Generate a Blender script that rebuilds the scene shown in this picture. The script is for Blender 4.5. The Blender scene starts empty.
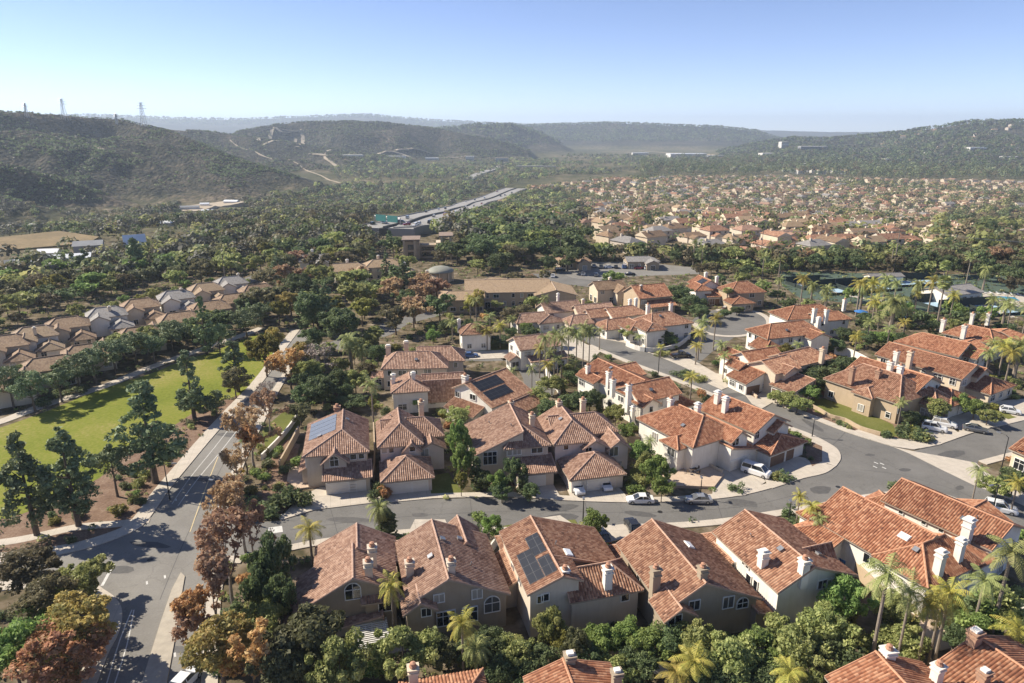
import bpy, bmesh, math, random
import numpy as np
from mathutils import Vector, Matrix
from mathutils.geometry import tessellate_polygon
R = math.radians
rng = random.Random(7)
nr = np.random.default_rng(11)
sc = bpy.context.scene
col = sc.collection
PITCH = R(17.3); SP, CP = math.sin(PITCH), math.cos(PITCH); FP = 683.0; CZ = 60.0

# ---------------------------------------------------------------- camera, light, sky
cam = bpy.data.objects.new('camera', bpy.data.cameras.new('camera')); col.objects.link(cam)
cam.location = (0, 0, CZ); cam.rotation_euler = (R(90) - PITCH, 0, 0)
cam.data.sensor_width = 36; cam.data.lens = 36 * FP / 1024; cam.data.clip_end = 40000; cam.data.clip_start = 1
sc.camera = cam
SUN = Vector((-.953 * math.cos(R(38)), .30 * math.cos(R(38)), math.sin(R(38)))).normalized()
sl = bpy.data.lights.new('sun', 'SUN'); sl.energy = 5.0; sl.angle = R(.5); sl.color = (1, .91, .77)
so = bpy.data.objects.new('sun', sl); col.objects.link(so); so.location = (-200, 60, 300)
so.rotation_euler = (-SUN).to_track_quat('-Z', 'Y').to_euler()
w = bpy.data.worlds.new('World'); sc.world = w; w.use_nodes = True
nt = w.node_tree; bg = nt.nodes['Background']; sky = nt.nodes.new('ShaderNodeTexSky'); sky.sky_type = 'NISHITA'
sky.sun_disc = False; sky.sun_elevation = R(38); sky.sun_rotation = math.atan2(SUN.x, SUN.y); sky.altitude = 100
sky.air_density = .5; sky.dust_density = 0.0; sky.ozone_density = 1.0
_mx = nt.nodes.new('ShaderNodeMix'); _mx.data_type = 'RGBA'; _mx.blend_type = 'MULTIPLY'; _mx.inputs['Factor'].default_value = 1; _mx.inputs['B'].default_value = (1.06,1.01,1.11,1)
nt.links.new(sky.outputs[0], _mx.inputs['A']); nt.links.new(_mx.outputs['Result'], bg.inputs[0]); bg.inputs[1].default_value = .097
sc.view_settings.view_transform = 'Standard'; sc.view_settings.look = 'None'; sc.view_settings.gamma = 1
sc.view_settings.use_curve_mapping = False; sc.view_settings.exposure = .8
cy = sc.cycles; cy.max_bounces = 5; cy.diffuse_bounces = 3; cy.glossy_bounces = 2; cy.transmission_bounces = 2
cy.volume_bounces = 1; cy.transparent_max_bounces = 4; cy.use_denoising = True
cy.caustics_reflective = False; cy.caustics_refractive = False

# ---------------------------------------------------------------- terrain
def h2(ix, iy, s):
    n = np.sin(ix * 127.1 + iy * 311.7 + s * 74.7) * 43758.5453
    return n - np.floor(n)
def vnoise(x, y, s=0):
    ix = np.floor(x); iy = np.floor(y); fx = x - ix; fy = y - iy
    fx = fx * fx * (3 - 2 * fx); fy = fy * fy * (3 - 2 * fy)
    a = h2(ix, iy, s); b = h2(ix + 1, iy, s); c = h2(ix, iy + 1, s); d = h2(ix + 1, iy + 1, s)
    return (a + (b - a) * fx) * (1 - fy) + (c + (d - c) * fx) * fy
def fbm(x, y, o=4, s=0):
    t = 0; a = .5
    for i in range(o):
        t = t + a * vnoise(x, y, s + i); x = x * 2.03 + 13.7; y = y * 2.03 + 7.1; a *= .5
    return t
def ss(e0, e1, x):
    t = np.clip((x - e0) / (e1 - e0), 0, 1); return t * t * (3 - 2 * t)
def pa(px): return math.atan2((px - 512) / FP, CP)
def sky_h(px, py, D):
    u = (px - 512) / FP; v = (341.5 - py) / FP
    return CZ + D * (-SP + v * CP) / math.hypot(CP + v * SP, u)
# each ridge: px, skyline py, crest distance, front toe distance, back toe distance
RIDGES = [
  ([(-500,118,1500),(-150,108,1500),(0,111,1500),(50,114,1520),(100,118,1550),(150,122,1620),(200,133,1500),(240,150,1350),(280,166,1250),(320,182,1150),(345,196,1100)], 820, 1.45, 1),
  ([(-500,140,1000),(-100,140,1000),(0,152,1000),(45,163,980),(100,182,960),(150,202,950),(185,216,940)], 800, 1.3, 1),
  ([(60,124,2300),(150,124,2300),(230,128,2300),(300,138,2200),(360,150,2100),(420,160,2000)], 1500, 1.4, 1),
  ([(240,140,2700),(262,128,2700),(300,121,2700),(350,118,2700),(400,120,2700),(450,127,2700),(490,136,2700),(530,148,2700)], 2150, 1.35, 1),
  ([(420,130,3600),(450,126,3600),(480,122,3600),(512,122,3600),(540,132,3600),(570,149,3600)], 2900, 1.3, 1),
  ([(480,124,5200),(540,122,5200),(600,120,5200),(650,122,5200),(700,124,5200),(735,128,5200),(760,137,5200),(775,146,5200)], 4300, 1.25, .5),
  ([(690,152,3300),(730,143,3300),(770,136,3300),(800,137,3300),(830,134,3300),(870,130,3300),(900,125,3300),(930,120,3300),(970,119,3300),(1024,116,3300),(1150,112,3300),(1400,120,3300)], 2150, 1.35, .7),
  ([(-600,118,9500),(0,117,9500),(130,115,9500),(200,118,9500),(260,119,9500),(330,116,9500),(380,114,9500),(430,119,9500),(500,123,9500),(560,126,9500),(700,128,9500),(800,131,9500),(1100,130,9500),(1500,130,9500)], 7000, 1.2, .4),
]
RA = []
for pts, f, bk, gl in RIDGES:
    a = np.array([pa(p[0]) for p in pts]); z = np.array([sky_h(p[0], p[1] + (3.2 if 2000 < p[2] < 6000 else -2.5 if p[2] < 2000 and p[1] < 140 else 1), p[2]) - (1 if p[2] < 2000 else 0) for p in pts]); D = np.array([float(p[2]) for p in pts])
    RA.append((a, z, D, f, bk, gl))
def height(X, Y):
    X = np.asarray(X, float); Y = np.asarray(Y, float)
    r = np.hypot(X, Y); a = np.arctan2(X, Y)
    base = -42 * ss(350, 1050, r) + ss(360, 700, r) * (fbm(X / 190, Y / 190, 3, 5) - .45) * 9
    base = base * 1.0 - 12 * ss(1500, 4000, r)
    out = base
    for ra, rz, rD, f, bk, gl in RA:
        zc = np.interp(a, ra, rz, left=-80, right=-80); D = np.interp(a, ra, rD)
        t = np.clip((r - f) / (D - f), 0, 1); bt = 1 - ss(D, D * bk, r)
        s = t ** .85 * np.where(r > D, bt, 1)
        rise = np.maximum(zc - base, 0)
        sc_ = 240 * (D / 1500)
        g = np.abs(fbm(X / sc_ + 3.1, Y / (sc_ * 1.5), 5, 9) - .47) * 3.6
        env = np.clip(t * (1 - t) * 5, 0, 1)
        hh = base + rise * s * (1 - gl * env * .9 * (1 - np.clip(g, 0, 1)))
        hh = hh + (rise > 8) * s * (fbm(X / 60, Y / 60, 4, 21) - .45) * 9 * (D / 1500) ** .5 * gl
        out = np.maximum(out, hh)
    return out
def hz(x, y): return float(height(x, y)) if x * x + y * y > 350 ** 2 else 0.0
def G(px, py, z=0.0):
    u = (px - 512) / FP; v = (341.5 - py) / FP; t = (z - CZ) / (-SP + v * CP)
    return (u * t, (CP + v * SP) * t)
def GT(px, py, dz=0.0):
    u = (px - 512) / FP; v = (341.5 - py) / FP
    dx, dy, dzv = u, CP + v * SP, -SP + v * CP
    if dzv < 0:
        t = (dz - CZ) / dzv
        if math.hypot(dx * t, dy * t) < 350: return (dx * t, dy * t, dz)
    ts = np.geomspace(300, 12000, 1500)
    zz = CZ + dzv * ts; hh = height(dx * ts, dy * ts) + dz
    i = np.argmax(zz < hh)
    if i == 0: i = 1
    a = (zz[i-1] - hh[i-1]); b = (hh[i] - zz[i]); t = ts[i-1] + (ts[i] - ts[i-1]) * a / max(a + b, 1e-6)
    return (dx * t, dy * t, CZ + dzv * t)
def project(x, y, z):
    d = y * CP + (CZ - z) * SP
    if d < 1: return (-9999, -9999)
    return (512 + FP * x / d, 341.5 - FP * (-y * 0 + (z - CZ) * CP + y * SP) / d)

# ---------------------------------------------------------------- materials
MATS = {}
def nmat(name):
    m = bpy.data.materials.new(name); m.use_nodes = True; MATS[name] = m
    return m, m.node_tree, m.node_tree.nodes['Principled BSDF']
def ramp(nt, stops, interp='LINEAR'):
    r = nt.nodes.new('ShaderNodeValToRGB'); e = r.color_ramp; e.interpolation = interp
    while len(e.elements) < len(stops): e.elements.new(.5)
    for el, (p, c) in zip(e.elements, stops):
        el.position = p; el.color = (*c, 1)
    return r
def noise_n(nt, vec, scale, detail=4, rough=.55):
    n = nt.nodes.new('ShaderNodeTexNoise'); n.inputs['Scale'].default_value = scale
    n.inputs['Detail'].default_value = detail; n.inputs['Roughness'].default_value = rough
    nt.links.new(vec, n.inputs['Vector']); return n
def math_n(nt, op, a, b=None, c=None):
    n = nt.nodes.new('ShaderNodeMath'); n.operation = op
    for i, v in enumerate((a, b, c)):
        if v is None: continue
        if isinstance(v, (int, float)): n.inputs[i].default_value = v
        else: nt.links.new(v, n.inputs[i])
    return n.outputs[0]
def mixc(nt, f, a, b, mode='MIX'):
    n = nt.nodes.new('ShaderNodeMix'); n.data_type = 'RGBA'; n.blend_type = mode
    for s, v in ((n.inputs['Factor'], f), (n.inputs['A'], a), (n.inputs['B'], b)):
        if isinstance(v, (int, float)): s.default_value = v
        elif isinstance(v, tuple): s.default_value = (*v, 1)
        else: nt.links.new(v, s)
    return n.outputs['Result']
def simple(name, c1, c2=None, scale=1.0, rough=.8, metal=0, bump=0, bscale=None, coat=0, detail=4):
    m, nt, b = nmat(name); b.inputs['Roughness'].default_value = rough; b.inputs['Metallic'].default_value = metal
    b.inputs['Coat Weight'].default_value = coat
    g = nt.nodes.new('ShaderNodeNewGeometry')
    if c2 is None: c2 = tuple(x * .85 for x in c1)
    n = noise_n(nt, g.outputs['Position'], scale, detail)
    r = ramp(nt, [(.33, c1), (.67, c2)]); nt.links.new(n.outputs[0], r.inputs[0]); nt.links.new(r.outputs[0], b.inputs['Base Color'])
    if bump:
        n2 = noise_n(nt, g.outputs['Position'], bscale or scale * 4, 3); bp = nt.nodes.new('ShaderNodeBump')
        bp.inputs['Strength'].default_value = bump; bp.inputs['Distance'].default_value = .1
        nt.links.new(n2.outputs[0], bp.inputs['Height']); nt.links.new(bp.outputs[0], b.inputs['Normal'])
    return m
def tile_mat(name, cols, patch=.5):
    """barrel roof tiles: UV in metres, one random colour per tile, courses as a bump"""
    m, nt, b = nmat(name); b.inputs['Roughness'].default_value = .8
    uv = nt.nodes.new('ShaderNodeUVMap'); sep = nt.nodes.new('ShaderNodeSeparateXYZ'); nt.links.new(uv.outputs[0], sep.inputs[0])
    iu = math_n(nt, 'FLOOR', math_n(nt, 'DIVIDE', sep.outputs[0], .36))
    cv = math_n(nt, 'DIVIDE', sep.outputs[1], .42); iv = math_n(nt, 'FLOOR', cv)
    cmb = nt.nodes.new('ShaderNodeCombineXYZ'); nt.links.new(iu, cmb.inputs[0]); nt.links.new(iv, cmb.inputs[1])
    wn = nt.nodes.new('ShaderNodeTexWhiteNoise'); wn.noise_dimensions = '2D'; nt.links.new(cmb.outputs[0], wn.inputs['Vector'])
    g = nt.nodes.new('ShaderNodeNewGeometry'); n = noise_n(nt, g.outputs['Position'], .55, 5, .65)
    f = math_n(nt, 'ADD', math_n(nt, 'MULTIPLY', wn.outputs[0], 1 - patch), math_n(nt, 'MULTIPLY', math_n(nt, 'MULTIPLY_ADD', n.outputs[0], 2.2, -.6), patch))
    r = ramp(nt, [(i / (len(cols) - 1), c) for i, c in enumerate(cols)]); nt.links.new(f, r.inputs[0])
    oi = nt.nodes.new('ShaderNodeObjectInfo')
    hs = nt.nodes.new('ShaderNodeHueSaturation'); nt.links.new(r.outputs[0], hs.inputs['Color'])
    nt.links.new(math_n(nt, 'MULTIPLY_ADD', oi.outputs['Random'], .3, .85), hs.inputs['Value'])
    nt.links.new(hs.outputs[0], b.inputs['Base Color'])
    bp = nt.nodes.new('ShaderNodeBump'); bp.inputs['Strength'].default_value = .8; bp.inputs['Distance'].default_value = .07; bp.invert = True
    fr = math_n(nt, 'FRACT', cv); hgt = math_n(nt, 'ADD', math_n(nt, 'SUBTRACT', 0, fr), math_n(nt, 'MULTIPLY', wn.outputs[0], .5))
    bp.invert = False
    nt.links.new(hgt, bp.inputs['Height']); nt.links.new(bp.outputs[0], b.inputs['Normal'])
    return m
def leaf_mat(name, cols, trans=.42, rnd=.5, ov=.35, hue=.475, sat=.9):
    m, nt, b = nmat(name); b.inputs['Roughness'].default_value = .6; b.inputs['Specular IOR Level'].default_value = .25
    g = nt.nodes.new('ShaderNodeNewGeometry'); at = nt.nodes.new('ShaderNodeAttribute'); at.attribute_name = 'tone'
    oi = nt.nodes.new('ShaderNodeObjectInfo')
    f = math_n(nt, 'ADD', math_n(nt, 'MULTIPLY', g.outputs['Random Per Island'], rnd), math_n(nt, 'MULTIPLY', at.outputs['Fac'], 1 - rnd))
    r = ramp(nt, [(i / (len(cols) - 1), c) for i, c in enumerate(cols)]); nt.links.new(f, r.inputs[0])
    hs = nt.nodes.new('ShaderNodeHueSaturation'); nt.links.new(r.outputs[0], hs.inputs['Color'])
    nt.links.new(math_n(nt, 'MULTIPLY_ADD', oi.outputs['Random'], ov, 1 - ov / 2), hs.inputs['Value'])
    nt.links.new(math_n(nt, 'MULTIPLY_ADD', oi.outputs['Random'], .03, hue), hs.inputs['Hue'])
    hs.inputs['Saturation'].default_value = sat
    nt.links.new(hs.outputs[0], b.inputs['Base Color'])
    tr = nt.nodes.new('ShaderNodeBsdfTranslucent'); nt.links.new(hs.outputs[0], tr.inputs[0])
    mx = nt.nodes.new('ShaderNodeMixShader'); mx.inputs[0].default_value = trans
    nt.links.new(b.outputs[0], mx.inputs[1]); nt.links.new(tr.outputs[0], mx.inputs[2])
    nt.links.new(mx.outputs[0], nt.nodes['Material Output'].inputs[0])
    return m
# roofs
T_RED = tile_mat('tile_orange', [(.07,.028,.016),(.22,.085,.042),(.30,.125,.062),(.42,.22,.125),(.17,.06,.03)], .4)
T_MIX = tile_mat('tile_blend', [(0.067,0.034,0.022),(0.202,0.093,0.053),(0.274,0.134,0.076),(0.403,0.235,0.146),(0.146,0.065,0.037)], .4)
T_DUST = tile_mat('tile_dusty', [(0.088,0.048,0.036),(0.225,0.125,0.083),(0.300,0.175,0.117),(0.413,0.269,0.191),(0.175,0.092,0.061)], .45)
T_BROWN = tile_mat('tile_brown', [(0.095,0.061,0.036),(0.171,0.107,0.061),(0.228,0.144,0.081),(0.285,0.196,0.121),(0.142,0.084,0.048)], .5)
T_TAN = tile_mat('tile_tan', [(0.176,0.123,0.072),(0.272,0.192,0.112),(0.336,0.238,0.144),(0.240,0.161,0.092),(0.208,0.154,0.098)], .5)
T_GREY = tile_mat('tile_grey', [(0.136,0.128,0.119),(0.212,0.200,0.187),(0.281,0.264,0.246),(0.187,0.170,0.153),(0.238,0.221,0.204)], .5)
CAPM = {id(T_RED): simple('cap_orange', (.55,.30,.18), (.42,.2,.11), 3), id(T_MIX): simple('cap_blend', (.55,.36,.25), (.38,.21,.14), 3),
        id(T_DUST): simple('cap_dusty', (.52,.36,.27), (.36,.22,.16), 3), id(T_BROWN): simple('cap_brown', (.36,.25,.17), (.26,.17,.11), 3),
        id(T_TAN): simple('cap_tan', (.45,.35,.26), (.34,.25,.18), 3), id(T_GREY): simple('cap_grey', (.33,.31,.28), (.25,.23,.21), 3)}
W_WHITE = simple('stucco_white', (.80,.76,.68), (.72,.68,.60), .5, .9, bump=.15, bscale=6)
W_CREAM = simple('stucco_cream', (.66,.56,.42), (.60,.50,.37), .5, .9, bump=.15, bscale=6)
W_TAN = simple('stucco_tan', (.48,.37,.25), (.43,.33,.22), .5, .9, bump=.15, bscale=6)
W_BEIGE = simple('stucco_beige', (.60,.52,.42), (.55,.475,.38), .5, .9, bump=.15, bscale=6)
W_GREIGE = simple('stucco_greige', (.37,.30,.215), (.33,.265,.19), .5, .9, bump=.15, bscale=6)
W_PINK = simple('stucco_pinkish', (.68,.58,.50), (.62,.53,.45), .5, .9, bump=.15, bscale=6)
for _m in (W_WHITE, W_CREAM, W_TAN, W_BEIGE, W_GREIGE, W_PINK):
    _t = _m.node_tree; _g2 = _t.nodes.new('ShaderNodeNewGeometry'); _mp = _t.nodes.new('ShaderNodeMapping'); _mp.inputs['Scale'].default_value = (1.6, 1.6, .22); _t.links.new(_g2.outputs['Position'], _mp.inputs[0])
    _n = noise_n(_t, _mp.outputs[0], 1.2, 6, .65); _r = ramp(_t, [(.35,(.93,.92,.90)),(.55,(1,1,1)),(.75,(1.0,.99,.98))]); _t.links.new(_n.outputs[0], _r.inputs[0])
    _p = _t.nodes['Principled BSDF']; _src = _p.inputs['Base Color'].links[0].from_socket; _t.links.new(mixc(_t, 1.0, _src, _r.outputs[0], 'MULTIPLY'), _p.inputs['Base Color'])
TRIM = simple('white_trim', (.78,.76,.70), (.72,.70,.65), 2, .6)
FASC = simple('fascia', (.38,.31,.24), (.32,.25,.19), 2, .7)
GLASS, _nt, _b = nmat('window_glass'); _b.inputs['Base Color'].default_value = (.02,.025,.03,1); _b.inputs['Roughness'].default_value = .06; _b.inputs['Specular IOR Level'].default_value = .8
_oi = _nt.nodes.new('ShaderNodeObjectInfo'); _rp = ramp(_nt, [(0,(.015,.018,.022)),(.5,(.03,.035,.04)),(.62,(.10,.10,.095)),(.8,(.38,.35,.30)),(1,(.5,.47,.42))], 'CONSTANT'); _nt.links.new(_oi.outputs['Random'], _rp.inputs[0]); _nt.links.new(_rp.outputs[0], _b.inputs['Base Color'])
GARW = simple('garage_white', (.74,.70,.63), (.68,.64,.57), .8, .6)
GARD = simple('garage_brown', (.20,.12,.075), (.16,.095,.06), .8, .6)
DARKW = simple('dark_wood', (.09,.055,.035), (.06,.04,.025), 2, .7)
BRICK = simple('chimney_brick', (.42,.25,.16), (.30,.19,.13), 3, .9, bump=.3)
POT = simple('clay_pot', (.45,.24,.15), (.36,.18,.11), 3, .8)
SOLAR, _nt, _b = nmat('solar_cells'); _b.inputs['Roughness'].default_value = .4; _b.inputs['Specular IOR Level'].default_value = .3
_u = _nt.nodes.new('ShaderNodeUVMap'); _s = _nt.nodes.new('ShaderNodeSeparateXYZ'); _nt.links.new(_u.outputs[0], _s.inputs[0])
def _grid(nt, s, step, wd):
    f = math_n(nt, 'FRACT', math_n(nt, 'DIVIDE', s, step)); return math_n(nt, 'LESS_THAN', f, wd)
_g = math_n(_nt, 'MAXIMUM', _grid(_nt, _s.outputs[0], 1.0, .05), _grid(_nt, _s.outputs[1], 1.65, .03))
_nt.links.new(mixc(_nt, _g, (.022,.024,.03), (.10,.10,.10)), _b.inputs['Base Color'])
SOLARF = simple('solar_frame', (.25,.26,.28), None, 2, .35, .6)
SOLARB, _nt2, _b2 = nmat('solar_blue_cells'); _b2.inputs['Roughness'].default_value = .25; _b2.inputs['Base Color'].default_value = (.15,.165,.19,1); _b2.inputs['Specular IOR Level'].default_value = .8
SKYL = simple('skylight_dome', (.75,.78,.80), (.68,.70,.72), 2, .15)
METAL = simple('grey_metal', (.35,.36,.36), (.28,.28,.29), 3, .4, .7)
DKMET = simple('dark_metal', (.04,.04,.04), (.05,.05,.05), 3, .5, .5)
# ground stuff
def asphalt(name, c1, c2):
    m, nt, b = nmat(name); b.inputs['Roughness'].default_value = .92
    g = nt.nodes.new('ShaderNodeNewGeometry'); n = noise_n(nt, g.outputs['Position'], .12, 6, .6); n2 = noise_n(nt, g.outputs['Position'], 3.5, 4)
    mp = nt.nodes.new('ShaderNodeMapping'); mp.inputs['Scale'].default_value = (.02, .9, 1); mp.inputs['Rotation'].default_value = (0,0,R(0)); nt.links.new(g.outputs['Position'], mp.inputs[0])
    n3 = noise_n(nt, mp.outputs[0], 1, 3)
    f = math_n(nt, 'ADD', math_n(nt, 'MULTIPLY', n.outputs[0], .6), math_n(nt, 'ADD', math_n(nt, 'MULTIPLY', n2.outputs[0], .3), math_n(nt, 'MULTIPLY', n3.outputs[0], .1)))
    r = ramp(nt, [(.35, c1), (.62, c2)]); nt.links.new(f, r.inputs[0])
    v = nt.nodes.new('ShaderNodeTexVoronoi'); v.feature = 'DISTANCE_TO_EDGE'; v.inputs['Scale'].default_value = .16
    nd = nt.nodes.new('ShaderNodeVectorMath'); nd.operation = 'ADD'; n4 = noise_n(nt, g.outputs['Position'], .5, 3)
    sc4 = nt.nodes.new('ShaderNodeVectorMath'); sc4.operation = 'SCALE'; sc4.inputs['Scale'].default_value = 3.0; nt.links.new(n4.outputs['Color'], sc4.inputs[0])
    nt.links.new(g.outputs['Position'], nd.inputs[0]); nt.links.new(sc4.outputs[0], nd.inputs[1]); nt.links.new(nd.outputs[0], v.inputs['Vector'])
    cr = math_n(nt, 'LESS_THAN', v.outputs['Distance'], .012)
    nt.links.new(mixc(nt, math_n(nt, 'MULTIPLY', cr, .22), r.outputs[0], tuple(x * .55 for x in c1)), b.inputs['Base Color'])
    return m
ASPH = asphalt('asphalt', (.115,.11,.10), (.175,.167,.153))
ASPH2 = asphalt('asphalt_avenue', (.165,.155,.138), (.235,.222,.198))
def concrete(name, c1, c2, joint=1.6):
    m, nt, b = nmat(name); b.inputs['Roughness'].default_value = .9
    g = nt.nodes.new('ShaderNodeNewGeometry'); n = noise_n(nt, g.outputs['Position'], .7, 6, .6)
    mp = nt.nodes.new('ShaderNodeMapping'); mp.inputs['Rotation'].default_value = (0,0,R(-15)); nt.links.new(g.outputs['Position'], mp.inputs[0])
    s = nt.nodes.new('ShaderNodeSeparateXYZ'); nt.links.new(mp.outputs[0], s.inputs[0])
    j = math_n(nt, 'MAXIMUM', _grid(nt, s.outputs[0], joint, .035), _grid(nt, s.outputs[1], joint * 1.3, .03))
    r = ramp(nt, [(.3, c1), (.7, c2)]); nt.links.new(n.outputs[0], r.inputs[0])
    nt.links.new(mixc(nt, math_n(nt, 'MULTIPLY', j, .5), r.outputs[0], tuple(x * .6 for x in c1)), b.inputs['Base Color'])
    return m
CONC = concrete('concrete_walk', (.44,.39,.32), (.53,.47,.39))
DRIVE = concrete('concrete_drive', (.42,.37,.305), (.52,.465,.385), 3.2)
PATIO = concrete('patio_paving', (.48,.36,.26), (.56,.44,.33), .8)
MED = simple('median_concrete', (.44,.39,.31), (.35,.31,.25), .8, .9)
def mixmat(name, stops, scale, scale2=None, bump=.0, bd=.3):
    m, nt, b = nmat(name); b.inputs['Roughness'].default_value = .95; b.inputs['Specular IOR Level'].default_value = .15
    g = nt.nodes.new('ShaderNodeNewGeometry'); n = noise_n(nt, g.outputs['Position'], scale, 8, .6); f = n.outputs[0]
    if scale2:
        n2 = noise_n(nt, g.outputs['Position'], scale2, 5, .6); f = math_n(nt, 'ADD', math_n(nt, 'MULTIPLY', f, .55), math_n(nt, 'MULTIPLY', n2.outputs[0], .45))
    r = ramp(nt, stops); nt.links.new(f, r.inputs[0]); nt.links.new(r.outputs[0], b.inputs['Base Color'])
    if bump:
        bp = nt.nodes.new('ShaderNodeBump'); bp.inputs['Strength'].default_value = bump; bp.inputs['Distance'].default_value = bd
        nt.links.new(f, bp.inputs['Height']); nt.links.new(bp.outputs[0], b.inputs['Normal'])
    return m
LAWN = mixmat('lawn_grass', [(.3,(.08,.095,.022)),(.5,(.13,.14,.035)),(.7,(.20,.185,.07))], .12, 3, .3, .1)
LAWN2 = mixmat('park_grass', [(.34,(.10,.125,.015)),(.47,(.165,.19,.022)),(.57,(.22,.215,.045)),(.68,(.31,.26,.11))], .05, 1.5, .3, .1)
MULCH = mixmat('mulch', [(.3,(.10,.06,.04)),(.5,(.20,.13,.09)),(.7,(.32,.24,.17))], .25, 3, .4, .1)
YARD = mixmat('yard_soil', [(.3,(.05,.055,.025)),(.45,(.12,.10,.06)),(.58,(.20,.16,.11)),(.72,(.30,.26,.2))], .3, 3, .4, .1)
PAINT = simple('road_paint', (.62,.61,.57), (.5,.49,.46), 2, .8)
YPAINT = simple('kerb_paint_yellow', (.55,.42,.2), (.6,.5,.3), 2, .8)

# ---------------------------------------------------------------- object helpers
def setp(o, label=None, cat=None, group=None, kind=None):
    if label: o['label'] = label
    if cat: o['category'] = cat
    if group: o['group'] = group
    if kind: o['kind'] = kind
    return o
class MB:
    def __init__(s): s.v = []; s.f = []; s.m = []; s.uv = []
    def face(s, pts, mi=0, uvs=None):
        b = len(s.v); s.v.extend([tuple(p) for p in pts]); s.f.append(list(range(b, b + len(pts)))); s.m.append(mi); s.uv.append(uvs)
    def box(s, x0, y0, z0, x1, y1, z1, mi=0, M=None):
        c = [Vector((x, y, z)) for z in (z0, z1) for x, y in ((x0, y0), (x1, y0), (x1, y1), (x0, y1))]
        if M is not None: c = [M @ q for q in c]
        for q in ((3,2,1,0),(4,5,6,7),(0,1,5,4),(1,2,6,5),(2,3,7,6),(3,0,4,7)): s.face([c[i] for i in q], mi)
    def tube(s, pts, rad, n=6, mi=0, cap=True):
        pts = [Vector(p) for p in pts]; rad = rad if isinstance(rad, (list, tuple)) else [rad] * len(pts)
        rings = []
        for i, p in enumerate(pts):
            d = (pts[min(i+1, len(pts)-1)] - pts[max(i-1, 0)]).normalized()
            a = d.cross(Vector((0,0,1))) if abs(d.z) < .95 else d.cross(Vector((1,0,0)))
            a.normalize(); b = d.cross(a)
            rings.append([p + (a * math.cos(t) + b * math.sin(t)) * rad[i] for t in [k * 2 * math.pi / n for k in range(n)]])
        base = len(s.v)
        for rg in rings: s.v.extend([tuple(q) for q in rg])
        for i in range(len(rings) - 1):
            for k in range(n):
                k2 = (k + 1) % n
                s.f.append([base + i*n + k, base + i*n + k2, base + (i+1)*n + k2, base + (i+1)*n + k]); s.m.append(mi); s.uv.append(None)
        if cap:
            for i, rev in ((0, False), (len(rings) - 1, True)):
                q = [base + i*n + k for k in range(n)]
                s.f.append(q[::-1] if rev else q); s.m.append(mi); s.uv.append(None)
    def lathe(s, prof, c=(0,0,0), n=12, mi=0):
        c = Vector(c); b = len(s.v)
        for r, z in prof:
            for k in range(n): t = k * 2 * math.pi / n; s.v.append((c.x + r*math.cos(t), c.y + r*math.sin(t), c.z + z))
        for i in range(len(prof) - 1):
            for k in range(n):
                k2 = (k+1) % n; s.f.append([b+i*n+k, b+i*n+k2, b+(i+1)*n+k2, b+(i+1)*n+k]); s.m.append(mi); s.uv.append(None)
    def mesh(s, name, mats):
        me = bpy.data.meshes.new(name); me.from_pydata(s.v, [], s.f)
        for m in mats: me.materials.append(m)
        me.polygons.foreach_set('material_index', s.m)
        if any(u is not None for u in s.uv):
            l = me.uv_layers.new(name='UVMap'); arr = np.zeros(len(me.loops) * 2, np.float32); k = 0
            for f, u in zip(s.f, s.uv):
                if u is not None:
                    for j, q in enumerate(u): arr[(k+j)*2] = q[0]; arr[(k+j)*2+1] = q[1]
                k += len(f)
            l.data.foreach_set('uv', arr)
        me.update(); return me
    def build(s, name, mats, parent=None, loc=None, rot=None, smooth=False):
        if not isinstance(mats, (list, tuple)): mats = [mats]
        me = s.mesh(name, mats)
        if smooth: me.polygons.foreach_set('use_smooth', [True] * len(me.polygons))
        return link(name, me, parent, loc, rot)
def link(name, me, parent=None, loc=None, rot=None, scale=None):
    o = bpy.data.objects.new(name, me); col.objects.link(o)
    if parent is not None: o.parent = parent
    if loc is not None: o.location = loc
    if rot is not None: o.rotation_euler = rot if hasattr(rot, '__len__') else (0, 0, rot)
    if scale is not None: o.scale = scale if hasattr(scale, '__len__') else (scale,) * 3
    return o
def empty(name, loc, rz=0): return link(name, None, None, loc, rz)
def spline(pts, n=6, closed=False):
    P = [Vector((p[0], p[1])) for p in pts]; out = []; N = len(P)
    for i in range(N if closed else N - 1):
        if closed: a, b, c, d = P[(i-1) % N], P[i], P[(i+1) % N], P[(i+2) % N]
        else: a, b, c, d = P[max(i-1, 0)], P[i], P[i+1], P[min(i+2, N-1)]
        for k in range(n):
            t = k / n; out.append(.5 * ((2*b) + (c-a)*t + (2*a-5*b+4*c-d)*t*t + (3*b-a-3*c+d)*t**3))
    if not closed: out.append(P[-1])
    return out
def slab(name, pts, z0, z1, m, kind='structure', side=None, smooth=0, world=False, **kw):
    """a raised sheet with vertical sides over a world outline"""
    P = [Vector(p[:2]) if world else Vector(G(p[0], p[1], 0)) for p in pts]
    if smooth: P = spline(P, smooth, True)
    tri = tessellate_polygon([[Vector((p.x, p.y, 0)) for p in P]]); b = MB(); n = len(P)
    b.v = [(p.x, p.y, z1) for p in P] + [(p.x, p.y, z0) for p in P]
    for t in tri:
        t = list(t); A, B, C = (P[i] for i in t)
        if (B - A).cross(C - A) < 0: t = t[::-1]
        b.f.append(t); b.m.append(0); b.uv.append(None)
    if z1 - z0 > .01:
        area = sum(P[i].cross(P[(i+1) % n]) for i in range(n))
        for i in range(n):
            j = (i+1) % n; q = [i, j, n+j, n+i]
            b.f.append(q[::-1] if area > 0 else q); b.m.append(1 if side else 0); b.uv.append(None)
    o = b.build(name, [m, side] if side else m); setp(o, kind=kind, **kw); return o
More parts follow.
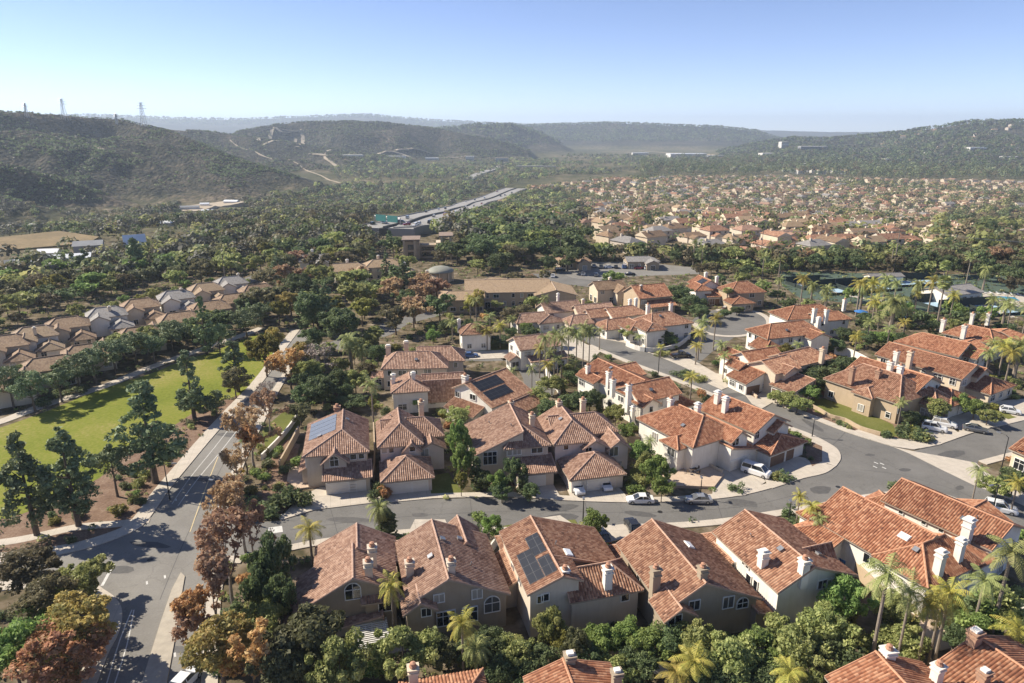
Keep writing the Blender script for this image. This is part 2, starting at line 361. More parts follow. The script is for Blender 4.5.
def strip(name, cl, wd, z0, z1, m, n=8, world=False, kind='structure', dz=None, off=0, **kw):
    P = [Vector(p[:2]) if world else Vector(G(p[0], p[1], 0)) for p in cl]; P = spline(P, n); b = MB(); L = []
    for i, p in enumerate(P):
        d = (P[min(i+1, len(P)-1)] - P[max(i-1, 0)]).normalized(); nn = Vector((-d.y, d.x))
        L.append((p + nn * (off + wd/2), p + nn * (off - wd/2)))
    zz = (lambda p: (z0, z1)) if dz is None else (lambda p: (hz(p.x, p.y) + z0, hz(p.x, p.y) + z1))
    for (a, c), (e, f) in zip(L, L[1:]):
        za, zc, ze, zf = (zz(q) for q in (a, c, e, f))
        if dz: # level across
            m1 = max(za[1], zc[1]); m2 = max(ze[1], zf[1]); za = zc = (za[0], m1); ze = zf = (ze[0], m2)
        b.face([(c.x,c.y,zc[1]),(f.x,f.y,zf[1]),(e.x,e.y,ze[1]),(a.x,a.y,za[1])])
        if z1 - z0 > .01:
            b.face([(a.x,a.y,za[1]),(e.x,e.y,ze[1]),(e.x,e.y,ze[0]),(a.x,a.y,za[0])]); b.face([(f.x,f.y,zf[1]),(c.x,c.y,zc[1]),(c.x,c.y,zc[0]),(f.x,f.y,zf[0])])
    for (a, c) in (L[0], L[-1]):
        if z1 - z0 > .01: za = zz(a); zc = zz(c); b.face([(a.x,a.y,za[1]),(c.x,c.y,zc[1]),(c.x,c.y,zc[0]),(a.x,a.y,za[0])])
    o = b.build(name, m); setp(o, kind=kind, **kw); return o
REFS = []      # (x, y, short description) of things a label can lean on
BLOCKED = []   # polygons (world) kept free of filler planting
def block_poly(P): BLOCKED.append([(p[0], p[1]) for p in P])
def inside(x, y, P):
    c = False; n = len(P); j = n - 1
    for i in range(n):
        xi, yi = P[i]; xj, yj = P[j]
        if (yi > y) != (yj > y) and x < (xj - xi) * (y - yi) / (yj - yi) + xi: c = not c
        j = i
    return c
# ---------------------------------------------------------------- terrain sheet
def terrain():
    A = np.concatenate([np.linspace(-178, -44, 60)[:-1], np.linspace(-44, 44, 441), np.linspace(44, 178, 60)[1:]])
    A = np.radians(A); rr = np.concatenate([[3, 40, 80, 120, 160, 200, 240, 280, 320, 345], np.geomspace(352, 15500, 470)])
    AA, RR = np.meshgrid(A, rr); X = RR * np.sin(AA); Y = RR * np.cos(AA); Z = height(X, Y); Z[RR < 349] = 0
    base = -42 * ss(350, 1050, RR) - 12 * ss(1500, 4000, RR)
    hill = np.clip((Z - base - 6) / 14, 0, 1); near = 1 - ss(330, 600, RR)
    nA, nR = len(A), len(rr); v = np.stack([X, Y, Z], -1).reshape(-1, 3)
    i = np.arange(nR - 1)[:, None] * nA + np.arange(nA - 1)[None]
    f = np.stack([i, i + nA, i + nA + 1, i + 1], -1).reshape(-1, 4)[:, ::-1]
    f = np.concatenate([f]); extra = np.array([[ (nA-1)+k*nA, k*nA, (k+1)*nA, (nA-1)+(k+1)*nA ] for k in range(nR-1)])
    me = bpy.data.meshes.new('ground'); me.from_pydata(v.tolist(), [], f.tolist() + extra.tolist() + [list(range(nA))])
    for nm, d in (('hill', hill), ('near', near)):
        at = me.attributes.new(nm, 'FLOAT', 'POINT'); at.data.foreach_set('value', d.reshape(-1).astype(np.float32))
    me.polygons.foreach_set('use_smooth', [True] * len(me.polygons))
    m, nt, b = nmat('ground'); b.inputs['Roughness'].default_value = 1; b.inputs['Specular IOR Level'].default_value = .05
    g = nt.nodes.new('ShaderNodeNewGeometry'); P = g.outputs['Position']
    n1 = noise_n(nt, P, .004, 8, .62); n2 = noise_n(nt, P, .06, 8, .65); n3 = noise_n(nt, P, .3, 8, .6)
    f12 = math_n(nt, 'ADD', math_n(nt, 'MULTIPLY', n1.outputs[0], .45), math_n(nt, 'MULTIPLY', n2.outputs[0], .55))
    yard = ramp(nt, [(.3,(.05,.05,.025)),(.45,(.11,.09,.055)),(.58,(.19,.15,.105)),(.72,(.29,.25,.19))]); nt.links.new(n3.outputs[0], yard.inputs[0])
    val = ramp(nt, [(.36,(.045,.05,.028)),(.48,(.085,.085,.045)),(.56,(.15,.125,.08)),(.66,(.28,.235,.165))]); nt.links.new(f12, val.inputs[0])
    chap = ramp(nt, [(.34,(.025,.028,.022)),(.46,(.045,.046,.036)),(.53,(.075,.07,.052)),(.59,(.12,.10,.075)),(.68,(.24,.19,.145))]); nt.links.new(f12, chap.inputs[0])
    ah = nt.nodes.new('ShaderNodeAttribute'); ah.attribute_name = 'hill'; an = nt.nodes.new('ShaderNodeAttribute'); an.attribute_name = 'near'
    c = mixc(nt, ah.outputs['Fac'], val.outputs[0], chap.outputs[0]); c = mixc(nt, an.outputs['Fac'], c, yard.outputs[0])
    nt.links.new(c, b.inputs['Base Color'])
    vor = nt.nodes.new('ShaderNodeTexVoronoi'); vor.inputs['Scale'].default_value = .16; nt.links.new(P, vor.inputs['Vector'])
    hgt = math_n(nt, 'MULTIPLY', math_n(nt, 'ADD', math_n(nt, 'MULTIPLY', vor.outputs['Distance'], -.5), n2.outputs[0]), ah.outputs['Fac'])
    bp = nt.nodes.new('ShaderNodeBump'); bp.inputs['Strength'].default_value = 1; bp.inputs['Distance'].default_value = 9
    nt.links.new(hgt, bp.inputs['Height']); nt.links.new(bp.outputs[0], b.inputs['Normal'])
    me.materials.append(m); o = link('ground', me); setp(o, kind='structure')
terrain()

# ---------------------------------------------------------------- roads (pixel outlines dropped onto the flat ground)
A_UP = [(281,521),(318,510),(352,505),(416,500),(481,498),(520,498),(560,501),(610,503),(652,503),(700,501),(737,497),(768,490),(800,480),(825,474),(836,467),(841,459),(838,450),(826,442),(810,434),(783,424),(757,413),(725,399),(700,388),(670,376),(640,365),(610,353),(592,345),(570,334),(552,318),(541,300),(541,288),(549,279)]
B_UP = [(1060,520),(1024,506),(1000,495),(973,485),(940,469),(908,453),(893,447),(870,440),(843,431),(805,416),(768,401),(735,388),(710,378),(690,370),(672,362),(650,353),(630,345),(600,333),(580,322),(566,310),(558,298),(563,286),(575,279)]
road1 = A_UP + [(549,279),(560,273),(575,279)][:2] + B_UP[::-1] + [(1060,548),(1024,533),(985,513),(960,500),(935,491),(915,487),(895,491),(850,497),(815,504),(760,513),(700,521),(620,525),(545,527),(440,528),(390,531),(330,538),(290,545),(262,553),(240,556),(240,520),(262,522)]
slab('residential_street', road1, 0, .03, ASPH)
AV = [(60,555),(100,545),(135,531),(150,518),(168,492),(190,465),(215,435),(240,407),(258,388),(272,370),(285,350),(300,330),(312,330),(304,350),(292,360),(280,378),(268,398),(258,418),(245,443),(232,472),(226,503),(235,517),(245,521),(245,556),(222,558),(212,575),(206,600),(203,640),(200,683),(197,740),(40,760),(80,700),(97,683),(108,655),(120,630),(122,610),(115,598),(104,590),(92,583),(60,578),(-30,584),(-30,566)]
slab('avenue', AV, 0, .034, ASPH2)
slab('side_street', [(905,452),(914,451),(940,445),(978,432),(1024,421),(1100,402),(1100,430),(1024,449),(978,461),(974,484),(940,468)], 0, .026, ASPH)
cds = [(732 + 40 * math.cos(t), 323 + 14.5 * math.sin(t)) for t in [k * math.pi / 14 for k in range(28)]]
slab('cul_de_sac', cds, 0, .038, ASPH); slab('cul_de_sac_neck', [(672,363),(690,371),(712,352),(735,337),(700,328),(690,345),(672,356)], 0, .026, ASPH)
slab('gutter_apron', [(893,447),(908,453),(940,469),(973,485),(1000,495),(1024,506),(1060,521),(1060,505),(1024,493),(1000,482),(986,472),(976,463),(945,457),(914,451.5)], 0, .05, CONC)
slab('gutter_apron', [(650,353),(672,362),(690,370),(712,379),(722,377),(700,364),(688,358),(668,355)], 0, .05, CONC)
for nm, pl in (('back_street', [(330,348),(350,341),(380,333),(400,322),(440,312),(480,306),(512,300),(530,292)]),
               ('back_lane', [(505,352),(520,360),(532,368),(540,382),(536,395)]),
               ('back_lane', [(440,352),(470,356),(500,356),(530,352)]),
               ('row_street', [(-30,352),(0,346),(40,334),(90,322),(140,311),(190,297),(240,283),(270,272)]),
               ('church_lot', [(530,278),(560,279),(600,283)])):
    strip(nm, pl, 8 if nm != 'church_lot' else 18, 0, .022, ASPH)
slab('car_park', [(560,262),(640,262),(700,268),(700,274),(640,276),(590,280),(556,276)], 0, .024, ASPH2)
# walks and kerbs: real steps
def walk(pts, off, wd=1.6, z=.15, nm='sidewalk', m=None): return strip(nm, pts, wd, 0, z, m or CONC, n=5, off=off)
walk(A_UP[:15], .9); walk(A_UP[14:27], .9, 1.7)
walk(B_UP[7:14], -.9, 1.9); walk(B_UP[15:21], -.9, 2.2)
walk([(262,553),(290,545),(330,538),(390,531),(440,528),(545,527),(620,525),(700,521),(760,513),(815,504),(850,497),(895,491)], -.9)
walk([(935,491),(960,500),(985,513),(1024,533),(1060,548)], -.9)
walk([(978,461),(1024,449),(1100,430)], -.9); walk([(920,449),(940,445),(978,432),(1024,421),(1100,402)], .9)
cw = [(732 + 40 * math.cos(t), 323 + 14.5 * math.sin(t)) for t in [k * math.pi / 14 for k in range(-9, 15)]]
walk(cw, -.9, 1.7)
walk([(-30,566),(0,563),(60,555),(100,545),(135,531),(150,518),(168,492),(190,465),(215,435),(240,407),(258,388),(272,370),(285,350),(300,330)], 1.3, 2.6)
walk([(-30,584),(60,578),(92,583),(104,590),(115,598),(122,610),(120,630),(108,655),(97,683),(80,720)], -1.1, 2.2)
walk([(245,556),(222,558),(212,575),(206,600),(203,640),(200,683),(197,740)], 1.0, 1.8)
walk([(226,503),(232,472),(245,443),(258,418),(268,398),(280,378),(292,360),(304,350)], -.9, 1.7)
slab('kerb_corner', [(92,584),(115,599),(121,612),(119,628),(106,657),(95,683),(84,683),(96,650),(100,620),(96,604),(84,590)], 0, .146, CONC, smooth=3)
slab('kerb_corner', [(838,450),(826,442),(815,437),(806,447),(812,462),(800,474),(812,476),(825,473),(836,466),(840,459)], 0, .146, CONC)
slab('kerb_corner', [(893,447),(870,440),(850,433),(858,430),(880,437),(905,440),(930,439),(940,444),(914,450)], 0, .146, CONC)
slab('median_island', [(181,573),(185,577),(181,600),(175,640),(167,684),(160,720),(128,720),(143,680),(160,625),(172,590)], 0, .16, MED, side=YPAINT)
# lane lines and stencils
def line(pts, wd=.12, m=PAINT, nm='lane_marking'): strip(nm, pts, wd, .034, .042, m, n=3)
line([(132,610),(120,640),(107,683),(100,705)], .14); line([(134,610),(127,645),(115,683),(110,700)], .14); line([(114,564),(102,586)], .4)
line([(245,455),(228,478),(215,520)], .14); line([(218,457),(205,490),(190,532)], .14, YPAINT); line([(178,506),(197,480),(222,450),(245,420)], .14); line([(172,504),(190,478),(215,447),(240,415)], .12)
line([(200,612),(198,640),(195,683),(193,705)], .14)
for (px, py) in ((875,467),(884,468),(876,463),(882,464),(165,577),(147,583),(175,655),(183,630),(176,500)):
    p = G(px, py); b = MB(); b.box(-.12, -.4, .034, .12, .4, .042); setp(b.build('road_stencil', PAINT, None, (p[0], p[1], 0), R(30)), kind='structure')
slab('stop_bar', [(268,528),(282,526),(283,532),(269,534)], .032, .041, PAINT)
b = MB(); b.lathe([(0,.042),(.42,.042),(.42,.03)], n=16); mh = b.build('manhole_cover', DKMET, None, (*G(838,487), 0)); setp(mh, kind='structure')
for q in ((300,527),(470,515),(660,512),(150,560),(205,500)):
    c = link('manhole_cover', mh.data, None, (*G(*q), 0)); setp(c, kind='structure')
PATCH = simple('tar_patch', (.075,.072,.07), (.10,.096,.09), 1.5, .85); STAIN = simple('oil_stain', (.085,.08,.075), (.12,.115,.105), 1, .6)
_pr = random.Random(4)
for k, (px, py) in enumerate(((420,515),(560,508),(640,514),(742,503),(820,490),(870,455),(812,425),(735,395),(680,378),(620,355),(150,545),(205,480),(230,435),(120,570),(560,518),(350,520),(905,470),(960,488),(190,650),(950,455))):
    c_ = G(px, py); L_ = _pr.uniform(.8, 4.5); W_ = _pr.uniform(.5, 1.4); a_ = _pr.uniform(-.3, .3) + (0 if px < 780 else 2.1 if px > 600 and py < 430 else .3); n_ = 9
    P_ = [(c_[0] + math.cos(a_)*x - math.sin(a_)*y, c_[1] + math.sin(a_)*x + math.cos(a_)*y) for x, y in [(L_*math.cos(t)*_pr.uniform(.8,1.1), W_*math.sin(t)*_pr.uniform(.8,1.1)) for t in [q*2*math.pi/n_ for q in range(n_)]]]
    slab('road_patch', P_, .036, .0395, PATCH if k % 3 else STAIN, world=True)
def seam(pts): strip('tar_seam', pts, .09, .036, .0398, PATCH, n=4)
for q in ([(290,530),(390,518),(520,511),(640,513),(740,507),(800,494)],[(860,470),(900,475),(960,492),(1020,522)],[(600,350),(660,372),(740,402),(820,434),(900,470)],[(160,600),(185,540),(215,480),(250,415)],[(470,499),(473,524)],[(585,503),(590,523)],[(716,500),(722,518)],[(330,507),(338,535)],[(770,404),(758,416)],[(845,433),(832,446)]): seam(q)
# driveways
DR = [[(283,516),(300,497),(320,488),(352,483),(368,480),(376,503),(318,510)],[(384,483),(428,477),(432,499),(388,503)],[(512,479),(548,476),(562,500),(522,498)],
 [(566,487),(612,480),(632,503),(572,501)],[(714,470),(750,460),(766,482),(745,496),(712,499)],[(766,467),(798,457),(828,464),(812,476),(772,489),(762,478)],
 [(905,443),(922,430),(950,427),(962,436),(940,445),(920,449)],[(948,418),(985,408),(1012,422),(978,431),(962,434)],[(992,402),(1040,398),(1060,411),(1024,420),(1012,416)],
 [(742,391),(778,386),(788,394),(762,409),(752,404)],[(700,372),(735,376),(736,384),(722,390),(700,380)],[(596,338),(622,334),(640,341),(650,352),(630,344)],
 [(465,352),(510,350),(515,358),(470,360)],[(560,330),(600,352),(590,362),(556,350)],[(850,497),(895,491),(905,500),(880,520),(850,518),(838,508)],[(530,520),(560,516),(575,526),(535,527)],
 [(415,520),(445,520),(450,529),(410,530)],[(600,545),(612,526),(630,524),(640,535)],[(700,500),(745,497),(742,512),(720,519)]]
for d in DR[:-1]: slab('driveway', d, 0, .142, DRIVE); 
slab('patio', [(655,470),(690,460),(724,476),(714,489),(672,488)], 0, .5, PATIO); slab('patio', [(289,470),(312,463),(320,487),(298,490),(287,482)], 0, .3, PATIO)
slab('patio', [(355,625),(400,618),(410,650),(365,660)], 0, .12, CONC); slab('patio', [(912,615),(950,605),(985,640),(935,652)], 0, .12, PATIO)
for L in ([(428,477),(448,473),(466,496),(432,499)],[(630,470),(652,458),(655,478),(642,492),(628,495)],[(808,400),(830,398),(850,405),(893,425),(898,437),(880,436),(846,424),(815,412)],
          [(990,412),(1040,402),(1060,408),(1024,418),(1005,421)],[(540,522),(575,520),(580,528),(540,529)],[(500,527),(528,522),(535,529),(500,531)],
          [(858,636),(885,632),(900,655),(870,668)],[(300,660),(352,640),(360,683),(300,700)],[(262,430),(292,405),(305,418),(282,445),(268,462)],[(640,478),(625,482),(632,500),(650,500)],[(470,345),(500,340),(512,350),(480,352)]):
    slab('lawn', L, 0, .1, LAWN)
slab('garden_bed', [(800,395),(830,384),(905,415),(912,440),(898,446),(870,438),(843,428),(806,412),(790,402)], 0, .085, MULCH)
slab('garden_bed', [(806,440),(822,447),(822,462),(812,467),(806,455)], 0, .15, MULCH)
slab('garden_bed', [(262,470),(285,440),(300,445),(290,480),(300,497),(280,514),(262,517)], 0, .09, MULCH)
slab('garden_bed', [(730,385),(738,372),(770,385),(755,398)], 0, .2, MULCH)
# park
slab('park_lawn', [(-40,440),(0,428),(45,412),(100,390),(150,374),(180,362),(212,352),(243,340),(268,332),(280,345),(275,362),(262,382),(240,395),(215,402),(195,412),(180,425),(160,435),(130,445),(118,462),(100,478),(60,500),(20,515),(-40,530)], 0, .06, LAWN2, smooth=3)
slab('mulch_strip', [(-40,530),(20,515),(60,500),(100,478),(118,462),(160,435),(195,412),(240,395),(262,382),(270,372),(256,389),(238,407),(213,435),(188,465),(166,492),(147,518),(133,530),(98,544),(58,554),(-40,562)], 0, .07, MULCH)
walk([(-40,432),(0,422),(45,405),(100,388),(130,376),(165,362),(200,350),(235,338),(262,328)], 0, 3, .09, 'park_path'); walk([(-40,548),(20,540),(75,528),(120,524),(150,520)], 0, 2, .09, 'park_path')
# freeway, on its own embankment
def free():
    cl = [(384,236),(397,232.5),(410,229.5),(440,219),(470,208),(500,197.5),(516,191)]
    W = [GT(*p) for p in cl]; W = spline(W, 10); return W
FW = free()
CONCR = simple('freeway_concrete', (.25,.24,.225), (.30,.29,.27), .05, .9)
for off, nm in ((-11, 'freeway'), (11, 'freeway')): strip(nm, FW, 16, -8, 4.6, CONCR, n=1, world=True, dz=1, off=off)
strip('freeway_median', FW, 6, -8, 4.5, simple('median_dark', (.07,.07,.06)), n=1, world=True, dz=1)
strip('freeway_barrier', FW, .8, 4.3, 5.8, simple('barrier', (.12,.12,.11)), n=1, world=True, dz=1, off=0)
for off in (-19.4, 19.4): strip('freeway_shoulder', FW, .5, 0, 5.4, CONCR, n=1, world=True, dz=1, off=off)
strip('far_road', [GT(*p) for p in [(468,180),(478,175),(490,171),(503,166)]], 20, -3, 2.5, CONCR, n=6, world=True, dz=1)
strip('far_road', [GT(*p) for p in [(-40,238),(0,234),(20,231),(50,228),(90,222),(112,218)]], 12, -2, 1.2, CONCR, n=6, world=True, dz=1)
for a_, c_ in zip(FW, FW[1:]):
    d_ = (c_ - a_).normalized(); n_ = Vector((-d_.y, d_.x)); block_poly([a_ + n_*24, c_ + n_*24, c_ - n_*24, a_ - n_*24]) ; v_ = (a_ + c_) / 2; q_ = v_.normalized() * 38; block_poly([a_ + n_*20, c_ + n_*20, c_ - q_, a_ - q_]); block_poly([a_ - n_*20, c_ - n_*20, c_ - q_, a_ - q_])
DIRT = simple('dirt_track', (.42,.35,.26), (.34,.28,.2), .1, 1)
for pl, wd in (([(258,141),(270,137),(284,134),(302,132)],14),([(300,133),(303,141),(298,147)],13),([(264,145),(280,141),(296,139)],9),([(352,196),(360,192),(350,188),(338,186),(300,178),(262,170)],3),([(330,150),(325,158),(338,168),(336,172)],7),([(92,146),(100,150),(104,153)],12),([(310,154),(345,155),(380,154),(440,158),(500,158)],16),
              ([(395,152),(430,155)],20),([(240,235),(270,232)],4),([(262,130),(300,131)],6),([(230,140),(290,160),(350,186)],2.2),([(640,151),(700,154),(720,157)],10)):
    strip('dirt_track', [GT(*p) for p in pl], wd, -2, .9, DIRT, n=8, world=True, dz=1)
YP = [GT(*p)[:2] for p in [(176,208),(205,201),(242,199),(250,210),(215,216),(185,216)]]
for k in range(len(YP)): pass
block_poly(YP); block_poly([(x * .955, y * .955) for x, y in YP]); block_poly([(x * .91, y * .91) for x, y in YP])
o = strip('dirt_yard', [GT(*p) for p in [(180,212),(205,207),(245,204)]], 46, -4, .7, DIRT, n=12, world=True, dz=1)
slab('dry_field', [GT(*p)[:2] for p in [(-60,262),(0,252),(60,247),(90,244),(100,240),(60,238),(0,243),(-60,250)]], -40, -1.2, mixmat('dry_field', [(.4,(.17,.13,.07)),(.6,(.27,.2,.11))], .03, .5), world=True)
# ---------------------------------------------------------------- houses
def clip_strips(b, poly, n, mi, fine, step=.06, amp=.11, wave=.36):
    """cover one planar roof slope with corrugated barrel tiles (or one plain sheet), UV in metres"""
    n = n.normalized(); e = Vector((0,0,1)).cross(n)
    if e.length < 1e-4: e = Vector((1,0,0))
    e.normalize(); s = n.cross(e)   # s runs up the slope
    if s.z < 0: s = -s; e = -e
    uv = [(p.dot(e), p.dot(s)) for p in poly]
    if not fine:
        b.face([p + n * .08 for p in poly], mi, uv); return
    d0 = poly[0].dot(n); us = [q[0] for q in uv]; u0, u1 = min(us), max(us); N = max(2, int((u1 - u0) / step)); m = len(uv)
    def rng_(u):
        vs = []
        for i in range(m):
            (a, c), (a2, c2) = uv[i], uv[(i+1) % m]
            if abs(a2 - a) < 1e-6:
                if abs(a - u) < 1e-4: vs += [c, c2]
            elif min(a, a2) - 1e-5 <= u <= max(a, a2) + 1e-5: vs.append(c + (c2 - c) * (u - a) / (a2 - a))
        return (min(vs), max(vs)) if vs else (0, 0)
    prev = None
    for i in range(N + 1):
        u = u0 + (u1 - u0) * i / N; lo, hi = rng_(min(max(u, u0 + 1e-4), u1 - 1e-4)); h = .03 + amp * abs(math.sin(math.pi * u / wave)) 
        P0 = e * u + s * lo + n * (d0 + h); P1 = e * u + s * hi + n * (d0 + h)
        if prev: b.face([prev[0], P0, P1, prev[1]], mi, [prev[2], (u, lo), (u, hi), prev[3]])
        prev = (P0, P1, (u, lo), (u, hi))
def blk(x0, x1, y0, y1, z, zr, ax='y', r=None, zR=None, h0=0, h1=0, o=.5, base=-.3):
    return dict(x0=x0, x1=x1, y0=y0, y1=y1, z=z, zR=z if zR is None else zR, zr=zr, ax=ax, r=r, h0=h0, h1=h1, o=o, base=base)
def put_block(B, wall, roof, fine, caps=True):
    T = (lambda a, b_, z: Vector((a, b_, z))) if B['ax'] == 'y' else (lambda a, b_, z: Vector((b_, a, z)))
    flip = B['ax'] != 'y'
    a0, a1, b0, b1 = (B['x0'], B['x1'], B['y0'], B['y1']) if not flip else (B['y0'], B['y1'], B['x0'], B['x1'])
    zL, zR, zr = B['z'], B['zR'], B['zr']; ar = B['r'] if B['r'] is not None else (a0 + a1) / 2
    o = B['o']; th = .22; base = B['base']; h0, h1 = B['h0'], B['h1']
    r0, r1 = b0 + h0, b1 - h1
    # wall solid, under the roof slab
    W = {'A': T(a0,b0,base),'B': T(a1,b0,base),'C': T(a1,b1,base),'D': T(a0,b1,base),'a': T(a0,b0,zL),'b': T(a1,b0,zR),'c': T(a1,b1,zR),'d': T(a0,b1,zL),
         'r': T(ar,r0,zr-.02),'s': T(ar,r1,zr-.02)}
    fs = ['ABba' if h0 else 'ABbra', 'CDdc' if h1 else 'CDdsc', 'BCcb', 'DAad', 'adsr', 'bcsr'[::-1]]
    if h0: fs.append('abr')
    if h1: fs.append('cds')
    for f in fs:
        pts = [W[k] for k in f]; wall.face(pts[::-1] if flip else pts, 0)
    sL = (zr - zL) / max(ar - a0, .01) if ar - a0 > .05 else 0; sR = (zr - zR) / max(a1 - ar, .01) if a1 - ar > .05 else 0
    q0, q1 = b0 - o, b1 + o; g0 = q0 if not h0 else r0; g1 = q1 if not h1 else r1
    eL, eR = zL - o * sL + th, zR - o * sR + th; ztop = zr + th
    aL = a0 - o; aR = a1 + o
    Lq = [T(aL,q0,eL),T(aL,q1,eL),T(ar,g1,ztop),T(ar,g0,ztop)]; Rq = [T(aR,q1,eR),T(aR,q0,eR),T(ar,g0,ztop),T(ar,g1,ztop)]
    faces = []
    if ar - a0 > .05: faces.append(Lq)
    if a1 - ar > .05: faces.append(Rq)
    if h0: faces.append([T(aR,q0,eR),T(aL,q0,eL),T(ar,g0,ztop)])
    if h1: faces.append([T(aL,q1,eL),T(aR,q1,eR),T(ar,g1,ztop)])
    for f in faces:
        n = (f[1] - f[0]).cross(f[2] - f[0])
        if n.z < 0: n = -n
        ff = f if (f[1]-f[0]).cross(f[2]-f[0]).z > 0 else f[::-1]
        clip_strips(roof, ff, n, 0, fine)
        dn = Vector((0,0,-.2)); low = [p + dn for p in ff]; roof.face(low[::-1], 1)
        up = [p + n.normalized() * .02 for p in ff]
        for i in range(len(ff)): j = (i+1) % len(ff); roof.face([low[i], low[j], up[j], up[i]], 1)
    if caps:
        n_ = 6; up = Vector((0,0,.12)); R_ = .13
        roof.tube([T(ar,g0,ztop)+up*.9, T(ar,g1,ztop)+up*.9], R_, n_, 2)
        if h0: roof.tube([T(aL,q0,eL)+up, T(ar,g0,ztop)+up*.8], R_, n_, 2); roof.tube([T(aR,q0,eR)+up, T(ar,g0,ztop)+up*.8], R_, n_, 2)
        if h1: roof.tube([T(aL,q1,eL)+up, T(ar,g1,ztop)+up*.8], R_, n_, 2); roof.tube([T(aR,q1,eR)+up, T(ar,g1,ztop)+up*.8], R_, n_, 2)
        if fine:
            for q, g, h in ((q0, g0, h0), (q1, g1, h1)):
                if not h:
                    if ar - a0 > .05: roof.tube([T(aL,q+.05*(1 if q==q0 else -1),eL)+up*.6, T(ar,q+.05*(1 if q==q0 else -1),ztop)+up*.6], .09, 5, 2)
                    if a1 - ar > .05: roof.tube([T(aR,q+.05*(1 if q==q0 else -1),eR)+up*.6, T(ar,q+.05*(1 if q==q0 else -1),ztop)+up*.6], .09, 5, 2)
def roof_z(blocks, x, y):
    best = 0
    for B in blocks:
        o = B['o']
        if not (B['x0']-o <= x <= B['x1']+o and B['y0']-o <= y <= B['y1']+o): continue
        a, b_ = (x, y) if B['ax'] == 'y' else (y, x)
        a0, a1, b0, b1 = (B['x0'], B['x1'], B['y0'], B['y1']) if B['ax'] == 'y' else (B['y0'], B['y1'], B['x0'], B['x1'])
        ar = B['r'] if B['r'] is not None else (a0 + a1) / 2
        z = B['z'] + (B['zr']-B['z']) * (a-a0)/max(ar-a0,.01) if a < ar else B['zR'] + (B['zr']-B['zR']) * (a1-a)/max(a1-ar,.01)
        if a < ar and ar - a0 <= .05 or a >= ar and a1 - ar <= .05: continue
        if B['h0']: z = min(z, B['z'] + (B['zr']-B['z']) * (b_-b0)/B['h0'])
        if B['h1']: z = min(z, B['z'] + (B['zr']-B['z']) * (b1-b_)/B['h1'])
        best = max(best, z + .22)
    return best
WC = {}
def win_meshes(w, h, kind, depth=.12):
    k = (round(w,1), round(h,1), kind)
    if k in WC: return WC[k]
    w, h = k[0], k[1]; f = MB(); p = MB(); t = .1
    if kind == 'garage':
        p.box(-w/2, -.05, 0, w/2, .02, h)
        n = 4
        for i in range(n):
            for j in range(max(2, int(w/.7))):
                c = max(2, int(w/.7)); x = -w/2 + (j+.5)*w/c; f_ = (w/c)*.4; z = (i+.5)*h/n; p.box(x-f_, -.075, z-.2*h/n*1.7, x+f_, -.05, z+.2*h/n*1.7)
        f.box(-w/2-.15, -.12, 0, -w/2, .02, h+.15); f.box(w/2, -.12, 0, w/2+.15, .02, h+.15); f.box(-w/2, -.12, h, w/2, .02, h+.15)
    elif kind == 'arch':
        f.box(-w/2-t, -depth, -t, w/2+t, .02, 0); f.box(-w/2-t, -depth, 0, -w/2, .02, h); f.box(w/2, -depth, 0, w/2+t, .02, h); f.box(-.03, -depth*.8, 0, .03, .02, h + w/2*.9); f.box(-w/2, -depth*.8, h-.04, w/2, .02, h+.04)
        N = 10; arc = [(math.cos(math.pi*i/N), math.sin(math.pi*i/N)) for i in range(N+1)]
        for (c, s), (c2, s2) in zip(arc, arc[1:]):
            a, b_ = w/2, w/2+t
            for y in (-depth,):
                f.face([(c*a,y,h+s*a),(c2*a,y,h+s2*a),(c2*b_,y,h+s2*b_),(c*b_,y,h+s*b_)])
            f.face([(c*b_,-depth,h+s*b_),(c2*b_,-depth,h+s2*b_),(c2*b_,.02,h+s2*b_),(c*b_,.02,h+s*b_)]); f.face([(c2*a,-depth,h+s2*a),(c*a,-depth,h+s*a),(c*a,.02,h+s*a),(c2*a,.02,h+s2*a)])
            p.face([(0,-.04,h),(c2*w/2,-.04,h+s2*w/2),(c*w/2,-.04,h+s*w/2)][::-1])
        p.box(-w/2, -.04, 0, w/2, 0, h)
    else:
        f.box(-w/2-t, -depth, -t, w/2+t, .02, 0); f.box(-w/2-t, -depth, h, w/2+t, .02, h+t); f.box(-w/2-t, -depth, 0, -w/2, .02, h); f.box(w/2, -depth, 0, w/2+t, .02, h)
        nx = 1 if w < 1.1 else 2 if w < 2.2 else 3
        for i in range(1, nx): x = -w/2 + w*i/nx; f.box(x-.035, -depth*.8, 0, x+.035, .02, h)
        if kind == 'grid':
            f.box(-w/2, -depth*.8, h*.66-.03, w/2, .02, h*.66+.03)
        p.box(-w/2, -.04, 0, w/2, 0, h)
    WC[k] = (f.mesh('window_frame', [TRIM]), p.mesh('pane', [GARW if kind == 'garage' else GLASS])); return WC[k]
_gm = {}
def put_window(root, wallo, side, plane, u, z, w, h, kind='plain', gm=None, level=2):
    rot = {'S': 0, 'E': R(90), 'N': R(180), 'W': R(-90)}[side]; loc = {'S': (u, plane, z), 'N': (u, plane, z), 'W': (plane, u, z), 'E': (plane, u, z)}[side]
    fm, pm = win_meshes(w, h, kind)
    if kind == 'garage':
        if gm is not None:
            key = (pm.name, gm.name)
            if key not in _gm: q = pm.copy(); q.materials.clear(); q.materials.append(gm); _gm[key] = q
            pm = _gm[key]
        o = link('garage_door', pm, root, loc, rot)
        if level == 2: link('door_frame', fm, o)
    else:
        o = link('window', fm, root, loc, rot); link('pane', pm, o)
    return o
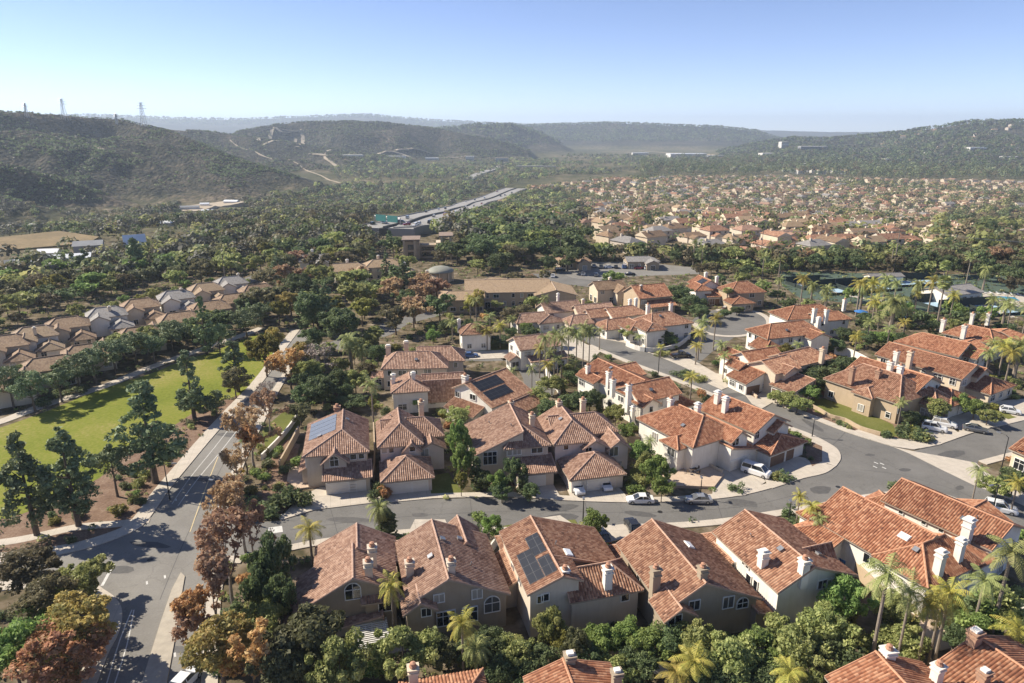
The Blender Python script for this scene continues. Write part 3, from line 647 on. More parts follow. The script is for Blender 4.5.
def chim_mb(w=.9, d=.9, h=2, pots=1, style=0):
    b = MB(); b.box(-w/2, -d/2, -2, w/2, d/2, h)
    b.box(-w/2-.12, -d/2-.12, h*.72, w/2+.12, d/2+.12, h*.72+.18); b.box(-w/2-.16, -d/2-.16, h, w/2+.16, d/2+.16, h+.14)
    if style: b.lathe([(.35,0),(.42,.12),(.3,.3),(.3,.5),(.0,.62)], (0,0,h+.14), 10, 1)
    else: b.box(-w/2+.12, -d/2+.12, h+.14, w/2-.12, d/2-.12, h+.4, 1)
    return b
CHC = {}
def chim_mesh(w, d, h, wm, style):
    k = (w, d, round(h,1), wm.name, style)
    if k not in CHC: CHC[k] = chim_mb(w, d, h, 1, style).mesh('chimney', [wm, POT if style else TRIM])
    return CHC[k]
VENT = MB(); VENT.box(-.3,-.3,-.1,.3,.3,.25); VENT.box(-.36,-.36,.25,.36,.36,.31); VENT = VENT.mesh('roof_vent', [METAL])
PIPE = MB(); PIPE.tube([(0,0,-.3),(0,0,.55)], .09, 8); PIPE = PIPE.mesh('vent_pipe', [METAL])
SKM = MB(); SKM.box(-.75,-.5,-.1,.75,.5,.12,1); SKM.box(-.68,-.43,.12,.68,.43,.2); SKM = SKM.mesh('skylight', [SKYL, TRIM])
NAMES_OF_HOUSES = []
def house(label, ref, org, rot, blocks, roofm, wallm, wins=(), chims=(), vents=(), skys=(), solar=(), fine=True, cat='house', group=None, auto='', level=2, solm=None, name='house', bal=(), extra=None, autop=.85, z0=0.0):
    if len(org) == 3: x, y = G(*org)
    else: x, y = org
    rz = R(rot); root = empty(name, (x, y, z0), rz); setp(root, label, cat, group)
    c, s = math.cos(rz), math.sin(rz)
    def loc(px, py, z): # pixel at height z -> house frame
        gx, gy = G(px, py, z - 0); dx, dy = gx - x, gy - y; return (dx*c + dy*s, -dx*s + dy*c)
    wall, roof = MB(), MB()
    for B in blocks: put_block(B, wall, roof, fine)
    wo = wall.build('wall', wallm, root); ro = roof.build('roof', [roofm, FASC, CAPM[id(roofm)]], root)
    def rayplane(side, plane, px, py):
        u = (px-512)/FP; v = (341.5-py)/FP; d = Vector((u, CP+v*SP, -SP+v*CP)); o_ = Vector((0-x, 0-y, CZ))
        dl = Vector((d.x*c + d.y*s, -d.x*s + d.y*c, d.z)); ol = Vector((o_.x*c + o_.y*s, -o_.x*s + o_.y*c, CZ))
        if side in 'SN': t = (plane - ol.y)/dl.y; return (ol.x + dl.x*t, ol.z + dl.z*t)
        t = (plane - ol.x)/dl.x; return (ol.y + dl.y*t, ol.z + dl.z*t)
    for wdef in wins:
        side, plane, px, py, ww, hh = wdef[:6]; kind = wdef[6] if len(wdef) > 6 else 'plain'
        u, z = rayplane(side, plane, px, py)
        z = 0.02 if kind == 'garage' else max(z - hh/2, .1)
        mb = [B for B in blocks if abs({'S': B['y0'], 'N': B['y1'], 'W': B['x0'], 'E': B['x1']}[side] - plane) < .05]
        if mb:
            B = min(mb, key=lambda B: abs((B['x0']+B['x1'] if side in 'SN' else B['y0']+B['y1'])/2 - u))
            lo, hi = (B['x0'], B['x1']) if side in 'SN' else (B['y0'], B['y1'])
            ww = min(ww, hi - lo - .5); u = min(max(u, lo + ww/2 + .2), hi - ww/2 - .2)
            if kind != 'garage': 
                top = roof_z([B], *((u, plane) if side in 'SN' else (plane, u))) - .55 - (ww/2 if kind == 'arch' else 0); z = min(z, top - hh)
                if z < .05: z = .05
        off = -.02 if side in 'SW' else .02
        put_window(root, wo, side, plane + off, u, z, ww, hh, kind, wdef[7] if len(wdef) > 7 else None, level)
    rr = random.Random(int(abs(x*31 + y*17)))
    def covered(px_, py_, z, me):
        for B in blocks:
            if B is me: continue
            if B['x0']-.3 < px_ < B['x1']+.3 and B['y0']-.3 < py_ < B['y1']+.3 and max(B['z'], 0)+.1 > z: return True
            if B['x0']-.8 < px_ < B['x1']+.8 and B['y0']-.8 < py_ < B['y1']+.8 and B['z']-.9 < z + 1.3 < B['zr'] + .6: return True
        return False
    for B in blocks:
        for side in auto:
            lo, hi = (B['x0'], B['x1']) if side in 'SN' else (B['y0'], B['y1']); pl = {'S': B['y0'], 'N': B['y1'], 'W': B['x0'], 'E': B['x1']}[side]
            ez = B['z'] if side != 'E' else B['zR']; n = max(1, int((hi - lo) / 3.0))
            for st in range(int((ez + .6) / 2.8)):
                for i in range(n):
                    u = lo + (hi - lo) * (i + .5) / n; z = .9 + 2.75 * st
                    if rr.random() > autop: continue
                    pq = (u, pl) if side in 'SN' else (pl, u)
                    out = {'S': (0,-.2), 'N': (0,.2), 'W': (-.2,0), 'E': (.2,0)}[side]
                    if covered(pq[0]+out[0], pq[1]+out[1], z, B): continue
                    ww = rr.choice([.9, 1.2, 1.8, 1.8]); hh = rr.choice([1.2, 1.4]) if ww < 1.7 or st else rr.choice([1.3, 2.0])
                    zz = .1 if hh == 2.0 else z
                    if zz + hh > ez - .2: continue
                    put_window(root, wo, side, pl + (-.02 if side in 'SW' else .02), u, zz, ww, hh, rr.choice(['plain','grid']), None, level)
    for cd in chims:
        px, py, zt, hgt = cd[:4]; wd = cd[4] if len(cd) > 4 else .95; wm = cd[5] if len(cd) > 5 else wallm; sty = cd[6] if len(cd) > 6 else 0
        zt -= .4; wd *= .86; hgt *= .9; lx, ly = loc(px, py, zt); link('chimney', chim_mesh(wd, wd*.9, hgt, wm, sty), ro, (lx, ly, zt - hgt))
    def on_roof(me, nm, px, py, zg, wid=None, par=ro):
        lx, ly = loc(px, py, zg); z1 = roof_z(blocks, lx, ly); lx, ly = loc(px, py, z1); z = roof_z(blocks, lx, ly)
        zx = (roof_z(blocks, lx+.3, ly) - roof_z(blocks, lx-.3, ly)) / .6; zy = (roof_z(blocks, lx, ly+.3) - roof_z(blocks, lx, ly-.3)) / .6
        zx = max(-.6, min(.6, zx)); zy = max(-.6, min(.6, zy))
        nn = Vector((-zx, -zy, 1)).normalized(); e = Vector((1,0,0)); 
        if abs(zx) > abs(zy): e = Vector((0,1,0))
        e = (e - nn * e.dot(nn)).normalized(); q = nn.cross(e); M = Matrix((e, q, nn)).transposed()
        o = link(nm, me, par, (lx, ly, z + .1)); o.rotation_euler = M.to_euler(); return o
    for v in vents:
        px, py = v[:2]; on_roof(PIPE if len(v) > 2 else VENT, 'vent_pipe' if len(v) > 2 else 'roof_vent', px, py, 7)
    for v in skys: on_roof(SKM, 'skylight', v[0], v[1], 7)
    for sp in solar:  # four pixel corners (on the roof) or a rectangle in the frame: x0,x1,y0,y1
        x0_, x1_, y0_, y1_ = sp; b = MB()
        P = [Vector((a, b_, roof_z(blocks, a, b_) + .2)) for a, b_ in ((x0_, y0_), (x1_, y0_), (x1_, y1_), (x0_, y1_))]
        w_, h_ = (P[1]-P[0]).length, (P[3]-P[0]).length; dn = Vector((0,0,-.08))
        b.face(P, 0, [(0,0),(w_,0),(w_,h_),(0,h_)]); b.face([p + dn for p in P][::-1], 1)
        for i in range(4): j = (i+1) % 4; b.face([P[i]+dn, P[j]+dn, P[j], P[i]], 1)
        b.build('solar_panel', [solm or SOLAR, SOLARF], root)
    if extra: extra(root, wo, ro)
    xs = [B['x0'] for B in blocks] + [B['x1'] for B in blocks]; ys = [B['y0'] for B in blocks] + [B['y1'] for B in blocks]
    for B in blocks:
        block_poly([(x + a*c - b_*s, y + a*s + b_*c) for a, b_ in ((B['x0']-.9,B['y0']-.9),(B['x1']+.9,B['y0']-.9),(B['x1']+.9,B['y1']+.9),(B['x0']-.9,B['y1']+.9))])
    mx, my = (min(xs)+max(xs))/2, (min(ys)+max(ys))/2
    if ref: REFS.append((x + mx*c - my*s, y + mx*s + my*c, ref))
    return root
WD, GD = W_GREIGE, GARD
# ---- front row, south of the street
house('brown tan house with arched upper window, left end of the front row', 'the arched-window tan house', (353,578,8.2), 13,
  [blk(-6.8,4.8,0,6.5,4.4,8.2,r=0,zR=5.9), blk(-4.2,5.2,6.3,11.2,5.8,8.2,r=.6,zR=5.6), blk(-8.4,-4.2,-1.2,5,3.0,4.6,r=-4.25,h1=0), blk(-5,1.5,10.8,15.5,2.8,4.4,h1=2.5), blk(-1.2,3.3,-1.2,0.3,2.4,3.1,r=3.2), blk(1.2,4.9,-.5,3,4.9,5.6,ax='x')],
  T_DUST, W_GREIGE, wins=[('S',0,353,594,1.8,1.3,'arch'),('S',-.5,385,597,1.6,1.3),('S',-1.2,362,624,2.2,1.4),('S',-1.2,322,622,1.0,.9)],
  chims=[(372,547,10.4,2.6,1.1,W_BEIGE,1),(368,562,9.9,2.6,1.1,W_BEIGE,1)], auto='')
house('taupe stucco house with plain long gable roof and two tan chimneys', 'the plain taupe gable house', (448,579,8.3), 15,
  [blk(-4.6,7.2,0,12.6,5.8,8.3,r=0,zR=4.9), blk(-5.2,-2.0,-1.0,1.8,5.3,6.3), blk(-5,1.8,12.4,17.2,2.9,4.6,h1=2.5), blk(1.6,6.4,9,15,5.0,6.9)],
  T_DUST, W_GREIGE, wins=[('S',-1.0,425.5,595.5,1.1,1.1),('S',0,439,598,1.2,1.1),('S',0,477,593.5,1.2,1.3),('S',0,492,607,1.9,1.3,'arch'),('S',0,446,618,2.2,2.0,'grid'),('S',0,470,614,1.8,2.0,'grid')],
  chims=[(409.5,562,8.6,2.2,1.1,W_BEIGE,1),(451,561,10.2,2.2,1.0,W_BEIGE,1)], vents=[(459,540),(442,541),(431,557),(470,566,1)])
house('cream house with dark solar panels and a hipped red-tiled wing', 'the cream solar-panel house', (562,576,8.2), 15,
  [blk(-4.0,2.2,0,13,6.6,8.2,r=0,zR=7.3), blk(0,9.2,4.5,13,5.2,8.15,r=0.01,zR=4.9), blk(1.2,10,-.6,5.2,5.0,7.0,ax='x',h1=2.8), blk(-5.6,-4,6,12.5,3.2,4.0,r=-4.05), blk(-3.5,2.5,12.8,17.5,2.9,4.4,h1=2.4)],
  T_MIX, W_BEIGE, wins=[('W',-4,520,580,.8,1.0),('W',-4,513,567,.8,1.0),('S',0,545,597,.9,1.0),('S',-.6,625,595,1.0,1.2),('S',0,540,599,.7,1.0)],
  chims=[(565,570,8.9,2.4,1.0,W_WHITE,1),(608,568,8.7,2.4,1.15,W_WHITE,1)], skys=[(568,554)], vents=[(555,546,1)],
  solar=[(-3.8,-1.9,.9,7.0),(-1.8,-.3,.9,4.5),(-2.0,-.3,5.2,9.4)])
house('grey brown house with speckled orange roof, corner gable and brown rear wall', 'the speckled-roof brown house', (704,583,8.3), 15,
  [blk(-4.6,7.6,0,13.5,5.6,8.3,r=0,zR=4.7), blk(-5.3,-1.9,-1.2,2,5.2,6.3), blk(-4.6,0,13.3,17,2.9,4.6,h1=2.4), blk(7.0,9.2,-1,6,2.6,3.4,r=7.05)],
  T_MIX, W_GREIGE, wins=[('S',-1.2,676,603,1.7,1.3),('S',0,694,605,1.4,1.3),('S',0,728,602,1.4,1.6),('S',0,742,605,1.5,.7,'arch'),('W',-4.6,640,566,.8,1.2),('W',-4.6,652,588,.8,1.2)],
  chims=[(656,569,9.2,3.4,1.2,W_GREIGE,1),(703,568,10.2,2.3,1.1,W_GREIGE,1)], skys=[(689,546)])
house('white house with orange roof and two white chimneys beside side palms', 'the white two-chimney house', (812,567,8.3), 18,
  [blk(-4.6,6.6,0,13,6.0,8.3,r=0,zR=5.7), blk(-4.2,1.5,12.8,17,2.9,4.6,h1=2.4), blk(-7.6,-4.6,9,13,3,4.0,r=-4.65), blk(2.6,6.6,3.2,5.6,5.6,7.3,ax='x')],
  T_MIX, W_WHITE, wins=[('W',-4.6,745,555,.5,.6),('W',-4.6,749,557,.5,.6),('W',-4.6,734,563,.6,.7),('W',-4.6,749,579,.9,1.3),('W',-4.6,756,585,.7,1.3),('S',0,822,584,1.3,1.2),('S',0,831,583,1.3,1.2),('S',0,838,583,.8,.8),('S',0,844,582,.8,.8)],
  chims=[(764,552,9.0,3.4,1.2,W_WHITE),(805,560,10.0,2.0,1.2,W_WHITE,1)], vents=[(781,548),(818,555),(752,534,1)])
house('low white villa with bright orange tiled roofs and a white skylight', 'the white skylight villa', (926,583,5), 27,
  [blk(0,10.5,3.5,17,5,8.1,r=6), blk(-.3,10.6,-.3,6.6,5,7.6,ax='x',h0=3.6,h1=2.6), blk(-4,3.5,12,18.5,3.1,4.6,h1=3), blk(9,13.5,-.5,5,4.6,6.0,ax='x',h1=2.4), blk(2,9,17,21,3,4.5,h1=2)],
  T_RED, W_WHITE, wins=[('S',-.3,946,579,.9,.9),('S',-.5,962,574,.9,1.0),('S',-.5,955,576,.9,1.0),('S',-.5,972,570,.9,1.0),('W',0,870,560,1.8,1.4),('W',0,888,568,1.2,1.4),('W',-4,838,534,1.4,1.2)],
  chims=[(942,552,9.2,2.6,1.2,W_WHITE),(962,540,9.2,2.2,1.1,W_WHITE)], skys=[(905,533)], vents=[(915,556)])
house('tall white villa with orange roof and bulky chimney, backing onto the road', 'the bulky-chimney white villa', (990,548,6), 32,
  [blk(0,9,0,14.5,6,8.0), blk(-.2,7,14.3,19,3,4.6,h1=2.4), blk(5,10,2,9,5.5,7.0,ax='x')],
  T_RED, W_WHITE, wins=[('S',0,996,551,.7,1.2),('S',0,1003,549,.7,1.2),('S',0,1011,546,.9,1.2),('S',0,1019,543,.7,1.2),('S',0,999,572,1.2,2.0,'grid'),('S',0,1012,568,1.6,2.0,'grid'),('W',0,902,508,.6,.6),('W',0,925,518,.6,.6),('W',0,942,527,.6,.6)],
  chims=[(970,520,9.6,4.0,1.4,W_WHITE)], vents=[(965,514),(978,517,1)])
# ---- bottom edge, roofs seen from behind
house('orange-tiled roof with white chimney low at the bottom edge', 'the bottom-edge white-chimney roof', (878,657,7.5), 10,
  [blk(-5,5.5,-9,0,5.4,7.5,r=0)], T_RED, W_CREAM, chims=[(889,650,8.6,1.8,1.3,W_WHITE,1)])
house('striped orange roof with tan stone chimney in the bottom corner', 'the stone-chimney corner roof', (978,640,7.3), 22,
  [blk(-6.5,6,-10,0,5.2,7.3,r=0), blk(-8,-2,-12,-4,5,6.6)], T_RED, W_CREAM, chims=[(976,632,9.2,1.9,1.3,BRICK),(939,666,8.2,1.8,1.1,W_WHITE,1),(985,672,8.4,1.6,1.1,BRICK)])
house('striped orange roof with dark twin chimney below the hedge', 'the roof below the hedge', (564,664,6.6), 12,
  [blk(-3.8,4.8,-9,0,5.2,6.6,r=0)], T_RED, W_CREAM, chims=[(570,655,8.0,1.6,1.1,W_GREIGE),(617,672,7.8,1.6,1.0,W_GREIGE)])
house('small orange roof with cream chimney at the bottom edge', 'the bottom-edge cream-chimney roof', (432,672,5.5), 12,
  [blk(-3,5,-8,0,4.3,5.6,ax='x',h1=2)], T_RED, W_CREAM, chims=[(413,668,7.4,2.0,1.1,W_CREAM,1)])
# ---- north side of the street
house('beige house with row of blue solar panels and white garage doors', 'the blue-solar beige house', (342,431,8.4), 12,
  [blk(-6.2,4.1,-4.2,9,6.1,8.4,r=0,h0=4.2), blk(-3.0,4.4,-7.4,-3.9,2.75,4.0,ax='x',r=-4.0), blk(-3.2,.6,-5.2,-1,5.0,6.6), blk(-7.2,-6,-3,2,2.8,3.4,r=-6.1)],
  T_DUST, W_BEIGE, wins=[('S',-7.4,335,484,4.8,2.1,'garage'),('S',-7.4,357,479,2.6,2.1,'garage'),('S',-5.2,334,459,1.4,1.2,'arch'),('S',-4.2,353,453,1.0,1.0),('S',-4.2,361,451,.9,1.0),('W',-6.2,301,460,1.2,1.8)],
  chims=[(337,407,9.4,2.0,1.2,BRICK,1)], vents=[(347,420),(320,437)], solar=[(-6.0+.0,-1.2,1.0+i*1.85,2.75+i*1.85) for i in range(4)], solm=SOLARB)
house('beige pink house with large hipped garage roof, second from left across the street', 'the hipped-garage pink house', (399.5,422.5,8.4), 12,
  [blk(-3.8,3.4,-4.6,6,6.1,8.4,h0=3.6,r=0), blk(-3,7.6,-.5,6.4,5.4,7.6,ax='x',h1=3), blk(-3.6,4.6,-11.2,-4.4,2.75,5.0,h0=3.4,h1=3,r=.5), blk(3.2,7.6,-3.6,1,4.2,5.4), blk(.4,3,-5.4,-3,5.2,6.4)],
  T_DUST, W_PINK, wins=[('S',-11.2,394,476,4.6,2.1,'garage'),('S',-11.2,419,471,2.7,2.1,'garage'),('S',-4.6,384,445,.9,1.0),('S',-4.6,391,444,.8,1.0),('S',-5.4,412,442,1.0,.9),('S',-3.6,424,444,1.4,1.4)],
  chims=[(421,402,9.6,2.0,1.1,W_CREAM,1)], vents=[(392,417,1),(405,420,1)])
house('pink beige house with long left roof slope and big dark front window', 'the long-slope beige house', (519,424,8.6), 11,
  [blk(-8.6,.05,-3.6,9,4.8,8.6,r=0), blk(-3.2,4.4,-4.4,8.5,6.2,8.55,r=0,h0=4), blk(-1.8,4.6,-8,-4.1,2.75,4.0,ax='x',r=-4.2)],
  T_DUST, W_BEIGE, wins=[('S',-3.6,490,458,2.4,2.4,'grid'),('S',-4.4,517,449,1.4,1.1),('S',-4.4,537,447,2.0,1.1),('S',-8,528,473,4.6,2.1,'garage'),('S',-4.4,507,449,.8,1.1)],
  chims=[(511,402,9.4,1.8,1.0,W_CREAM,1),(532,415,9.9,2.6,1.0,W_CREAM,1)], vents=[(490,424,1),(512,425,1)])
house('pale pink house with hipped garage and two cars in its driveway', 'the two-car pink house', (571,420,8.5), 13,
  [blk(-4.2,3.2,-4.2,7,6.1,8.5,h0=3.6,r=0), blk(-3,8.8,0,7,5.5,7.8,ax='x',h1=3), blk(-3.4,6.0,-11.4,-4.2,2.75,5.0,h0=3.6,h1=3,r=2), blk(5.6,9.4,-5.2,.2,4.4,5.8), blk(1,5,-5,-3.5,5,6.2)],
  T_DUST, W_PINK, wins=[('S',-11.4,574,481,2.6,2.1,'garage'),('S',-11.4,595,476,5.0,2.1,'garage'),('S',-4.2,566,443,.9,1.0),('S',-5.2,607,449,1.6,1.8),('S',-5,585,441,1.2,1.0)],
  chims=[(559,402,9.8,1.8,1.1,W_CREAM,1),(583,400,9.8,1.9,1.1,W_CREAM,1)], vents=[(561,417)])
house('large white villa with broad orange roof, bay window and raised patio', 'the raised-patio villa', (706,419,8.3), 31,
  [blk(-6.4,4.6,-3.3,11,5.6,8.4,r=0,h0=4,h1=4), blk(1.2,5.4,-5.4,3,5.6,7.0), blk(.3,8,-6.2,1,2.75,4.6,r=.35), blk(-8.2,-5.4,-1.5,2.4,4.9,6.0,ax='x',h0=1.5)],
  T_RED, W_WHITE, wins=[('S',-6.2,718,470,2.2,1.4),('S',-5.4,724,441,1.6,1.3),('W',-8.2,672,446,1.8,1.7),('W',-6.4,682,460,1.1,2.0),('W',-6.4,655,436,1.2,1.4),('S',-6.2,735,464,4.6,2.1,'garage')],
  chims=[(671,399,9.9,1.8,1.1,W_WHITE,1)], vents=[(683,427),(691,411)])
house('white villa at the street bend with brown garage doors', 'the bend villa', (775,414,8.2), 33,
  [blk(-5.6,4,0,13,5.8,8.1), blk(-5.6,4.6,-3.8,1.4,2.8,4.6,h0=1.6), blk(-1.5,3,-1.2,1,5.4,6.6)],
  T_RED, W_WHITE, wins=[('S',0,751,430,1.2,.9,'arch'),('S',-1.2,759,427,1.0,1.0),('S',.5,776,424,.9,1.0),('S',-3.8,772,456,4.2,2.2,'garage',GARD),('S',-3.8,790,450,2.4,2.2,'garage',GARD)],
  chims=[(698,404,9.5,3,1.1,W_WHITE),(718,392,10,2,1.2,W_WHITE),(726,398,10,2,1.2,W_WHITE)], vents=[(735,410,1)])
house('white house with steep eaves wedged behind the broad-roofed villa', 'the wedged white house', (640,402,5.8), 28,
  [blk(0,10.5,0,8,5.8,7.9,ax='x'), blk(8,14.5,-1,6,3,4.6,h0=2), blk(0,4,-1.2,2,5.2,6.4)],
  T_RED, W_WHITE, auto='SW', chims=[(629,385,10,5,1.1,W_WHITE,1),(633,407,5.5,3.6,.9,W_WHITE)], vents=[(651,388)])
house('long white villa with orange roof and paired chimneys behind garden trees', 'the long paired-chimney villa', (625,394,5.8), 30,
  [blk(0,10,0,16,5.8,7.9), blk(7,12,8,15,5.6,7.2,ax='x'), blk(-1.6,.2,9,15,5.6,6.4,r=.15)],
  T_RED, W_WHITE, auto='SW', chims=[(609,372,9.6,2,1.1,W_WHITE,1),(613,380,9.6,2,1.1,W_WHITE,1),(588,366,8.6,2,1.0,W_WHITE,1)], vents=[(611,368)])
house('grey beige house with wide dusty roof and striped shade, near its hedge', 'the wide dusty-roofed house', (383,368,5.6), 4,
  [blk(0,15,0,9,5.4,7.8,ax='x',h0=3,h1=4), blk(8,19,5,13,5.4,7.6,ax='x',h1=3), blk(-2.6,0,1,5,2.8,3.4,ax='x')],
  T_DUST, W_BEIGE, auto='S', chims=[(388,346,9,1.8,1.3,W_CREAM),(406,342,9,1.8,1.3,W_CREAM)], vents=[(396,351),(416,357)])
house('white house with flat dark roof section and tall side chimney', 'the flat-roof-section house', (393,392,5.2), 10,
  [blk(0,7.5,0,7,5.0,6.6,h0=3), blk(7,17,2,6.5,4.8,6.2,ax='x',r=2.2), blk(7,16,6.4,9,4.8,5.8,ax='x')],
  T_DUST, W_WHITE, auto='S', chims=[(393,375,7.8,4,1.0,W_WHITE),(413,373,8.4,2,1.0,W_WHITE)])
house('white gable-ended house with dark solar panels on its orange slope', 'the white solar gable house', (466,384,8.0), -42,
  [blk(-3.5,7.6,0,12,6.2,8.0,r=0,zR=4.8), blk(-3,5,-3,.2,2.8,4.0,ax='x',r=.15), blk(6,11,5,12,3,4.4)],
  T_MIX, W_WHITE, wins=[('S',0,457,394,1.2,1.2),('S',0,473,397,1.6,1.2),('S',-3,464,410,1.4,1.6)], chims=[(465,376,9.6,2.2,1.3,W_WHITE,1)], solar=[(.8,3.4,1,8.5),(3.9,6.4,1,8)])
house('white house with plain red gable roof facing the small back court', 'the court gable house', (521,350,5.6), 22,
  [blk(0,11,0,8.5,5.6,7.6,ax='x'), blk(-2.5,.2,1,4,2.8,3.6,ax='y'), blk(2,12,-2.5,.2,2.8,3.6,ax='x',r=.15)],
  T_DUST, W_WHITE, auto='SW', vents=[(531,336)])
house('small white house with red roof half hidden by garden palms', 'the palm-hidden red roof', (462,334,5.2), 10,
  [blk(0,8,0,7,5,6.8,ax='x',h0=3,h1=3)], T_MIX, W_WHITE, auto='SW', chims=[(459,320,8,2,1,W_WHITE)])
house('wide tan house across the main road with lawn, pergola and brick front', 'the corner lawn tan house', (914,394,5.0), 31,
  [blk(-7.5,4.5,-1,16,4.8,8.2,r=-.5,h0=4,h1=4), blk(1,8.5,-4.6,4,3.2,5.6,h0=3), blk(-9,-6.3,4,8,4.6,5.8,ax='x',h0=1.5), blk(4,8,4,11,4.6,6,r=4.05)],
  T_MIX, W_TAN, auto='W', wins=[('S',-1,890,408,.8,2.0),('S',-4.6,905,424,4.6,2.1,'garage',GARD)], chims=[(853,368,9.6,2,1.2,BRICK,1),(879,371,9.2,2,1.2,BRICK,1)], vents=[(875,391)])
house('white villa with dark red roof and twin white chimneys, middle of the corner group', 'the twin-chimney corner villa', (936,385,5.6), 31,
  [blk(-8,2,0,16,5.6,7.8), blk(-3,6.5,-5,1,2.9,4.8,h0=2.5), blk(1.5,4.6,2,9,5.2,6.4,r=1.55)],
  T_RED, W_WHITE, wins=[('S',0,923,389,1.1,.9,'arch'),('S',0,936,387,1.0,1.0),('S',-5,962,406,2.4,2.1,'garage')], chims=[(891,362,10,2.4,1.3,W_WHITE,1),(901,366,10,2.6,1.3,W_WHITE,1)], auto='W')
house('long cream villa with red roof behind the twin-chimney villa', 'the long cream villa', (975,374,5.6), 31,
  [blk(-6,4,0,20,5.6,7.8), blk(-3,8,-5,1,2.9,4.8,h0=2.5), blk(-1,4.5,-1,2,5.4,6.8)],
  T_RED, W_CREAM, auto='SW', chims=[(911,352,10,3.4,1.3,W_CREAM,1),(897,352,9,2,1.2,W_WHITE,1)])
house('orange-roofed white villa behind a round dark bush, right of the palms', 'the round-bush villa', (968,352,5.6), 36,
  [blk(-6,4,0,15,5.6,8.0,h1=4), blk(2,8,-2,6,5.2,6.8,ax='x'), blk(-3,3,-3,1,5.2,6.6)],
  T_RED, W_WHITE, auto='SW', chims=[(944,320,9,1.8,1.2,W_WHITE,1),(965,326,9.4,1.8,1.3,W_WHITE,1)])
house('red-roofed villa at the right edge next to the tennis club', 'the club-side red villa', (1002,340,5.4), 35,
  [blk(-6,4,0,12,5.4,7.6,h1=3,h0=3), blk(3,10,-3,6,5,6.8,ax='x',h1=3)], T_RED, W_CREAM, auto='SW', chims=[(973,314,8.6,1.6,1.1,W_WHITE,1),(989,314,8.6,1.6,1.1,W_WHITE,1)])
house('orange-roofed house at the far right street edge with red shrubs', 'the right-edge corner house', (1071,475,3.2), 20,
  [blk(0,10,0,10,3.4,5.8,h0=3)], T_RED, W_CREAM, auto='SW')
# ---- behind the main road
house('cream villa with green hedge and brick garage across the main road', 'the hedge-side cream villa', (790,370,5.6), 30,
  [blk(-5,3,0,8,5.6,7.4,ax='x'), blk(2,16,1,9,5.6,7.6,ax='x',h1=3), blk(-5.5,1.5,-5.6,.2,2.8,4.6,r=1.4), blk(-3,2,-1,1.5,5.4,6.5)],
  T_MIX, W_CREAM, auto='S', wins=[('W',-5.5,775,386,2.6,2.1,'garage',GARD)], chims=[(823,349,9.4,1.8,1.2,W_CREAM,1)], vents=[(790,356,1)])
house('white villa with arched garden wall and brown garage by the palms', 'the brown-garage white villa', (752,364,5.6), 24,
  [blk(0,10,0,7,5.6,7.4,ax='x'), blk(-5.5,2,-4.5,1.5,2.9,4.8,r=-.5), blk(-1,4,5,10,5,6.4), blk(-3,0,1,5,4.4,5.4)],
  T_RED, W_WHITE, auto='SW', wins=[('S',-4.5,730,372,4.0,2.1,'garage',GARD)], vents=[(763,343,1)])
house('broad villa with stepped orange roof just below the double-chimney villa', 'the stepped orange villa', (768,338,5.6), 18,
  [blk(0,18,0,9,5.4,7.8,ax='x',h0=4,h1=3), blk(-3,3,-3,3,3,4.8,h0=2), blk(12,18,-3,1,5,6.2)],
  T_RED, W_WHITE, auto='SW', chims=[(819,318,9,2,1.2,W_WHITE)], vents=[(787,326)])
house('broad orange-roofed villa with two white chimneys beside the club courts', 'the double-chimney club villa', (788,319,5.6), 14,
  [blk(0,18,0,9,5.4,8.0,ax='x',h0=5,h1=4), blk(8,19,-3,3,5.2,6.8,ax='x',h1=2)],
  T_RED, W_WHITE, auto='SE', chims=[(815,309,9.4,2.6,1.2,W_WHITE,1),(827,310,9.4,2.4,1.2,W_WHITE,1),(845,300,8.8,1.8,1.1,W_WHITE,1)])
house('orange hip-roofed house at the head of the cul-de-sac', 'the cul-de-sac hip house', (731,293,5.6), 12,
  [blk(0,13,0,9,5.4,8.2,ax='x',h0=4.5,h1=4.5), blk(-2,6,-5,.2,2.9,4.6,h0=2.5)], T_RED, W_TAN, auto='S', wins=[('S',-5,737,303,4.4,2.0,'garage',GARD)])
house('cream house with rooftop solar panel beside the cul-de-sac', 'the solar cul-de-sac house', (700,287,5.6), 12,
  [blk(0,8,0,9,5.4,7.6,h0=0), blk(-3,3,-3,4,5,6.4,h0=2), blk(1,8,-4.6,.2,2.9,4.4,ax='x',r=.1)], T_RED, W_WHITE, auto='S', solar=[(.6,3.4,1,5)],
  wins=[('S',-4.6,707,300,4.6,2.1,'garage',GARD)], chims=[(706,273,9.6,2,1.1,W_WHITE),(717,277,9.2,2,1.1,W_WHITE)])
house('tall tan-roofed house with chimney stack behind the white garden wall', 'the tall tan-roofed house', (640,298,5.8), 20,
  [blk(0,12,0,11,5.6,8.6,ax='x'), blk(3,12,-3,.2,3,4.4,ax='x',r=.1)], T_RED, W_TAN, auto='S', chims=[(641,286,9.5,4,1.1,BRICK)])
house('cream corner house with tan orange hip roof inside a low white wall', 'the low-walled corner house', (663,326,5.2), 22,
  [blk(-4,10,0,9,5.2,7.8,ax='x',h0=3,h1=5), blk(-7,-1,-2.5,4,5,6.4,ax='y',h0=2), blk(-9,-3,3,9,4,5.6,h0=2)],
  T_MIX, W_WHITE, auto='SW', chims=[(648,305,9,2.2,1.1,W_WHITE,1),(671,304,9,2.2,1.1,W_WHITE,1)], vents=[(660,318)])
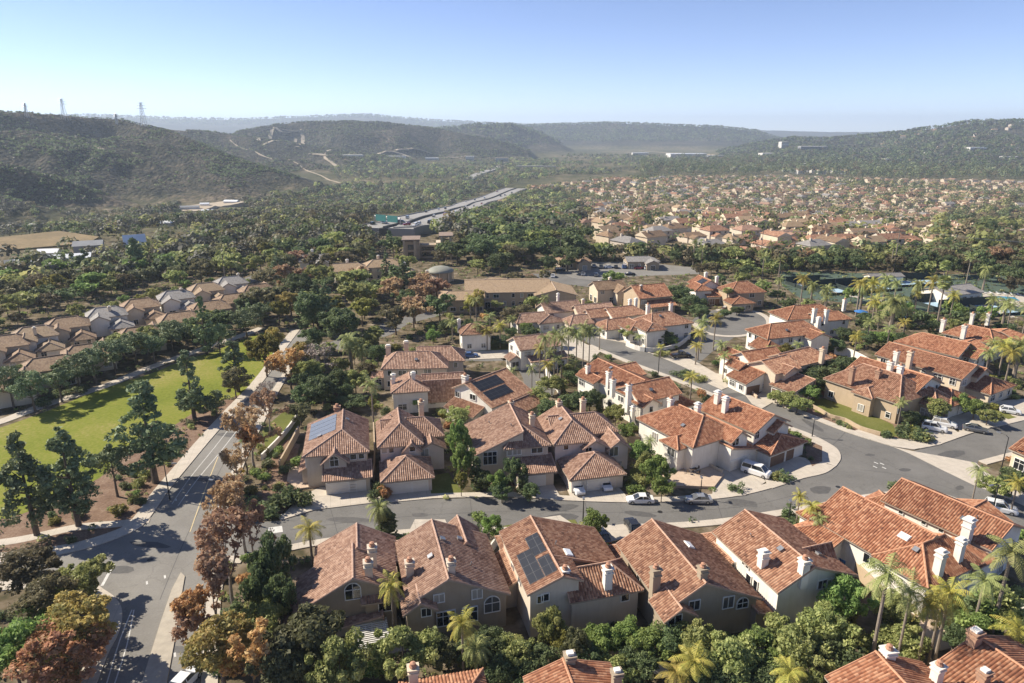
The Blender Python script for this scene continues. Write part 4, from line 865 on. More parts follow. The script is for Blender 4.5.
house('cream house with red garage roof and two chimneys beside the main road', 'the red-garage cream house', (622,316,5.2), 22,
  [blk(-3,9,0,8,5,6.8,ax='x',h1=3), blk(-8,0,-5,2,3,4.8,ax='x',h0=2), blk(-9,-2,3,9,4.8,6.4,ax='x')],
  T_MIX, W_WHITE, auto='SW', chims=[(630,300,9,2.4,1.0,W_WHITE),(636,299,9,2.4,1.0,W_WHITE)])
house('pink roofed cream house with low front wing behind the tall palms', 'the pink-roofed cream house', (582,316,5.0), 18,
  [blk(0,12,2,9,5,6.8,ax='x'), blk(-5,3,-3,3,3.4,5.2,ax='x',h0=2)], T_DUST, W_CREAM, auto='SW', chims=[(583,300,8,1.6,1,W_CREAM)])
house('white house with thin chimney left of the tall road palms', 'the thin-chimney house', (553,312,5.2), 20,
  [blk(-2,10,0,8,5,7,ax='x'), blk(-6,2,-4,1,3,4.6,h0=2)], T_DUST, W_WHITE, auto='SW', chims=[(558,294,9,4,.8,W_WHITE)])
house('dusty roofed low house between back street and garden palms', 'the low back-street house', (527,322,3.4), 18,
  [blk(-3,9,0,7,3.2,5,ax='x',h0=2)], T_DUST, W_WHITE, auto='S')
# plain houses of the middle ground: (px, py of the south-west eave, rot, width, depth, eave, ridge, roof, wall, label, ref)
MIDH = [
 (598,290,16,11,8,5.2,7.2,T_BROWN,W_CREAM,'low brown-roofed house beside the entry road','the entry-road brown house'),
 (560,262,8,14,8,3.4,5.2,T_BROWN,W_TAN,'brown-roofed low clubhouse beside the car park','the car-park clubhouse'),
 (335,272,18,13,9,5.4,7.6,T_TAN,W_WHITE,'cream house with tan roof and chimneys among the middle trees','the chimney house in the trees'),
 (366,268,18,13,9,5.4,7.6,T_TAN,W_CREAM,'tan-roofed cream house right of the yellow tree','the yellow-tree house'),
 (392,275,14,9,8,5.4,7.8,T_TAN,W_WHITE,'white house with steep tan roof between two dark pines','the steep tan house'),
 (415,283,12,9,8,4.4,6.4,T_TAN,W_CREAM,'small tan-roofed house below the domed hall','the house below the dome'),
 (300,262,18,12,8,5.2,7.2,T_GREY,W_WHITE,'white-roofed house behind the tall dark pines','the white-roofed pine house'),
 (476,285,-20,14,9,5.0,7.0,T_TAN,W_BEIGE,'beige hall annex with a grey gable at its east end','the grey-gabled annex'),
 (628,262,4,14,9,3.2,4.6,T_GREY,W_GREIGE,'flat pale-roofed pavilion behind the car park','the pale pavilion'),
]
for i, (px, py, rt, wd, dp, ze, zr_, rm, wm, lb, rf) in enumerate(MIDH):
    house(lb, rf, (px, py, ze), rt, [blk(0,wd,0,dp,ze,zr_,ax='x',h0=dp*.4 if i % 2 else 0,h1=dp*.4 if i % 3 else 0), blk(wd*.55,wd*.95,-3.5,1,ze*.9,zr_*.88)], rm, wm, auto='SW', fine=False, level=1,
          chims=[] if i in (1,7,8) else [(px+12, py-12, zr_+1.4, 2, 1.1, wm)])
# left rows of attached-looking houses: front faces to the lower street
LROW = [(-14,349),(18,339),(52,329),(93,318),(128,309),(165,300),(196,292),(222,285)]
LREF = ['leftmost','second','third','fourth','fifth','sixth','seventh','last']
for i, (px, py) in enumerate(LROW):
    house('tan-roofed row house, %s house in the upper row left of the park' % (LREF[i] if i else 'nearest'), 'the %s upper row house' % (LREF[i] if i else 'first'), (px, py, 5.2), 32,
      [blk(-1.5,9,0,8,5.0,7.0,h0=2.6,h1=2.6,ax='x'), blk(-1,4,-3.6,1,4.7,6.1), blk(4,10,-6.6,-1,2.6,4.0,h0=2)], [T_BROWN,T_TAN,T_BROWN,T_GREY,T_BROWN,T_GREY,T_TAN,T_GREY][i], [W_CREAM,W_WHITE,W_CREAM,W_WHITE][i % 4],
      auto='SW', fine=False, level=1, group='upper row of houses left of the park', chims=[(px+16, py-11, 7.9, 1.3, .9, W_CREAM)] if i % 2 else [])
LR2 = [(-30,392),(20,372),(62,358),(118,339),(160,323),(192,311),(218,303),(243,293)]
for i, (px, py) in enumerate(LR2):
    house('brown-roofed row house, %s in the lower row behind the park trees' % (LREF[i] if i else 'nearest'), 'the %s lower row house' % (LREF[i] if i else 'first'), (px, py, 5), 32,
      [blk(0,11.5,0,8,4.4,6.4,h0=2.6,h1=2.6,ax='x'), blk(7,12,5,10,4.2,5.8)], T_BROWN, W_CREAM, auto='S', fine=False, level=1, group='lower row of houses behind the park trees')
# ---------------------------------------------------------------- trees and plants
BARK = simple('bark', (.16,.12,.09), (.10,.075,.055), 3, .95, bump=.3)
BARKP = simple('palm_bark', (.28,.23,.18), (.20,.165,.13), 2, .95, bump=.3)
BARKW = simple('pale_bark', (.33,.28,.23), (.24,.20,.165), 3, .95)
L_OLIVE = leaf_mat('leaves_olive', [(0.120,0.156,0.051),(0.243,0.295,0.081),(0.416,0.451,0.139),(0.590,0.590,0.206)])
L_GREEN = leaf_mat('leaves_green', [(0.089,0.158,0.037),(0.173,0.277,0.062),(0.282,0.410,0.095),(0.410,0.536,0.142)])
L_DARK = leaf_mat('leaves_dark', [(0.057,0.099,0.041),(0.108,0.161,0.062),(0.174,0.237,0.085),(0.269,0.326,0.133)])
L_PINE = leaf_mat('needles', [(0.083,0.125,0.052),(0.140,0.200,0.083),(0.220,0.286,0.118),(0.312,0.367,0.165)], .1)
L_SAGE = leaf_mat('leaves_sage', [(0.077,0.088,0.039),(0.143,0.160,0.066),(0.209,0.220,0.099),(0.286,0.286,0.154)])
L_YELL = leaf_mat('leaves_yellow', [(.12,.11,.025),(.22,.19,.04),(.34,.27,.06),(.42,.34,.09)], hue=.51)
L_RED = leaf_mat('leaves_red', [(0.218,0.084,0.042),(0.437,0.168,0.076),(0.605,0.252,0.118),(0.605,0.370,0.168)], hue=.51)
L_ORNG = leaf_mat('leaves_orange', [(0.202,0.168,0.050),(0.336,0.252,0.076),(0.538,0.319,0.101),(0.571,0.403,0.134)], hue=.51)
L_RUST = leaf_mat('leaves_rust', [(0.235,0.118,0.076),(0.386,0.193,0.126),(0.504,0.269,0.168),(0.538,0.370,0.235)], hue=.51)
L_MAGE = leaf_mat('leaves_crimson', [(0.202,0.185,0.067),(0.336,0.118,0.067),(0.538,0.168,0.126),(0.571,0.235,0.168)], hue=.51)
L_TWIG = leaf_mat('twigs_mauve', [(0.210,0.154,0.140),(0.322,0.238,0.217),(0.434,0.350,0.308),(0.336,0.196,0.154)], .1, hue=.51)
L_BROWN = leaf_mat('leaves_brown', [(.10,.10,.045),(.17,.155,.07),(.23,.20,.095),(.27,.24,.13)])
L_PALM = leaf_mat('fronds_green', [(0.110,0.143,0.038),(0.196,0.241,0.061),(0.306,0.350,0.098),(0.438,0.438,0.154)], .2)
L_PALMY = leaf_mat('fronds_yellow', [(.16,.19,.025),(.30,.31,.035),(.46,.42,.05),(.52,.42,.06)], .25)
L_SCRUB = leaf_mat('scrub', [(.05,.052,.04),(.065,.066,.048),(.085,.082,.06),(.11,.10,.072)], .1)
L_WOOD = leaf_mat('far_leaves', [(.055,.06,.04),(.09,.095,.06),(.13,.13,.08),(.19,.18,.115)], .2, .35, sat=.8)
def leaves(C, n, size, rs, thick=.4, aspect=1.6, up=.25):
    """n small quads scattered through each clump of C: rows of x,y,z,rx,ry,rz,tone"""
    C = np.asarray(C, float); k = np.repeat(np.arange(len(C)), n); c = C[k]; N = len(k)
    d = rs.normal(size=(N, 3)); d /= np.linalg.norm(d, axis=1)[:, None]; r = thick + (1 - thick) * rs.random(N) ** .6
    p = c[:, :3] + d * r[:, None] * c[:, 3:6]
    nn = d + rs.normal(size=(N, 3)) * .95; nn[:, 2] += up; nn /= np.linalg.norm(nn, axis=1)[:, None]
    a = np.cross(nn, rs.normal(size=(N, 3))); a /= np.linalg.norm(a, axis=1)[:, None]; b = np.cross(nn, a)
    s = size * (.45 + 1.5 * rs.random(N) ** 2)[:, None]; a = a * s * aspect / 2; b = b * s / 2
    V = np.stack([p - a, p + b, p + a, p - b], 1); return V, np.clip(c[:, 6] + rs.normal(size=N) * .05, 0, 1)
def quads_mesh(name, V, tone, mats, extra=None):
    """leaf quads plus an optional MB (trunk) that uses the material slots after the first"""
    N = len(V); v = V.reshape(-1, 3); me = bpy.data.meshes.new(name)
    ev = np.array(extra.v) if extra and extra.v else np.zeros((0, 3)); vv = np.concatenate([v, ev]) if len(ev) else v
    lens = [4] * N + ([len(f) for f in extra.f] if extra else []); li = np.arange(4 * N)
    if extra: li = np.concatenate([li] + [np.array(f) + 4 * N for f in extra.f]) if extra.f else li
    me.vertices.add(len(vv)); me.vertices.foreach_set('co', vv.astype(np.float32).ravel()); me.loops.add(len(li)); me.loops.foreach_set('vertex_index', li.astype(np.int32))
    me.polygons.add(len(lens)); st = np.concatenate([[0], np.cumsum(lens)[:-1]]); me.polygons.foreach_set('loop_start', st.astype(np.int32))
    me.polygons.foreach_set('material_index', np.array([0] * N + ([m + 1 for m in extra.m] if extra else []), np.int32))
    at = me.attributes.new('tone', 'FLOAT', 'FACE'); at.data.foreach_set('value', np.concatenate([tone, np.full(len(lens) - N, .5)]).astype(np.float32))
    for m in mats: me.materials.append(m)
    me.update(calc_edges=True); me.validate(); return me
# every tree is unit-built for height 1 x crown radius 1 ranges: meshes below have real metres, instances are scaled
def trunk_limbs(b, H, h0, rad, rs, n=6, spread=1.0, mi=0, lean=.0):
    top = Vector((lean * H, 0, H * .8)); b.tube([(0,0,-.4), (lean*H*.2, .05, h0*.6), (lean*H*.5, 0, h0), top], [rad*1.25, rad, rad*.8, rad*.2], 7, mi)
    for i in range(n):
        t = rs.random() * .6 + .1; a = i * 2.4 + rs.random(); p0 = Vector((0,0,h0)).lerp(top, t * .7); L = spread * (.6 + .4 * rs.random()) * (1.1 - t * .6)
        p1 = p0 + Vector((math.cos(a) * L * .5, math.sin(a) * L * .5, L * .25)); p2 = p0 + Vector((math.cos(a) * L, math.sin(a) * L, L * .65))
        b.tube([p0, p1, p2], [rad * .45, rad * .3, rad * .08], 5, mi)
def crown_broad(H, W, rs, nc=34, n=90, size=.42, low=.28, flat=.9, patch=1):
    C = []
    zc = H * (low + 1) / 2; hz_ = H * (1 - low) / 2
    for i in range(nc):
        d = rs.normal(size=3); d /= np.linalg.norm(d); d[2] = abs(d[2]) if rs.random() < .65 else d[2]
        r = .5 + .48 * rs.random(); wob = 1 + .22 * math.sin(3 * math.atan2(d[1], d[0]) + H)
        p = np.array([d[0] * W * r * wob, d[1] * W * r * wob, zc + d[2] * hz_ * r]); q = W * (.13 + .26 * rs.random() ** 1.5)
        C.append([*p, q, q, q * flat * .85, np.clip(.5 + patch * .35 * rs.normal() * .8, 0, 1)])
    C.append([0, 0, zc, W * .55, W * .55, hz_ * .65, .3]); C = np.array(C)
    V, t = leaves(C, n, size, rs); return V, t
def crown_pine(H, W, rs, tiers=11, n=70, size=.42, low=.2, irr=.6):
    C = []; m = tiers * 6; b0 = rs.random() * 6
    for k in range(m):
        f = rs.beta(1.0, 1.25); a = rs.random() * 6.283; lob = 1 + .28 * math.sin(2 * a + b0 + 5 * f) + .18 * math.sin(9 * f + b0)
        R_ = (W * (1 - f) ** .62 * (.62 + .38 * min(1, f / .14)) + .3) * lob; L = R_ * (.35 + .6 * rs.random()); q = W * (.12 + .15 * rs.random()) * (1.05 - .45 * f)
        C.append([math.cos(a) * L, math.sin(a) * L, H * (low + (.97 - low) * f) + rs.normal() * .2, q * 1.25, q * 1.25, q * .8, np.clip(.45 + .3 * rs.normal(), 0, 1)])
    return leaves(np.array(C), n, size, rs, aspect=2.0)
def crown_column(H, W, rs, n=90, size=.2):
    C = [[rs.normal() * W * .2, rs.normal() * W * .2, H * (.08 + .88 * k / 12), W * (.9 - .5 * (k / 12) ** 2), W * (.9 - .5 * (k / 12) ** 2), H * .09, .3 + .3 * rs.random()] for k in range(13)]
    return leaves(np.array(C), n, size, rs, thick=.7)
def crown_shrub(H, W, rs, nc=9, n=90, size=.16):
    C = [[rs.normal() * W * .4, rs.normal() * W * .4, H * (.25 + .4 * rs.random()), W * .5, W * .5, H * .38, np.clip(.5 + .3 * rs.normal(), 0, 1)] for _ in range(nc)]
    return leaves(np.array(C), n, size, rs)
def crown_bare(H, W, rs, n=14, size=.2, dens=1.0):
    b = MB(); tips = []
    def grow(p, d, L, r, lv):
        q = p + d * L; b.tube([p, p.lerp(q, .5) + Vector(rs.normal(size=3)) * L * .05, q], [r, r * .8, r * .6], 4 if lv else 6, 0, cap=False)
        if lv >= 4: tips.append(q); return
        if lv >= 1: tips.append(q); tips.append(p.lerp(q, .5))
        for i in range(3):
            nd = (d + Vector(rs.normal(size=3)) * .42 + Vector((0, 0, .12))).normalized(); grow(q, nd, L * (.68 + .14 * rs.random()), r * .55, lv + 1)
    grow(Vector((0, 0, -.3)), Vector((0, 0, 1)), H * .22, .02 * H, 0)
    T = np.array([[*t] for t in tips]); sx = W / max(np.percentile(np.hypot(T[:, 0], T[:, 1]), 92), .1); sz = H / T[:, 2].max()
    b.v = [(x * sx, y * sx, z * sz) for x, y, z in b.v]; T = T * [sx, sx, sz]
    sel = rs.random(len(T)) < dens; T = T[sel]; low = T[:, 2] / H
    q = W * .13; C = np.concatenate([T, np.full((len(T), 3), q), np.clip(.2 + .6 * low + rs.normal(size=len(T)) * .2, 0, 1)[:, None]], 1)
    V, t = leaves(C, n, size, rs, thick=.2); return V, t, b
def palm_fronds(z, L, nf, rs, droop=.62, leaf=.62, nl=16, up0=1.15, wid=.06):
    V = []; T = []
    for i in range(nf):
        a = i * 2.399 + rs.normal() * .15; el = up0 - 1.75 * (i / nf) + rs.normal() * .12; d = Vector((math.cos(a) * math.cos(el), math.sin(a) * math.cos(el), math.sin(el)))
        p = Vector((0, 0, z)); side = Vector((-math.sin(a), math.cos(a), 0)); Ls = L * (.85 + .3 * rs.random()); tone = np.clip(.55 + .3 * rs.normal() * .7, 0, 1) if i < nf * .75 else .85
        for k in range(nl):
            f = k / nl; step = Ls / nl; d2 = (d + Vector((0, 0, -.10 * droop * (1 + f * 1.6)))).normalized(); p2 = p + d2 * step
            V.append([p + side * .04, p2 + side * .03, p2 - side * .03, p - side * .04]); T.append(tone)
            ll = leaf * L / 2.6 * math.sin(math.pi * min(.97, .12 + f * .9)) ** .7
            for sgn in (-1, 1):
                e = (side * sgn * (.9) + d2 * .45 + Vector((0, 0, -.35 - .25 * rs.random()))).normalized() * ll; w_ = d2 * wid * L / 2.6 * 1.7
                V.append([p, p + w_, p + e + w_ * .4, p + e]); T.append(np.clip(tone + rs.normal() * .08, 0, 1))
            p, d = p2, d2
    return np.array([[list(q) for q in f] for f in V]), np.array(T)
def fan_fronds(z, L, nf, rs):
    V = []; T = []
    for i in range(nf):
        a = i * 2.399; el = 1.2 - 2.3 * (i / nf); d = Vector((math.cos(a) * math.cos(el), math.sin(a) * math.cos(el), math.sin(el))); side = Vector((-math.sin(a), math.cos(a), 0)); upv = d.cross(side)
        c = Vector((0, 0, z)) + d * L * .45; V.append([Vector((0,0,z)) + side*.03, c + side*.03, c - side*.03, Vector((0,0,z)) - side*.03]); T.append(.4)
        for k in range(-5, 6):
            t = k * .27; e = (d * math.cos(t) + side * math.sin(t)) * L * .58 + Vector((0, 0, -.12 * L)); w_ = (side * math.cos(t) - d * math.sin(t)) * L * .06
            V.append([c, c + e * .6 + w_, c + e, c + e * .6 - w_]); T.append(np.clip(.5 + .25 * rs.normal(), 0, 1))
    return np.array([[list(q) for q in f] for f in V]), np.array(T)
KIND = {}   # kind -> list of (crown mesh, trunk mesh, H, W)
def reg(kind, cat, word, variants): KIND[kind] = dict(cat=cat, word=word, var=variants)
def mk(kind, lm, H, W, seed, fn, bark=BARK, h0=.3, rad=None, limbs=6, lod=0, **kw):
    rs = np.random.default_rng(seed); b = MB(); r = rad or .022 * H
    if fn is crown_bare: V, t, b = crown_bare(H, W, rs, **kw)
    elif fn is palm_fronds or fn is fan_fronds:
        lean = rs.normal() * .015 * H; b.lathe([(r*1.5,-.3),(r*1.2,.5),(r,H*.5),(r*.9,H*.96),(r*1.3,H*.98),(.05,H)], n=8); V, t = fn(H, W, rs=rs, **kw)
        if fn is fan_fronds or kw.get('skirt'): pass
    else:
        V, t = fn(H, W, rs, **kw); trunk_limbs(b, H, H * h0, r, rs, limbs if not lod else 2, W * .75)
    cm = quads_mesh(kind + '_crown', V, t, [lm]); tm = b.mesh(kind + '_trunk', [bark]); one = quads_mesh(kind, V, t, [lm, bark], b)
    return (cm, tm, H, W, one)
def vset(kind, cat, word, lm, H, W, fn, nv=3, seed=0, **kw):
    reg(kind, cat, word, [mk(kind, lm, H, W, seed + i * 7 + len(kind), fn, **kw) for i in range(nv)])
hi = dict(nc=46, n=240, size=.215)
vset('olive_tree', 'tree', 'olive green bushy tree', L_OLIVE, 7, 3.6, crown_broad, **hi)
vset('green_tree', 'tree', 'bright green leafy tree', L_GREEN, 7, 3.6, crown_broad, **hi)
vset('dark_tree', 'tree', 'dark green dense tree', L_DARK, 8, 4.0, crown_broad, **hi)
vset('sage_tree', 'tree', 'pale sage green tree', L_SAGE, 7, 3.4, crown_broad, nv=2, **hi)
vset('yellow_tree', 'tree', 'yellow leaved tree', L_YELL, 8, 3.0, crown_broad, nv=2, **hi)
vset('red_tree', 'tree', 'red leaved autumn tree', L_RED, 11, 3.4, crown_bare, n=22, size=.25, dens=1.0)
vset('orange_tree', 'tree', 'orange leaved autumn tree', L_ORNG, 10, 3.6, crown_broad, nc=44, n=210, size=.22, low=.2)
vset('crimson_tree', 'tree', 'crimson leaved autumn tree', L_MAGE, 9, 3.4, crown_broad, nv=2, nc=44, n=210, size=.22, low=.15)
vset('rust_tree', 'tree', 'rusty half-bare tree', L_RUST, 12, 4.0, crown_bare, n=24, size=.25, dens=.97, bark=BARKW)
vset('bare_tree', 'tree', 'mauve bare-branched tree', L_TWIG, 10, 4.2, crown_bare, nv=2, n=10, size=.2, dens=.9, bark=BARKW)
vset('brown_tree', 'tree', 'brownish olive tree', L_BROWN, 9, 4.0, crown_broad, **hi)
vset('pine_tree', 'pine tree', 'dark pine', L_PINE, 19, 4.6, crown_pine, tiers=15, n=95, size=.28)
vset('slim_pine', 'pine tree', 'slim dark pine', L_PINE, 16, 2.8, crown_pine, tiers=14, n=80, size=.25, low=.1)
vset('park_tree', 'tree', 'open-crowned dark park tree', L_PINE, 11, 4.2, crown_broad, nc=34, n=200, size=.22, low=.35)
vset('cypress', 'cypress', 'narrow dark cypress', L_DARK, 7, .8, crown_column, nv=2)
vset('queen_palm', 'palm tree', 'feathery palm', L_PALM, 9, 2.9, palm_fronds, nf=20, bark=BARKP, rad=.17)
vset('yellow_palm', 'palm tree', 'yellow-fronded palm', L_PALMY, 8, 2.8, palm_fronds, nf=20, bark=BARKP, rad=.17)
vset('fan_palm', 'palm tree', 'tall fan palm', L_PALM, 12, 2.0, fan_fronds, nv=2, nf=34, bark=BARKP, rad=.2)
vset('date_palm', 'palm tree', 'thick date palm', L_PALM, 7, 3.6, palm_fronds, nv=2, nf=46, droop=.8, leaf=.5, bark=BARKP, rad=.42)
vset('shrub', 'shrub', 'round green shrub', L_GREEN, 1.6, 1.1, crown_shrub)
vset('olive_shrub', 'shrub', 'olive shrub', L_OLIVE, 1.6, 1.1, crown_shrub)
vset('dark_shrub', 'shrub', 'dark shrub', L_DARK, 1.8, 1.2, crown_shrub)
vset('yellow_shrub', 'shrub', 'yellowish shrub', L_YELL, 1.3, 1.0, crown_shrub, nv=2)
vset('red_shrub', 'shrub', 'reddish shrub', L_RED, 1.2, .9, crown_shrub, nv=2)
vset('sage_shrub', 'shrub', 'grey-green shrub', L_SAGE, 1.3, 1.1, crown_shrub, nv=2)
# lighter versions for the middle distance
mid = dict(nc=24, n=80, size=.42)
vset('m_olive', 'tree', 'olive green tree', L_OLIVE, 7, 3.6, crown_broad, lod=1, **mid)
vset('m_green', 'tree', 'fresh green tree', L_GREEN, 7, 3.6, crown_broad, lod=1, **mid)
vset('m_dark', 'tree', 'dark green tree', L_DARK, 8, 4.0, crown_broad, lod=1, **mid)
vset('m_sage', 'tree', 'pale sage tree', L_SAGE, 7, 3.6, crown_broad, lod=1, **mid)
vset('m_brown', 'tree', 'brownish tree', L_BROWN, 8, 3.8, crown_broad, lod=1, **mid)
vset('m_rust', 'tree', 'rust brown tree', L_RUST, 8, 3.6, crown_broad, lod=1, **mid)
vset('m_yellow', 'tree', 'yellowish tree', L_YELL, 8, 3.2, crown_broad, lod=1, nv=2, **mid)
vset('m_pine', 'pine tree', 'dark pine', L_PINE, 15, 3.4, crown_pine, lod=1, tiers=9, n=36, size=.6)
vset('m_palm', 'palm tree', 'small far palm', L_PALM, 10, 2.8, palm_fronds, nv=2, nf=14, nl=6, wid=.16, bark=BARKP, rad=.2)
TREE_NAME = dict(m_olive='olive_tree', m_green='green_tree', m_dark='dark_tree', m_sage='sage_tree', m_brown='brown_tree', m_rust='rust_tree', m_yellow='yellow_tree', m_pine='pine_tree', m_palm='queen_palm')
PLANTS = []
def plant(kind, x, y, H=None, W=None, z=None, parts=True, label=None, region=None, grp=None):
    K = KIND[kind]; cm, tm, h, w_, one = rng.choice(K['var']); H = H or h * rng.uniform(.85, 1.15); W = W or w_ * H / h
    s = (W / w_, W / w_, H / h); rz = rng.uniform(0, 6.28); z = hz(x, y) if z is None else z
    if kind in ('queen_palm','yellow_palm','fan_palm','date_palm','m_palm'): f = (H / h); s = (W / w_, W / w_, f)
    nm = TREE_NAME.get(kind, kind)
    if parts and K['cat'] != 'shrub':
        o = empty(nm, (x, y, z), rz); o.scale = s; link('crown', cm, o); link('trunk', tm, o)
    else: o = link(nm, one, None, (x, y, z), rz, s)
    o['category'] = K['cat']; PLANTS.append([o, x, y, H, W, kind, label, region, grp]); return o
def tp(kind, cx, cy, H, W=None, label=None):
    """a tree whose crown centre is seen at the pixel"""
    f = 1.0 if 'palm' in kind and kind != 'date_palm' else .62
    x, y = G(cx, cy, H * f); return plant(kind, x, y, H, W, label=label)
def tb(kind, cx, cy, H, W=None, label=None):
    x, y = G(cx, cy); return plant(kind, x, y, H, W, label=label)
# ---------------------------------------------------------------- cars
PAINTS = {n: simple('car_paint_' + n, c, tuple(q * .95 for q in c), 1, .25, mt, coat=.6) for n, c, mt in
          (('white',(.78,.78,.77),0),('silver',(.42,.43,.44),.5),('black',(.02,.02,.022),0),('grey',(.16,.165,.17),.3),('blue',(.05,.12,.30),0),('red',(.35,.03,.03),0),('palewhite',(.72,.72,.74),0))}
TYRE = simple('tyre', (.02,.02,.02), None, 3, .9); RIM = simple('rim', (.5,.5,.5), None, 3, .3, .8)
LAMPW = simple('headlight', (.85,.85,.82), None, 3, .1); LAMPR = simple('tail_light', (.45,.02,.02), None, 3, .2)
def loft(b, secs, mi=0, cap=True):
    n = len(secs[0]); base = len(b.v)
    for s in secs: b.v.extend(s)
    for i in range(len(secs) - 1):
        for k in range(n): k2 = (k+1) % n; b.f.append([base+i*n+k, base+(i+1)*n+k, base+(i+1)*n+k2, base+i*n+k2]); b.m.append(mi); b.uv.append(None)
    if cap: b.f.append([base+k for k in range(n)]); b.m.append(mi); b.uv.append(None); b.f.append([base+(len(secs)-1)*n+k for k in range(n)][::-1]); b.m.append(mi); b.uv.append(None)
CARS = {}
def car_meshes(kind):
    if kind in CARS: return CARS[kind]
    L, W, hb, ht = {'sedan': (4.6,1.8,.92,1.42), 'suv': (4.7,1.9,1.08,1.75), 'van': (5.2,1.95,1.25,2.0), 'pickup': (5.5,1.95,1.12,1.85), 'hatch': (4.0,1.75,.95,1.5)}[kind]
    B = MB(); w = W/2
    def sec(x, z0, z1, ww): return [(x, -ww, z0+.1), (x, -ww*.97, z0), (x, ww*.97, z0), (x, ww, z0+.1), (x, ww, z1-.22), (x, ww*.9, z1), (x, -ww*.9, z1), (x, -ww, z1-.22)]
    hood = hb - .14
    loft(B, [sec(-L/2,.35,hb-.22,w*.86), sec(-L/2+.12,.25,hb-.04,w*.96), sec(-L*.28,.22,hb,w), sec(L*.16,.22,hb,w), sec(L*.2,.22,hb-.02,w), sec(L*.44,.24,hood,w*.95), sec(L/2-.04,.3,hood-.2,w*.84), sec(L/2,.36,hood-.32,w*.8)])
    C = MB(); T = MB()
    a, b0, c, d = {'sedan': (-L*.38,-L*.2,L*.05,L*.24), 'suv': (-L*.47,-L*.42,L*.05,L*.2), 'van': (-L*.48,-L*.45,L*.18,L*.34), 'pickup': (-L*.12,-L*.09,L*.09,L*.2), 'hatch': (-L*.47,-L*.34,L*.06,L*.24)}[kind]
    def cs(x, z, ww): return [(x, -ww, z), (x, ww, z)]
    v = [(a,-w*.9,hb-.03),(d,-w*.9,hb-.03),(d,w*.9,hb-.03),(a,w*.9,hb-.03),(b0,-w*.74,ht-.05),(c,-w*.74,ht-.05),(c,w*.74,ht-.05),(b0,w*.74,ht-.05)]
    for q in ((0,1,5,4),(1,2,6,5),(2,3,7,6),(3,0,4,7),(4,5,6,7)): C.face([v[i] for i in q])
    T.box(b0-.02, -w*.76, ht-.06, c+.02, w*.76, ht)
    for x in (b0+.02, (b0+c)/2, c-.02):   # pillars
        for s in (-1,1):
            xb = a if x < b0+.1 else d if x > c-.1 else x; T.tube([(x, s*w*.75, ht-.03), (xb*(1)+0, s*w*.905, hb-.02)], .05, 4)
    if kind == 'pickup': T.box(-L/2+.1, -w*.8, hb-.01, -L*.13, w*.8, hb+.015)
    wh = MB(); wh.lathe([(0,-.11),(.33,-.11),(.34,0),(.33,.11),(0,.11)], n=14); rm = MB(); rm.lathe([(0,.12),(.2,.125),(.2,.10)], n=10)
    hl = MB(); hl.box(-.03,-.16,-.07,.03,.16,.07)
    CARS[kind] = (B, C, T, wh.mesh('tyre', [TYRE]), rm.mesh('rim', [RIM]), hl.mesh('headlight', [LAMPW]), hl.mesh('tail_light', [LAMPR]), L, w, hood, {})
    return CARS[kind]
def car(kind, paint, px, py, deg, label, z=0.03, parts=True, group=None, pos=None, name='parked_car', cat='car'):
    B, C, T, wm, rm, hl, tl, L, w, hood, cache = car_meshes(kind)
    if paint not in cache: cache[paint] = (B.mesh('body', [PAINTS[paint]]), C.mesh('cabin_glass', [GLASS]), T.mesh('roof_panel', [PAINTS['black' if paint == 'black' else paint]]))
    bm_, cm, tm = cache[paint]; p = pos or (*G(px, py, z), z)
    if not parts:
        key = paint + 'one'
        if key not in cache:
            o1 = MB()
            for src, mi in ((B,0),(C,1),(T,0)):
                k = len(o1.v); o1.v += src.v; o1.f += [[i+k for i in f] for f in src.f]; o1.m += [mi]*len(src.f); o1.uv += [None]*len(src.f)
            for x in (-L*.3, L*.31): o1.box(x-.32, -w, 0, x+.32, w, .6, 2)
            cache[key] = o1.mesh(name, [PAINTS[paint], GLASS, TYRE])
        o = link(name, cache[key], None, p, R(deg)); setp(o, label, cat, group); return o
    r = empty(name, p, R(deg)); setp(r, label, cat, group); link('body', bm_, r); link('cabin_glass', cm, r); link('roof_panel', tm, r)
    for x in (-L*.3, L*.31):
        for s in (-1, 1): wo = link('wheel', wm, r, (x, s*(w-.1), .33), (R(-90*s), 0, 0)); link('rim', rm, wo)
    for s in (-1, 1): link('headlight', hl, r, (L/2-.03, s*w*.6, hood-.28)); link('tail_light', tl, r, (-L/2+.02, s*w*.66, hood-.16))
    block_poly([(p[0]-2.5,p[1]-2.5),(p[0]+2.5,p[1]-2.5),(p[0]+2.5,p[1]+2.5),(p[0]-2.5,p[1]+2.5)]); return r
car('sedan','white',640,502,180,'white sedan parked at the kerb, first car right of the shared driveway')
car('sedan','silver',698,502,180,'silver sedan parked at the kerb below the raised patio')
car('suv','white',577,490,-78,'white car with black glass roof nose-out in the double driveway',.15)
car('hatch','palewhite',605,487,-78,'small pale car beside the garage column in the double driveway',.15)
car('van','white',756,474,-40,'white boxy van parked on the sloping driveway by the bend villa',.15)
car('suv','white',866,508,-28,'white and blue-glassed crossover in the forecourt of the skylight villa',.15)
car('suv','white',934,430,-32,'nearer of the two white cars under the corner tan house',.15)
car('suv','white',944,426,-32,'farther of the two white cars under the corner tan house',.15)
car('suv','white',1000,511,-30,'long white car parked on the road behind the bulky-chimney villa')
car('pickup','black',681,357,12,'black pickup truck parked at the mouth of the cul-de-sac',.06, name='pickup_truck', cat='truck')
car('hatch','white',186,684,75,'white car entering at the bottom edge right of the median')
car('sedan','black',602,539,100,'black car between the solar-panel house and the speckled-roof house',.15)
car('hatch','black',632,528,100,'dark car roof just behind the speckled-roof house',.15)
